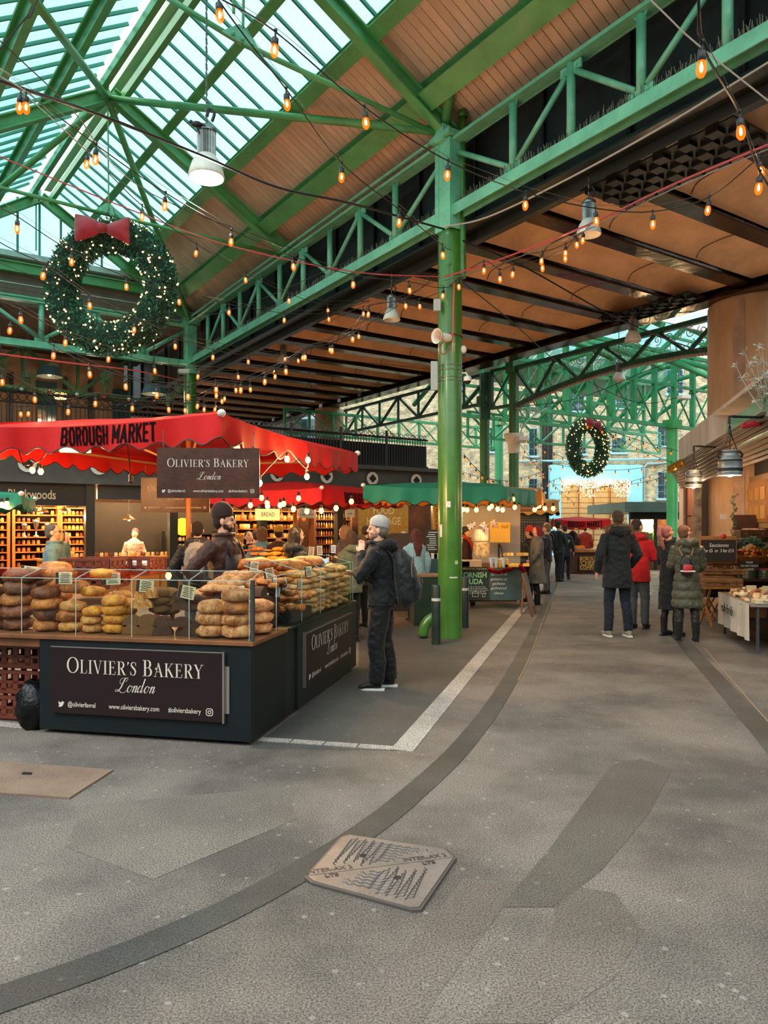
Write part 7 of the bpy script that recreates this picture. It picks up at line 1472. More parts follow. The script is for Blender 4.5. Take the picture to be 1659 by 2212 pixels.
    # ---- trousers, shoes
    if legs:
        t = MB(); r0, r1, r2 = leg[1] if isinstance(leg, tuple) else (.098, .070, .054); lm = leg[0] if isinstance(leg, tuple) else leg
        t.tube([T((0, 0, .98)), T((0, -.004, .90)), T((0, 0, .82))], [(.145*k, .105*k), (.155*k, .115*k), (.13*k, .10*k)], 14, ax=MT.to_3x3() @ V((1, 0, 0)))
        for s, f in zip((-1, 1), F_):
            kn = V((s*.098+(f.x-s*.1)*.5, f.y*.5+.03+f.z*.8, .49+f.z*.5)); an = V((f.x, f.y, .10+f.z)); t.tube([T((s*.082, 0, .88)), T((s*.09+(f.x-s*.1)*.25, f.y*.25+.012, .70)), T(kn), T((kn*.45+an*.55)+V((0, -.018, 0))), T(an+V((0, 0, -.02)))], [r0*k, r0*.92*k, r1*k, r1*.93*k, r2*k], 12)
        t.build('trousers', lm, o, mods=remesh(vox, 2, .02 if vox < .011 else .012, .06))
        for s, f in zip((-1, 1), F_):
            m_ = shoem or cl('black_shoe', '191919', r=.5); q = MB(); hz = .30 if boots else .10
            q.tube([T((f.x, f.y-.055, .06+f.z)), T((f.x, f.y, .062+f.z)), T((f.x*1.03, f.y+.075, .050+f.z)), T((f.x*1.08, f.y+.15, .036+f.z)), T((f.x*1.1, f.y+.185, .03+f.z))], [(.036*k, .03*k), (.045*k, .040*k), (.040*k, .044*k), (.028*k, .044*k), (.015*k, .025*k)], 12, ax=(0, 0, 1)); q.tube([T((f.x, f.y-.01, .05+f.z)), T((f.x, f.y-.008, hz+f.z))], [.045*k, (.060 if boots else .045)*k], 12)
            sh_ = q.build('boot' if boots else 'shoe', m_, o, mods=remesh(.008, 2))
            z = MB(); pts = [(-.030, -.085), (.030, -.085), (.037, 0), (.041, .09), (.034, .14), (.012, .175), (-.012, .175), (-.034, .14), (-.041, .09), (-.037, 0)]; z.add([T((f.x+a_, f.y+b_, .022+f.z)) for a_, b_ in pts]+[T((f.x+a_, f.y+b_, .001+f.z)) for a_, b_ in pts], [tuple(range(10)), tuple(range(19, 9, -1))]+[(i, 10+i, 10+(i+1) % 10, (i+1) % 10) for i in range(10)]); z.build('sole', SOLEB if shoe == '0' else SOLE, sh_)
    # ---- coat
    if topm:
        c = MB(); P_ = puff; fl_ = flare
        zs = [hem, hem+.04, .90, 1.02, 1.14, 1.27, 1.37, 1.43, 1.475, 1.50]; rx = [.178*fl_, .178*fl_, .172, .155, .152, .172, .180, .165, .105, .07]; ry = [.14*fl_, .14*fl_, .132, .122, .120, .128, .122, .108, .082, .066]
        q = [(z, a, b_) for z, a, b_ in zip(zs, rx, ry) if z <= 1.02 and z >= hem-.001 or z > 1.0]; q = sorted(set(q))
        if hem < .72: q = [(hem, .178*fl_, .145*fl_), ((hem+.9)/2, .178*(1+fl_)/2, .14*(1+fl_)/2)]+[e for e in q if e[0] > .85]
        if quilt:
            qq = []; z = q[0][0]
            def itp(z):
                for a_, b_ in zip(q, q[1:]):
                    if a_[0] <= z <= b_[0]: t_2 = (z-a_[0])/(b_[0]-a_[0]+1e-9); return a_[1]+(b_[1]-a_[1])*t_2, a_[2]+(b_[2]-a_[2])*t_2
                return q[-1][1:]
            while z < 1.44: ax_, ay_ = itp(z); ph = abs(sin(pi*(z-q[0][0])/quilt))**.6; qq.append((z, ax_*(.93+.10*ph), ay_*(.92+.12*ph))); z += .022
            q = qq+[e for e in q if e[0] > 1.44]
        c.tube([T((0, 0, z)) for z, _, _ in q], [(a*P_*k*w, b_*P_*k) for _, a, b_ in q], 22, ax=MT.to_3x3() @ V((1, 0, 0)))
        for s, (el, wr) in zip((-1, 1), A):
            sh = V((s*.155, -.005, 1.405)); el, wr = V(el), V(wr); n = 10 if quilt else 4; pts = [sh]+[sh+(el-sh)*i/n for i in range(1, n+1)]+[el+(wr-el)*i/n for i in range(1, n+1)]; rr = []
            for i in range(len(pts)): f = i/(len(pts)-1); r_ = (.072-.026*f)*P_*k; rr.append(r_*(1+(.10*abs(sin(i*1.6)) if quilt else .0)))
            c.tube([T(p) for p in pts], rr, 12)
        if hood: c.tube([T(p) for p in ((-.13, -.02, 1.455), (-.10, -.10, 1.49), (0, -.145, 1.47), (.10, -.10, 1.49), (.13, -.02, 1.455))], [.045*k, .06*k, .075*k, .06*k, .045*k], 10)
        if hood == 'up2': pass
        if collar: c.tube([TH((cos(a)*.075, sin(a)*.07-.005, 1.505)) for a in [2*pi*i/14 for i in range(15)]], [(.022*k, .045*k)]*15, 8, cap=False, ax=(0, 0, 1))
        co = c.build(top or 'coat', topm, o, mods=remesh(vox, 2, .030 if vox < .011 else .018, .07))
    if fur:
        f_ = MB(); random.seed(44); M3 = MT.to_3x3()
        for i in range(1500):
            a = random.uniform(R(-35), R(215)); p = T((cos(a)*.135, -.05-sin(a)*.07, 1.485+.035*sin(a))); u = V((random.gauss(0, 1), random.gauss(0, 1), random.gauss(.2, 1))).normalized(); e = p+u*.035*k; v_ = u*random.uniform(.035, .07)*k; w_ = v_.orthogonal().normalized()*.005; f_.add([e-w_, e+v_, e+w_], [(0, 1, 2)])
        f_.tube([T((cos(a)*.135, -.05-sin(a)*.07, 1.485+.035*sin(a))) for a in [R(-35)+R(250)*i/16 for i in range(17)]], .045*k, 8)
        f_.build('fur_trim', fur, o)
    if apron:
        a = MB(); 
        for (z0_, z1_, y_, wd) in ((.45, 1.0, .150, .17), (1.0, 1.32, .150, .13)): a.add([T((sx*wd*(1 if abs(sx) < 1 else 1), y_-.05*abs(sx)**2, z)) for z in (z0_, z1_) for sx in (-1, -.5, 0, .5, 1)], [(i, i+1, i+6, i+5) for i in range(4)])
        for s in (-1, 1): a.tube([T((s*.11, .142, 1.31)), T((s*.09, .10, 1.44)), T((s*.05, .0, 1.50))], .010*k, 5)
        def md(ob): q_ = ob.modifiers.new('s', 'SOLIDIFY'); q_.thickness = .01
        a.build('apron', apron, o, smooth=True, mods=md)
    # ---- hair, hats
    hm = hairm or cl('brown_hair', '3b2a20'); h = MB()
    if hair: 
        Hb(h, (0, -.020, 1.680), (.082, .092, .084), fn=lambda p: p*(1+.05*noise.noise(p*4)))
        Hb(h, (0, -.045, 1.630), (.076, .066, .075))
        if hair == 'long': h.tube([TH((0, -.06, 1.68)), TH((0, -.085, 1.55)), T((0, -.13, 1.40)), T((0, -.14, 1.24))], [(.085*k, .05*k), (.095*k, .05*k), (.09*k, .035*k), (.05*k, .02*k)], 12, ax=RH @ V((1, 0, 0))); [h.tube([TH((s*.07, -.01, 1.70)), TH((s*.085, -.01, 1.60)), TH((s*.085, -.03, 1.48))], [.022*k, .028*k, .018*k], 8) for s in (-1, 1)]
        if hair == 'bob': h.tube([TH((0, -.05, 1.70)), TH((0, -.06, 1.60)), TH((0, -.06, 1.50))], [(.088*k, .06*k), (.095*k, .065*k), (.08*k, .05*k)], 12, ax=RH @ V((1, 0, 0))); [h.tube([TH((s*.07, .0, 1.70)), TH((s*.083, .0, 1.60)), TH((s*.078, -.01, 1.52))], [.022*k, .026*k, .016*k], 8) for s in (-1, 1)]
        if hair == 'pony': h.tube([TH((0, -.06, 1.74)), TH((0, -.13, 1.75)), TH((0, -.17, 1.66)), TH((0, -.17, 1.50)), TH((0, -.15, 1.36))], [.03*k, .035*k, .04*k, .035*k, .012*k], 10)
        if hair == 'bun': Hb(h, (0, -.10, 1.72), (.045, .04, .045))
        h.build('hair', hm, o, mods=remesh(min(vox, .010), 1, .010, .02))
    if beard: bd_ = MB(); Hb(bd_, (0, .050, 1.560), (.043, .037, .034)); [Hb(bd_, (s*.046, .022, 1.580), (.014, .030, .030)) for s in (-1, 1)]; bd_.build('beard', beard, o, mods=remesh(.007, 1, .006, .015))
    if hat:
        m_, st_ = hat; q = MB(); Hb(q, (0, -.012, 1.712), (.087, .103, .085 if st_ != 'tall' else .11), 20, 12, fn=lambda p: V((p.x, p.y, max(p.z, -.45)))); q.tube([TH((cos(a)*.078, sin(a)*.093-.010, 1.690+.012*sin(a))) for a in [2*pi*i/20 for i in range(21)]], [(.024*k, .010*k)]*21, 6, cap=False, ax=RH @ V((0, 0, 1))); q.build('beanie', m_, o, mods=remesh(.008, 1, .005, .02))
        if st_ == 'pom': MB().ball(TH((0, -.02, 1.815)), .035*k, 10, 8).build('pompom', m_, o, smooth=True)
    if glasses: 
        g = MB(); [g.tube([TH((s*.032+cos(a)*.022, .096, 1.640+sin(a)*.017)) for a in [2*pi*i/12 for i in range(13)]], .0022*k, 4, cap=False) for s in (-1, 1)]; [g.tube([TH((s*.054, .094, 1.642)), TH((s*.079, .0, 1.64))], .0022*k, 4) for s in (-1, 1)]; g.tube([TH((-.01, .1, 1.642)), TH((.01, .1, 1.642))], .0022*k, 4); g.build('glasses', EYEM, o)
    return o, T, TH, k, MT
def backpack(label, T, MT, k, m, sz=1., pocket=None, y=-.16, z=1.22, straps=True, cat='backpack', x=0):
    o = thing('backpack', label, cat, T((x, y-.1, z-.22*sz))); c = MB(); s = sz
    c.tube([T((x, y-.07*s, z-.24*s)), T((x, y-.10*s, z-.18*s)), T((x, y-.105*s, z)), T((x, y-.09*s, z+.15*s)), T((x, y-.06*s, z+.23*s)), T((x, y-.05*s, z+.25*s))], [(.11*s*k, .06*s*k), (.155*s*k, .10*s*k), (.155*s*k, .105*s*k), (.14*s*k, .09*s*k), (.09*s*k, .055*s*k), (.02*s*k, .02*s*k)], 16, ax=MT.to_3x3() @ V((1, 0, 0)))
    c.build('bag_body', m, o, mods=remesh(.009, 2, .02, .06))
    p = MB(); p.tube([T((x, y-.19*s, z-.19*s)), T((x, y-.205*s, z-.08*s)), T((x, y-.195*s, z+.01*s))], [(.10*s*k, .025*s*k), (.115*s*k, .035*s*k), (.10*s*k, .025*s*k)], 12, ax=MT.to_3x3() @ V((1, 0, 0))); p.build('pocket', pocket or m, o, mods=remesh(.008, 2, .01, .05))
    zp = MB(); zp.tube([T((x+cos(a)*.13*s, y-.19*s+.02*abs(cos(a)), z+.02*s+sin(a)*.17*s)) for a in [pi*i/10 for i in range(11)]], .004*k, 4); zp.tube([T((x+.09*s, y-.235*s, z+.0*s)), T((x+.09*s, y-.24*s, z-.05*s))], .004*k, 4); zp.build('zip', mat('zip_grey', '8a8a86', r=.4, m=.5), o)
    MB().tube([T((x-.03, y-.03, z+.22*s)), T((x-.03, y-.04, z+.28*s)), T((x+.03, y-.04, z+.28*s)), T((x+.03, y-.03, z+.22*s))], .008*k, 5).build('handle', m, o)
    if straps:
        for sx in (-1, 1): MB().tube([T((x+sx*.085, y-.02, z+.2*s)), T((sx*.115, -.06, 1.485)), T((sx*.125, .07, 1.44)), T((sx*.135, .135, 1.30)), T((sx*.145, .10, 1.12)), T((x+sx*.13*s, y-.0, z-.15*s))], [(.006*k, .024*k)]*6, 6, ax=MT.to_3x3() @ V((0, 1, 0))).build('strap', m, o)
    return o
BLK = cl('black', '111213'); NVY = cl('black_parka', '171c1f'); DEN = cl('dark_jeans', '141d28'); GRJ = cl('grey_jeans', '4a5055'); OLV = cl('olive_puffer', '4c4b3c', var=.1, r=.45, bump=.1); REDP = cl('red_parka', 'b81c22'); BRJ = cl('brown_jacket', '3e2218', r=.5); 
# beanie man at the counter
o, T, TH, k, MT = person('man in a grey beanie and black hooded jacket, hand at his chin, by the bakery', G(826, 1487), 1.71, -82, 'hooded_jacket', BLK, leg=(cl('black_trousers', '161415', r=.5), (.112, .092, .078)), hair='short', hairm=cl('grey_hair', '6a625a'), hat=(cl('grey_beanie', 'a9a29c'), ''), head=(-6, 4), lean=.10, vox=.0095, hood=1, collar=1, hem=.86, puff=1.12,
    arms=(((-.27, .17, 1.15), (-.05, .165, 1.405)), ((.26, .12, 1.13), (.02, .25, 1.17))), feet=((-.09, .05), (.10, -.06)), shoe='1', beard=cl('stubble', '8a6a58'))
backpack('big black backpack on the back of the beanie man', T, MT, k, cl('black_nylon', '1b1a1b', r=.55), 1.15, y=-.145, z=1.14)
# baker
o, T, TH, k, MT = person('bearded baker in a brown beanie, brown jacket and apron, hand on hip', V((P(484, 0, 7.05).x, 7.05, 0)), 1.80, 112, 'padded_jacket', BRJ, leg=cl('brown_trousers', '2c2220'), hair='short', hairm=cl('dark_hair', '2a1c14'), hat=(cl('brown_beanie', '2e1c16'), 'tall'), head=(-30, 2), vox=.0095, collar=1, hem=.86, puff=1.1, quilt=.0,
    arms=(((-.27, .05, 1.15), (-.20, .20, .97)), ((.40, -.12, 1.18), (.19, .03, 1.02))), beard=cl('beard', '3a2417'), apron=cl('apron', '241a19', r=.6))
# parka couple
person('tall man seen from behind in a black fur-hooded parka and dark jeans', G(1334, 1374), 1.86, -3, 'parka', NVY, leg=(DEN, (.095, .072, .062)), hair='short', hairm=cl('short_brown_hair', '3f2e22'), head=(10, 0), vox=.0105, hood=1, fur=cl('fur', '7a5c46', r=.9), hem=.68, puff=1.14, flare=1.05, feet=((-.14, -.02), (.13, -.06)), shoe='1', shoem=cl('grey_trainer', '8a8478'), arms=(((-.27, -.05, 1.14), (-.27, .06, .90)), ((.28, -.04, 1.14), (.22, .12, .97))))
person('man in a bright red fur-hooded parka and grey jeans beyond the black parka', G(1378, 1358), 1.74, 35, 'parka', REDP, leg=(GRJ, (.095, .074, .062)), hair='short', hairm=cl('dark_hair2', '2b2622'), head=(25, 5), vox=.012, hood=1, fur=cl('fur2', '8a6a52', r=.9), hem=.76, puff=1.10, arms=(((-.24, .02, 1.14), (-.15, .22, 1.05)), ((.25, .04, 1.14), (.14, .26, 1.12))), feet=((-.08, .0), (.10, .05)), glasses=True)
# two women
person('woman with a long pink ponytail in a long black coat', G(1447, 1374), 1.66, 62, 'long_coat', cl('black_wool', '16191c'), leg=(cl('black_tights', '1a1818', r=.5), (.085, .058, .042)), hair='pony', hairm=cl('pink_hair', '9a5f58'), head=(5, 22), vox=.0105, hem=.42, puff=1.02, flare=1.02, collar=1, arms=(((-.22, .05, 1.15), (-.12, .24, 1.12)), ((.22, .05, 1.15), (.10, .25, 1.14))), boots=True, feet=((-.09, -.02), (.09, .04)))
o, T, TH, k, MT = person('woman in a long olive quilted coat and black boots with a small backpack', G(1484, 1384), 1.66, 12, 'quilted_coat', OLV, leg=(cl('leather_leggings', '24231f', r=.3), (.092, .068, .052)), hair='short', hairm=cl('blond_hair', '6f4c34'), head=(48, 22), vox=.0095, hem=.50, puff=1.12, flare=1.12, quilt=.13, hood=1, boots=True, glasses=True, w=1., arms=(((-.22, .05, 1.13), (-.12, .24, 1.08)), ((.23, .06, 1.13), (.18, .22, 1.04))), feet=((-.12, -.02), (.12, -.04)))
o = backpack('small black drawstring backpack with a red and white flap on the olive coat', T, MT, k, cl('black_leather', '201f22', r=.35), .62, pocket=mat('red_flap', 'b32430', r=.4), y=-.15, z=1.15, straps=False, x=-.04)
MB().tube([T((-.14, -.27, 1.06)), T((.06, -.27, 1.06))], [(.012, .035)]*2, 6).build('white_panel', mat('cream_leather', 'd8d2c8', r=.4), o)
for sx in (-1, 1): MB().tube([T((-.04+sx*.06, -.20, 1.28)), T((-.04+sx*.10, -.15, 1.38)), T((-.04+sx*.04, -.13, 1.46))], .010, 6).build('strap', mat('tan_strap', '8a5a48', r=.5), o)
# aisle left: grey coat woman and queue
person('woman with dark pink hair in a long grey coat at the cheese stall', G(1160, 1306), 1.64, -88, 'long_coat', cl('grey_coat', '6d6b66'), leg=(DEN, (.085, .062, .048)), hair='bob', hairm=cl('magenta_hair', '7d1f36'), head=(0, 0), vox=.012, hem=.48, puff=1.15, flare=1.25, collar=1, boots=True, arms=(((-.24, .04, 1.15), (-.20, .16, .98)), ((.25, .02, 1.15), (.22, .14, .98))))
person('woman in a leopard print hat and dark jacket behind the grey coat', G(1181, 1283), 1.68, -60, 'jacket', cl('dark_jacket', '2a2a2e'), leg=cl('grey_trousers', '5d5b58'), hairm=cl('leopard', '8a6a4a', vs=40, var=.5), hat=(MATS['cloth_leopard'], ''), vox=.015, hem=.82)
o, T, TH, k, MT = person('man in a black beanie and dark green jacket carrying a rucksack, facing the far stall', G(1207, 1256), 1.76, 55, 'jacket', cl('green_black_jacket', '22302c'), leg=DEN, hat=(cl('black_beanie', '26262a'), ''), vox=.015, hem=.84, puff=1.1, arms=(((-.25, .05, 1.14), (-.12, .26, 1.18)), ((.25, .05, 1.14), (.12, .26, 1.18))), feet=((-.14, .1), (.12, -.12)))
backpack('black rucksack on the back of the man facing the far stall', T, MT, k, cl('black_ruck', '17181a'), 1.1)
person('shopper in a dark coat between the rucksack man and the far red canopy', G(1221, 1252), 1.66, 30, 'jacket', cl('navy_coat', '1d2530'), leg=BLK, hair='short', vox=.016, hem=.74)
person('stallholder in an orange red beanie behind the grey coat woman', V((P(1143, 0, 15.8).x, 15.8, 0)), 1.60, -60, 'jacket', cl('brown_black', '2b2020'), leg=BLK, hat=(cl('red_beanie', 'c83a24'), 'tall'), vox=.015)
person('cheese seller with an orange red scarf behind the cheese drums', V((P(1009, 0, 15.2).x, 15.2, 0)), 1.60, 100, 'jacket', cl('seller_brown', '4a2c20'), leg=BLK, hair='short', hat=(cl('teal_beanie', '3a3a30'), ''), collar=1, vox=.015, head=(0, 10))
sc_ = MB().tube([P(1000, 1158, 15.05), P(1010, 1163, 15.0), P(1018, 1172, 15.02), P(1022, 1188, 15.0)], .035, 8).build('orange_scarf', cl('scarf', 'd8451c'), smooth=True); tag(sc_, 'orange red scarf round the neck of the cheese seller', 'scarf')
person('man in a black jacket behind the cheese company counter', V((P(1237, 0, 26.4).x, 26.4, 0)), 1.72, 150, 'jacket', BLK, leg=BLK, vox=.018)
person('person in a rust red jacket with a dark hat at the cheese company counter', V((P(1264, 0, 27.0).x, 27.0, 0)), 1.66, 20, 'jacket', cl('rust_jacket', '9a3420'), leg=BLK, hat=(cl('dark_pom', '3a2a28'), 'pom'), vox=.018, puff=1.2)
for i, (x, y, h, f, c, l) in enumerate(((1413, 1228, 1.70, 0, '1f6b48', 'person in a green coat with a yellow green rucksack far down the aisle'), (1428, 1224, 1.74, 10, '2b2f2e', 'person in a dark quilted jacket far down the aisle on the right'), (1400, 1222, 1.6, -30, '56616a', 'grey clothed person far down the aisle beside the green coat'))):
    o, T, TH, k, MT = person(l, G(x, y), h, f, 'jacket', cl('far%d' % i, c), leg=(cl('farleg%d' % i, ('1c2a30', '6f8796', '333333')[i])), vox=.018, puff=1.1)
    if i == 0: backpack('yellow green rucksack on the green coat far down the aisle', T, MT, k, cl('lime_ruck', 'a3c93a'), 1.0)
# left part
person('grey-haired man in a teal fleece and glasses talking on a phone', V((P(118, 0, 9.4).x, 9.4, 0)), 1.66, 78, 'fleece', cl('teal_fleece', '55787a'), leg=BLK, hairm=cl('grey_hair2', '4b4f50'), head=(0, 6), vox=.011, puff=1.15, glasses=True, collar=1, arms=(((-.24, .1, 1.16), (-.10, .12, 1.50)), ((.24, .05, 1.14), (.16, .24, 1.10))))
tag(MB().box(P(139, 1158, 9.35), (.012, .03, .13), .3).build('mobile_phone', BLACK, bev=.003), 'dark mobile phone held to the ear of the teal fleece man', 'phone')
person('shopkeeper in a plum beanie and patterned fleece behind the honey shop counter', SH(.15, .95), 1.58, 168, 'fleece', cl('patterned_fleece', 'c9c2b0', var=.5, vs=18), leg=BLK, hat=(cl('plum_beanie', '6d3d4c'), ''), head=(10, 28), vox=.015)
o, T, TH, k, MT = person('man with a dark padded coat seen from behind, left of the baker', V((P(427, 0, 9.3).x, 9.3, 0)), 1.69, -12, 'padded_coat', cl('dark_padded', '1c262c', r=.5), leg=GRJ, hairm=cl('dark_hair3', '241d19'), vox=.012, puff=1.2, quilt=.10, hood=1, arms=(((-.30, .0, 1.16), (-.20, .2, 1.0)), ((.30, .0, 1.16), (.2, .2, 1.0))))
backpack('light grey backpack on the dark padded coat left of the baker', T, MT, k, cl('grey_pack', '7d8b8c', r=.6), 1.05)
person('woman with long straight black hair in a black hooded puffer, right of the baker', V((P(643, 0, 9.0).x, 9.0, 0)), 1.62, 45, 'puffer_jacket', cl('black_puffer', '20262a', r=.4), leg=BLK, hair='long', hairm=cl('black_hair', '17120f', r=.4), vox=.012, puff=1.18, quilt=.12, hood=1, head=(15, 5), arms=(((-.24, .05, 1.15), (-.12, .26, 1.10)), ((.25, .05, 1.15), (.12, .28, 1.12))))
person('woman with brown hair in an olive green hooded coat beside the flatbreads', V((P(757, 0, 10.3).x, 10.3, 0)), 1.56, -42, 'hooded_coat', cl('olive_coat', '5e6450'), leg=BLK, hair='bob', hairm=cl('brown_hair4', '4a3426'), vox=.012, puff=1.15, hood=1)
person('fair-haired woman with a white scarf behind the olive coat', V((P(744, 0, 11.2).x, 11.2, 0)), 1.64, -60, 'coat', cl('pale_coat', '5a4c42'), leg=BLK, hair='bob', hairm=cl('fair_hair', '8f6c48'), vox=.014, collar=1)
person('child sized shopper with fair hair half hidden behind the olive coat', V((P(779, 0, 11.8).x, 11.8, 0)), 1.50, -40, 'coat', cl('dark_coat5', '2e2624'), leg=BLK, hair='bob', hairm=cl('fair_hair2', '7a5a3c'), vox=.015)
person('shopper in a yellow beanie and brown waistcoat under the second red canopy', V((P(602, 0, 12.2).x, 12.2, 0)), 1.62, -8, 'waistcoat', cl('brown_vest', '4f3120'), leg=BLK, hat=(cl('yellow_beanie', 'c9952c'), ''), vox=.013, puff=1.15)
person('fair-haired woman in a light blue coat left of the yellow beanie', V((P(566, 0, 12.2).x, 12.2, 0)), 1.62, -15, 'coat', cl('light_blue_coat', '6f97a3'), leg=BLK, hair='bob', hairm=cl('fair_hair3', '7d5a3c'), vox=.013, puff=1.1)
person('stallholder in black leaning over beside the light blue coat', V((P(540, 0, 12.6).x, 12.6, 0)), 1.56, 150, 'jacket', BLK, leg=BLK, head=(0, 25), vox=.014)
person('person in a dark red coat half hidden beside the light blue coat', V((P(552, 0, 13.2).x, 13.2, 0)), 1.56, -30, 'jacket', cl('dark_red_coat', '7a1c20'), leg=BLK, vox=.016)
person('auburn-haired woman in a pale denim jacket behind the green cabinet', V((P(897, 0, 12.6).x, 12.6, 0)), 1.58, -22, 'denim_jacket', cl('pale_denim', '8fb1bb'), leg=BLK, hair='long', hairm=cl('auburn_hair', '5a2c22'), vox=.012, puff=1.2)
person('dark-haired shopper beyond the beanie man under the gold banner', V((P(790, 0, 14.5).x, 14.5, 0)), 1.64, 20, 'jacket', BLK, leg=BLK, vox=.016)
person('white-haired person sitting beyond the gold banner', V((P(873, 0, 15.4).x, 15.4, 0)), 1.52, 160, 'jacket', cl('dark6', '2a2a2a'), leg=BLK, hairm=cl('white_hair', 'c9c4bc'), vox=.016)
person('person in a dark coat cut off at the left edge of the picture', V((P(-30, 0, 9.5).x, 9.5, 0)), 1.56, 90, 'coat', cl('navy7', '2b3440'), leg=BLK, vox=.015)
# ================================================================ right-hand wooden kiosk along the aisle
KO = V((6.45, 15.8, 0)); KD_ = V((-.245, -.9695, 0)); KN = V((.9695, -.245, 0))          # along the aisle towards the camera, and into the kiosk
def KP(a, n=0., z=0.): return KO+KD_*a+KN*n+ZU*z
def kbx(a0, a1, n0, n1, z0, z1, m, name, par, z1b=None, z0b=None, **k):
    zb0 = z0 if z0b is None else z0b; zb1 = z1 if z1b is None else z1b
    p = [KP(a0, n0, z0), KP(a1, n0, zb0), KP(a1, n1, zb0), KP(a0, n1, z0), KP(a0, n0, z1), KP(a1, n0, zb1), KP(a1, n1, zb1), KP(a0, n1, z1)]
    return MB().hexa(p).build(name, m, par, **k)
kk = thing('wooden_kiosk', 'big wooden kiosk with grey board fascia and metal hood filling the right edge', 'kiosk', KP(3, 1))
GBR = mat('grey_fascia_board', 'd8ccc0', r=.7, var=.18, vs=2, stretch=(1, 1, .2)); OW = mat('orange_wood', '8f4a1e', r=.45, var=.45, vs=3, stretch=(3, 3, .5)); DW = mat('kiosk_dark_wood', '33231a', r=.55, var=.35, vs=3); SLT = mat('awning_slat', '4a3626', r=.5, var=.3, vs=5)
for i in range(12):
    a0 = -.1+i*.30; zl = 2.72+.04*i if i < 11 else 3.1; kbx(a0+.004, a0+.296, -.07, .02, 2.92, 3.50, GBR, 'fascia_board', kk)
kbx(3.5, 3.55, -.07, 1.2, 2.92, 3.50, GBR, 'fascia_board', kk); kbx(-.1, 8, .0, 3.5, 3.50, 3.56, GBR, 'roof', kk)
kbx(-.15, -.1, -.05, 3, .1, 3.3, GBR, 'end_wall', kk)
STN = mat('stainless_hood', '9ba89a', r=.12, m=.95, bump=.25, bs=3)
hd = MB(); hp = [KP(a, -.35+.30*q, 2.95+.42*q) for a in (3.9, 8) for q in (0, 1)]; hd.hexa([KP(5.4, -.2, 2.68), KP(8.6, -.2, 2.68), KP(8.6, .1, 2.68), KP(5.4, .1, 2.68), KP(5.4, -.16, 3.15), KP(8.6, -.16, 3.15), KP(8.6, .1, 3.15), KP(5.4, .1, 3.15)]); hd.build('metal_hood', STN, kk)
for i in range(9): kbx(.1, 8, -.30+.03*i, -.26+.03*i, 2.86-.052*i, 2.90-.052*i, SLT, 'awning_slat', kk)
foil = MB(); random.seed(6)
for i in range(60): a = .0+i*.035; foil.ball(KP(a, -.28, 2.86+.04*sin(i*1.7)), (.03, .03, .05), 6, 4)
foil.build('gold_garland', mat('gold_foil', 'd99a3c', r=.2, m=.9), kk, kind='stuff')
# wall bays: door panels, posts, window
for i, (a0, a1, m_) in enumerate(((-.05, .25, OW), (.5, .95, OW), (.96, 1.5, OW))):
    kbx(a0, a1, .02, .06, 1.85, 2.5, m_, 'door_panel', kk); kbx(a0, a1, .02, .06, .1, 1.83, m_, 'door_panel', kk)
kbx(.26, .48, .0, .1, .1, 2.6, DW, 'post', kk); kbx(1.52, 1.72, -.03, .1, .1, 2.65, mat('weathered_post', '7a6a5a', r=.7, var=.5, vs=8), 'post', kk)
kbx(-.1, 8, .90, .95, .0, 3.0, mat('kiosk_grey_wall', '3b3733', r=.7, var=.2, vs=1.5), 'rear_wall', kk); kbx(-.1, 8, .3, 3.4, 0, .06, DW, 'plinth', kk)
kbx(1.8, 4.8, .82, .89, 1.60, 2.52, mat('window_frame_tan', '9a7a58', r=.6), 'window_frame', kk); kbx(1.92, 4.7, .80, .82, 1.70, 2.42, mat('amber_window', '7a4a26', r=.15, var=.5, vs=2.5, emit=.25, ec='a86a34'), 'window_pane', kk)
for i in range(8): kbx(2.0+.4*(i % 4), 2.3+.4*(i % 4), .785, .80, 1.76+.32*(i//4), 1.98+.32*(i//4), mat('card_ochre', 'c0904f', r=.6), 'display_card', kk)
for p, e in ((KP(2.6, -.1, 2.4), 9), (KP(3.6, .1, 2.45), 9), (KP(6, -.5, 2.3), 25), (KP(.8, -.5, 2.4), 14)): point_light(p, e, (1, .62, .32), .08)
sw = MB().box(P(1562, 1116, 12.0), (.09, .03, .08)).build('wall_socket', WP); tag(sw, 'white socket plate on the dark kiosk wall', 'socket')
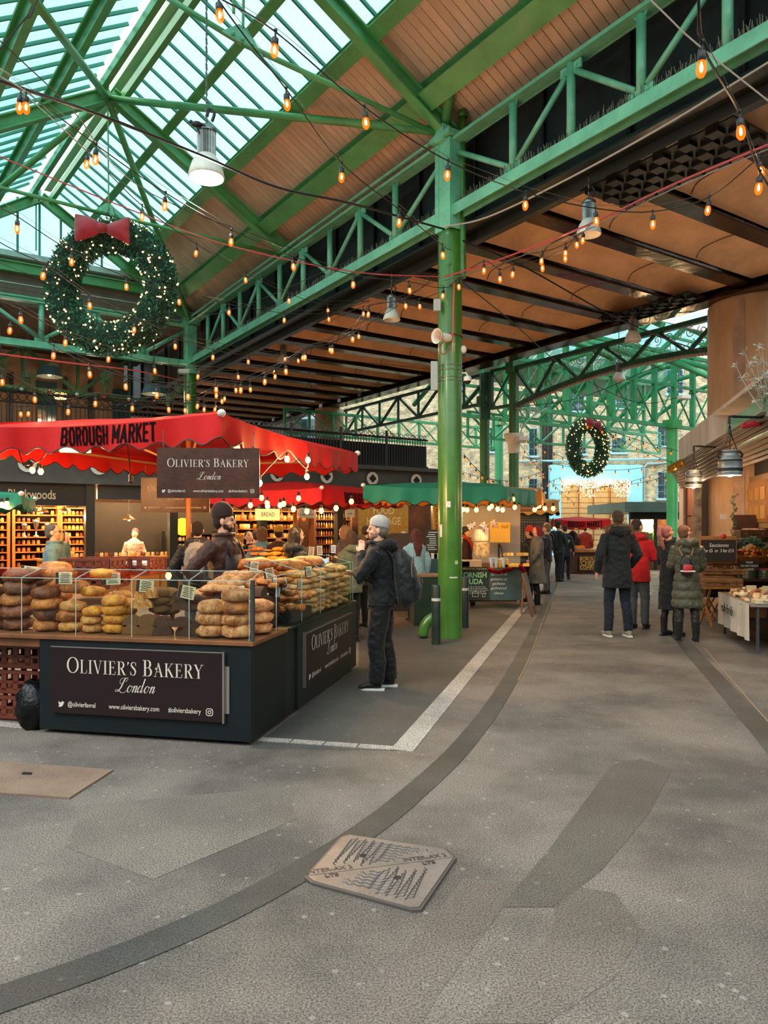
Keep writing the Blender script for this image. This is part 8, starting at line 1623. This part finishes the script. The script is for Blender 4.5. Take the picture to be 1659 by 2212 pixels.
# churn lamps on brackets
ZINC = mat('zinc_churn', '8f9391', r=.4, m=.55, var=.3, vs=7)
def churn(label, x, y, Y, w, arm):
    c = P(x, y, Y); r = w*Y/F/2; h = r*2.2; o = thing('churn_lamp', label, 'lamp', c)
    MB().lathe([(r*.97, .0), (r, .02), (r*1.02, .05), (r*.98, .06), (r*.98, h*.55), (r*1.01, h*.57), (r*.98, h*.60), (r*.78, h*.76), (r*.66, h*.82), (r*.66, h*.93), (r*.78, h*.95), (r*.78, h), (.01, h*1.0)], 28, c).build('churn_body', ZINC, o, smooth=True)
    MB().lathe([(r*1.03, .045), (r*1.04, .05), (r*1.04, .075), (r*1.0, .08)], 28, c).lathe([(r*1.0, h*.56), (r*1.03, h*.575), (r*1.03, h*.60), (r*.95, h*.62)], 28, c).build('dark_hoop', BLACK, o)
    for s in (-1, 1): MB().tube([c+V((s*(r*.72+abs(cos(a))*r*.36), 0, h*.82+sin(a)*r*.30)) for a in [-pi/2+pi*i/8 for i in range(9)]], .012, 6).build('handle', BLACK, o)
    MB().ball(c+ZU*.02, (r*.34, r*.34, r*.3), 12, 8).build('bulb', mat('churn_bulb', (1, .78, .5), emit=16), o, smooth=True); point_light(c-ZU*.1, 16 if Y < 9 else 5, (1, .7, .4))
    top_ = P(arm[0], arm[1], Y); ch = MB()
    for s in (-1, 1): ch.tube([c+V((s*r*.7, 0, h*.95)), c+V((s*r*.2, 0, h*1.5)), top_-ZU*.1], .006, 4)
    n = int((top_.z-c.z-h)/.05)
    for i in range(n): ch.tube([c+ZU*(h+.05*i)+V((.008*(i % 2), 0, 0)), c+ZU*(h+.05*i+.05)+V((-.008*(i % 2), 0, 0))], .006, 4)
    ch.build('chain', BLACK, o); MB().tube([top_-ZU*.08, top_, top_+V((.05, 0, 0)), P(arm[2], arm[1]+2, Y+.1)], .016, 6).build('bracket', BLACK, o); return o
churn('nearer and larger zinc milk churn lamp lit from below on the kiosk', 1577, 1027, 8.2, 49, (1575, 900, 1660)); churn('farther and smaller zinc milk churn lamp hanging from the kiosk bracket', 1498, 1053, 10.6, 34, (1499, 964, 1545))
# sausage stand: chalk board in a case lid, suitcases, baskets
def Kpx(x, y, Y): return P(x, y, Y)
LEA = mat('tan_leather', '8a5f36', r=.5, var=.35, vs=5, bump=.2, bs=40); LEAD = mat('dark_leather', '4a2f1e', r=.5, var=.3, vs=5)
cbd = thing('sausage_chalkboard', 'black chalkboard in an open case lid with sausage prices in white lettering', 'chalkboard', P(1550, 1215, 12)); c = P(1550, 1187, 12)
MB().box(c, (.60, .04, .44), R(-6)).build('case_lid', mat('case_pine', 'a06a36', r=.6, var=.2, vs=4), cbd, bev=.01); MB().box(c+V((0, -.03, -.02)), (.54, .02, .36), R(-6)).build('board', mat('chalk_black2', '2b2320', r=.8), cbd)
M_ = Matrix.Translation(c+V((0, -.045, 0))) @ Matrix.Rotation(R(-6), 4, 'Z') @ Matrix.Rotation(R(90), 4, 'X')
text_mesh('Saucissons', .085, M_ @ Matrix.Translation((0, .07, 0)), WHT, cbd, shear=.2, sx=.85); text_mesh('for £5  or  3 for £13', .075, M_ @ Matrix.Translation((0, -.02, 0)), WHT, cbd, sx=.75, bold=.0006)
def suitcase(label, c, w, d, h, rz, lid=None, m=LEA):
    o = thing('suitcase', label, 'suitcase', c, rz); MB().box((0, 0, h/2), (w, d, h)).build('case', m, o, world=False, bev=.012); MB().box((0, 0, h/2), (w*1.01, d*1.01, .012)).build('seam', LEAD, o, world=False)
    for s in (-1, 1): MB().box((s*w*.3, -d/2-.006, h*.55), (.03, .012, .05)).build('clasp', mat('brass', 'b08a4a', r=.3, m=.8), o, world=False)
    MB().tube([(-.06, -d/2, h*.5), (-.05, -d/2-.03, h*.5), (.05, -d/2-.03, h*.5), (.06, -d/2, h*.5)], .008, 6).build('handle', LEAD, o, world=False)
    if lid: 
        a = lid; MB().box((0, 0, 0), (w, .03, d*.9)).xf(Matrix.Translation((0, d/2+.02, h+d*.42)) @ Matrix.Rotation(-a, 4, 'X')).build('lid', m, o, world=False, bev=.01)
    return o
tbk = thing('suitcase_stand', 'folding wooden stand under the tan suitcases beside the olive coat', 'stand', V((P(1560, 0, 12).x, 12, 0))); a = tbk.location
for s in (-.28, .28): MB().beam(a+V((s, -.25, 0)), a+V((s, .2, .62)), .03).beam(a+V((s, .2, 0)), a+V((s, -.2, .62)), .03).build('leg', WOODP, tbk)
MB().box(a+ZU*.635, (.7, .5, .03)).build('top', WOODP, tbk)
suitcase('tan suitcase standing on the folding stand with an open lid', a+V((-.02, 0, .65)), .56, .4, .13, R(-5), .25); suitcase('dark suitcase tray of dried sausages under the price board', V((P(1560, 0, 12.3).x, 12.3, P(1556, 1240, 12.3).z)), .72, .38, .10, R(-6), None); suitcase('open brown suitcase on the upper shelf full of pale sausages', V((P(1622, 0, 12.6).x, 12.6, P(1620, 1162, 12.6).z)), .46, .3, .14, R(-6), .15, LEAD)
SAUS = mat('floured_sausage', 'c9a088', r=.7, var=.3, vs=20, rnd=.2)
sp_ = MB().tube([(-.07, 0, 0), (-.04, 0, .004), (.04, 0, .004), (.07, 0, 0)], [.008, .016, .016, .008], 8).build('sausage', SAUS, world=False, smooth=True)
random.seed(19)
tag(sp_, 'dried sausage in the tray under the price board', 'sausage', 'sausages under the price board'); sp_.location = V((P(1560, 0, 12.3).x-.25, 12.25, P(1556, 1227, 12.3).z))
for i in range(30): dup(sp_, V((P(1560, 0, 12.3).x+random.uniform(-.32, .32), 12.3+random.uniform(-.14, .14), P(1556, 1227, 12.3).z+.02*(i//15))), random.uniform(0, 3))
for i in range(18): dup(sp_, V((P(1626, 0, 12.6).x+random.uniform(-.17, .17), 12.6+random.uniform(-.1, .1), P(1620, 1144, 12.6).z+.0*i)), random.uniform(0, 3), 'pale sausage in the open brown suitcase on the upper shelf', 'sausages in the open suitcase')
# shelf with tins, notice, fruit
shf = thing('display_shelf', 'dark shelf with round tins at the right of the kiosk', 'shelf', V((P(1625, 0, 12.3).x, 12.3, 0))); b = shf.location; MB().box(b+V((.15, 0, .74)), (1.0, .5, .04)).build('shelf', DW, shf); MB().box(b+V((.15, .24, .36)), (1.0, .04, .70)).build('front', mat('warm_boards', '7d4f2a', r=.6, var=.3, vs=4), shf)
for i, (x, l) in enumerate(((1613, 'left'), (1650, 'right'))):
    q = V((P(x, 0, 12.2).x, 12.2, .762)); o = thing('round_tin', l+' round silver tin of red nuts on the kiosk shelf', 'tin', q); MB().lathe([(.001, 0), (.14, 0), (.14, .14), (.134, .14), (.134, .02)], 20, q).build('tin', STN, o, smooth=False); mb = MB(); [mb.ball(q+V((random.uniform(-.1, .1), random.uniform(-.1, .1), .145)), .02, 6, 4) for _ in range(40)]; mb.build('contents', mat('red_nuts', '9a3a34', r=.5), o, kind='stuff')
nt_ = thing('notice_board', 'small black notice reading please do not touch above the left tin', 'sign', P(1618, 1222, 12.1)); MB().box(P(1618, 1222, 12.1), (.32, .02, .16)).build('board', MATS['chalk_black2'], nt_); [text_mesh(t, .045, plane_M(P(1618, 1215+i*7.5, 12.1)+V((0, -.014, 0)), (1, 0, 0), ZU), WHT, nt_, sx=.8) for i, t in enumerate(('PLEASE', 'DO NOT TOUCH', 'SAMPLES!'))]
for i in range(34): q = V((P(1635, 0, 12.4).x+random.uniform(-.22, .3), 12.45+random.uniform(-.1, .1), 1.06+random.uniform(0, .26))); o = MB().ball((0, 0, 0), .03, 8, 6).build('orange_fruit', mat(('fr_a', 'fr_b', 'fr_c')[i % 3], ('d8791c', 'c9491c', 'c9a02c')[i % 3], r=.45), world=False, smooth=True); o.location = q; tag(o, ('orange', 'red', 'yellow')[i % 3]+' small fruit piled on the kiosk display', 'fruit', ('orange', 'red', 'yellow')[i % 3]+' fruit on the kiosk display')
random.seed(23); gf = MB()
for i in range(40): t_2 = i/40; foliage(gf, P(1553+100*t_2, 1170+10*sin(t_2*7)+6, 12.2), (.09, .06, .06), 16, .05)
for i in range(26): foliage(gf, P(1585+4*sin(i*.8), 1172-i*4.2, 12.2), (.04, .03, .03), 6, .035)
tag(gf.build('leaf_garland', mat('eucalyptus', '4f6a50', r=.7, var=.4, vs=30)), 'leafy garland trailing over the kiosk display and up the wall', 'garland')
tag(MB().ball(P(1562, 1159, 12), .05, 12, 8).build('bauble', MATS['red_bauble'], smooth=True), 'red bauble on the leafy garland of the kiosk', 'bauble')
ws_ = MB().box(V((P(1640, 0, 12.75).x, 12.75, P(0, 1163, 12.6).z-.03)), (1.3, .5, .03)).build('upper_shelf', DW, shf); MB().box(V((P(1640, 0, 12.95).x, 12.95, .95)), (1.3, .05, .5)).build('warm_backboard', MATS['warm_boards'], shf)
fb_ = V((P(1637, 0, 12.4).x, 12.45, .763)); tag(MB().lathe([(.10, 0), (.10, .02), (.03, .04), (.03, .20), (.16, .24), (.36, .36), (.34, .36), (.10, .26)], 20, fb_).build('fruit_basket', WOODP), 'wooden footed bowl under the piled small fruit', 'bowl')
# frosted tree on the roof
tr_ = thing('frosted_tree', 'frosted white branching tree with red ribbon on top of the kiosk', 'tree', P(1640, 895, 8.6)); random.seed(29); br_ = MB(); lf = MB()
for i in range(26):
    p0 = P(1650, 905, 8.6)+V((random.uniform(-.05, .3), 0, random.uniform(0, .3))); d = V((random.uniform(-1, .6), random.uniform(-.6, .3), random.uniform(.2, 1.2))).normalized(); pts = [p0+d*.11*j+V((0, 0, .012*j*j)) for j in range(5)]; br_.tube(pts, [.010, .008, .006, .005, .003], 5)
    for p in pts[1:]: foliage(lf, p, (.05, .05, .05), 9, .035)
br_.build('branches', mat('frost_twig', 'b9a894', r=.8), tr_); lf.build('frosted_leaves', mat('frost_leaf', 'c4c0b0', r=.8, var=.3, vs=40), tr_, kind='stuff')
rb_ = MB(); [rb_.ball(P(1607+i*4.2, 915+2*sin(i), 8.4), .024, 6, 4) for i in range(10)]; [rb_.ball(P(1604+i*4.0, 922-i*.6, 8.35), .026, 6, 4) for i in range(9)]; rb_.build('red_berries', mat('red_berry', 'b5202c', r=.35), tr_, kind='stuff')
# front table with cheese pieces
ft = thing('cheese_table', 'grey topped table with a white printed cloth at the right edge', 'table', G(1620, 1405)); A0_, A1_ = G(1556, 1369), G(1620, 1412); zt = P(1620, 1306, A1_.y).z
dv = (A1_-A0_).normalized(); pv = V((-dv.y, dv.x, 0)); pv = pv if pv.x > 0 else -pv
MB().hexa([A0_+ZU*(zt-.03)-dv*.1, A1_+ZU*(zt-.03), A1_+pv*1.2+ZU*(zt-.03), A0_+pv*1.2-dv*.1+ZU*(zt-.03), A0_+ZU*zt-dv*.1, A1_+ZU*zt, A1_+pv*1.2+ZU*zt, A0_+pv*1.2-dv*.1+ZU*zt]).build('tabletop', mat('grey_top', '8a8580', r=.4, m=.3), ft)
for q in (A1_+pv*.10-dv*.05, A1_+pv*1.1-dv*.05, A0_+pv*.06, A0_+pv*1.1): MB().box(V((q.x, q.y, zt/2)), (.03, .03, zt)).build('leg', WIRE, ft)
vs = []; n = 26
for i in range(n+1): 
    t_2 = i/n; p = A0_-dv*.1+(A1_-A0_+dv*.1)*t_2
    for z, f in ((zt+.004, 0), (zt*.6, .5), (.16, 1)): vs.append(V((p.x, p.y, z))-pv*(.012+.02*f*sin(i*1.1)))
cm = MB().add(vs, [(3*i+r_, 3*i+3+r_, 3*i+4+r_, 3*i+1+r_) for i in range(n) for r_ in (0, 1)]).build('tablecloth', mat('white_cloth', 'c9c4bb', r=.8, var=.1, vs=3), ft, smooth=True)
ux = dv if dv.x > 0 else dv; text_mesh('really for life', .19, plane_M(A0_+(A1_-A0_)*.36-pv*.045+ZU*.44, dv, ZU), BLT, ft, shear=.3, sx=.8)
jr = MB(); q0 = A0_+(A1_-A0_)*.84-pv*.045; jp = [(-.07, .16), (-.08, .45), (-.05, .54), (-.06, .60), (.06, .60), (.05, .54), (.08, .45), (.07, .16), (-.07, .16)]; jr.ribbon([q0+dv*x+ZU*z for x, z in jp], [.008]*9, pv*-1, .002); [jr.ribbon([q0+dv*(.03*cos(a)+random.uniform(-.03, .03))+ZU*(.2+.03*j+.01*sin(a)) for a in (0, 1, 2, 3)], [.005]*4, pv*-1, .002) for j in range(9)]; jr.build('jar_drawing', BLT, ft)
CP = [mat('cheese_piece%d' % i, c_, r=.6, var=.2, vs=12, rnd=.15) for i, c_ in enumerate(('dcb888', 'c99a6c', 'e0c8a4', 'c07a54'))]; random.seed(41); cpo = []
for i in range(4): o = MB().hexa([(-.05, -.025, 0), (.05, -.02, 0), (.045, .025, 0), (-.045, .02, 0), (-.048, -.02, .03), (.045, -.02, .035), (.04, .02, .03), (-.045, .02, .032)]).build('cheese_piece', CP[i], world=False, bev=.004); cpo.append(o); o.location = A0_+pv*(.2+.1*i)+dv*(.5+.1*i)+ZU*(zt+.01); tag(o, ('tan', 'brown', 'cream', 'reddish')[i]+' wrapped cheese piece heaped on the front table', 'cheese', ('tan', 'brown', 'cream', 'reddish')[i]+' cheese pieces on the front table')
for i in range(140): o = dup(random.choice(cpo), A0_+pv*random.uniform(.05, 1.0)+dv*random.uniform(-.02, 1.55)+ZU*(zt+.005+.03*(i % 3)), random.uniform(0, 3))
tr2 = thing('wooden_tray', 'pale wooden tray with an ink scrawl at the front of the cheese table', 'tray', A1_+pv*.3); q = A1_-dv*.14+pv*.42; rz = math.atan2(pv.y, pv.x); MB().box(q+ZU*(zt+.03), (.7, .22, .05), rz).build('tray', mat('pale_ply', 'cbb898', r=.7, var=.15, vs=6), tr2, bev=.004); text_mesh('Truffle', .05, plane_M(q-dv*-.112+ZU*(zt+.03)-pv*.2, pv, ZU), INK, tr2, shear=.3)
for i in range(4): o = MB().box((0, 0, .06), (.14, .012, .10)).build('upright_card', CARDM, world=False); o.location = A0_+pv*(.35+.2*i)+dv*(.35+.05*i)+ZU*(zt+.03); o.rotation_euler = (0, 0, rz+.2); tag(o, 'cream label card standing among the cheese pieces', 'card', 'label cards on the front table')
st2 = thing('folding_stool', 'folding wooden stool under the tan suitcase by the table', 'stool', G(1556, 1345)); b = G(1548, 1345)+V((0, .2, 0)); 
for s in (-.12, .12): MB().beam(b+V((-.12, s, 0)), b+V((.12, s, .42)), .025).beam(b+V((.12, s, 0)), b+V((-.12, s, .42)), .025).build('leg', WOODP, st2)
MB().box(b+ZU*.43, (.3, .28, .02)).build('seat', LEAD, st2); suitcase('dark box case resting on the folding stool', b+ZU*.44, .34, .26, .12, .1, None, LEAD)
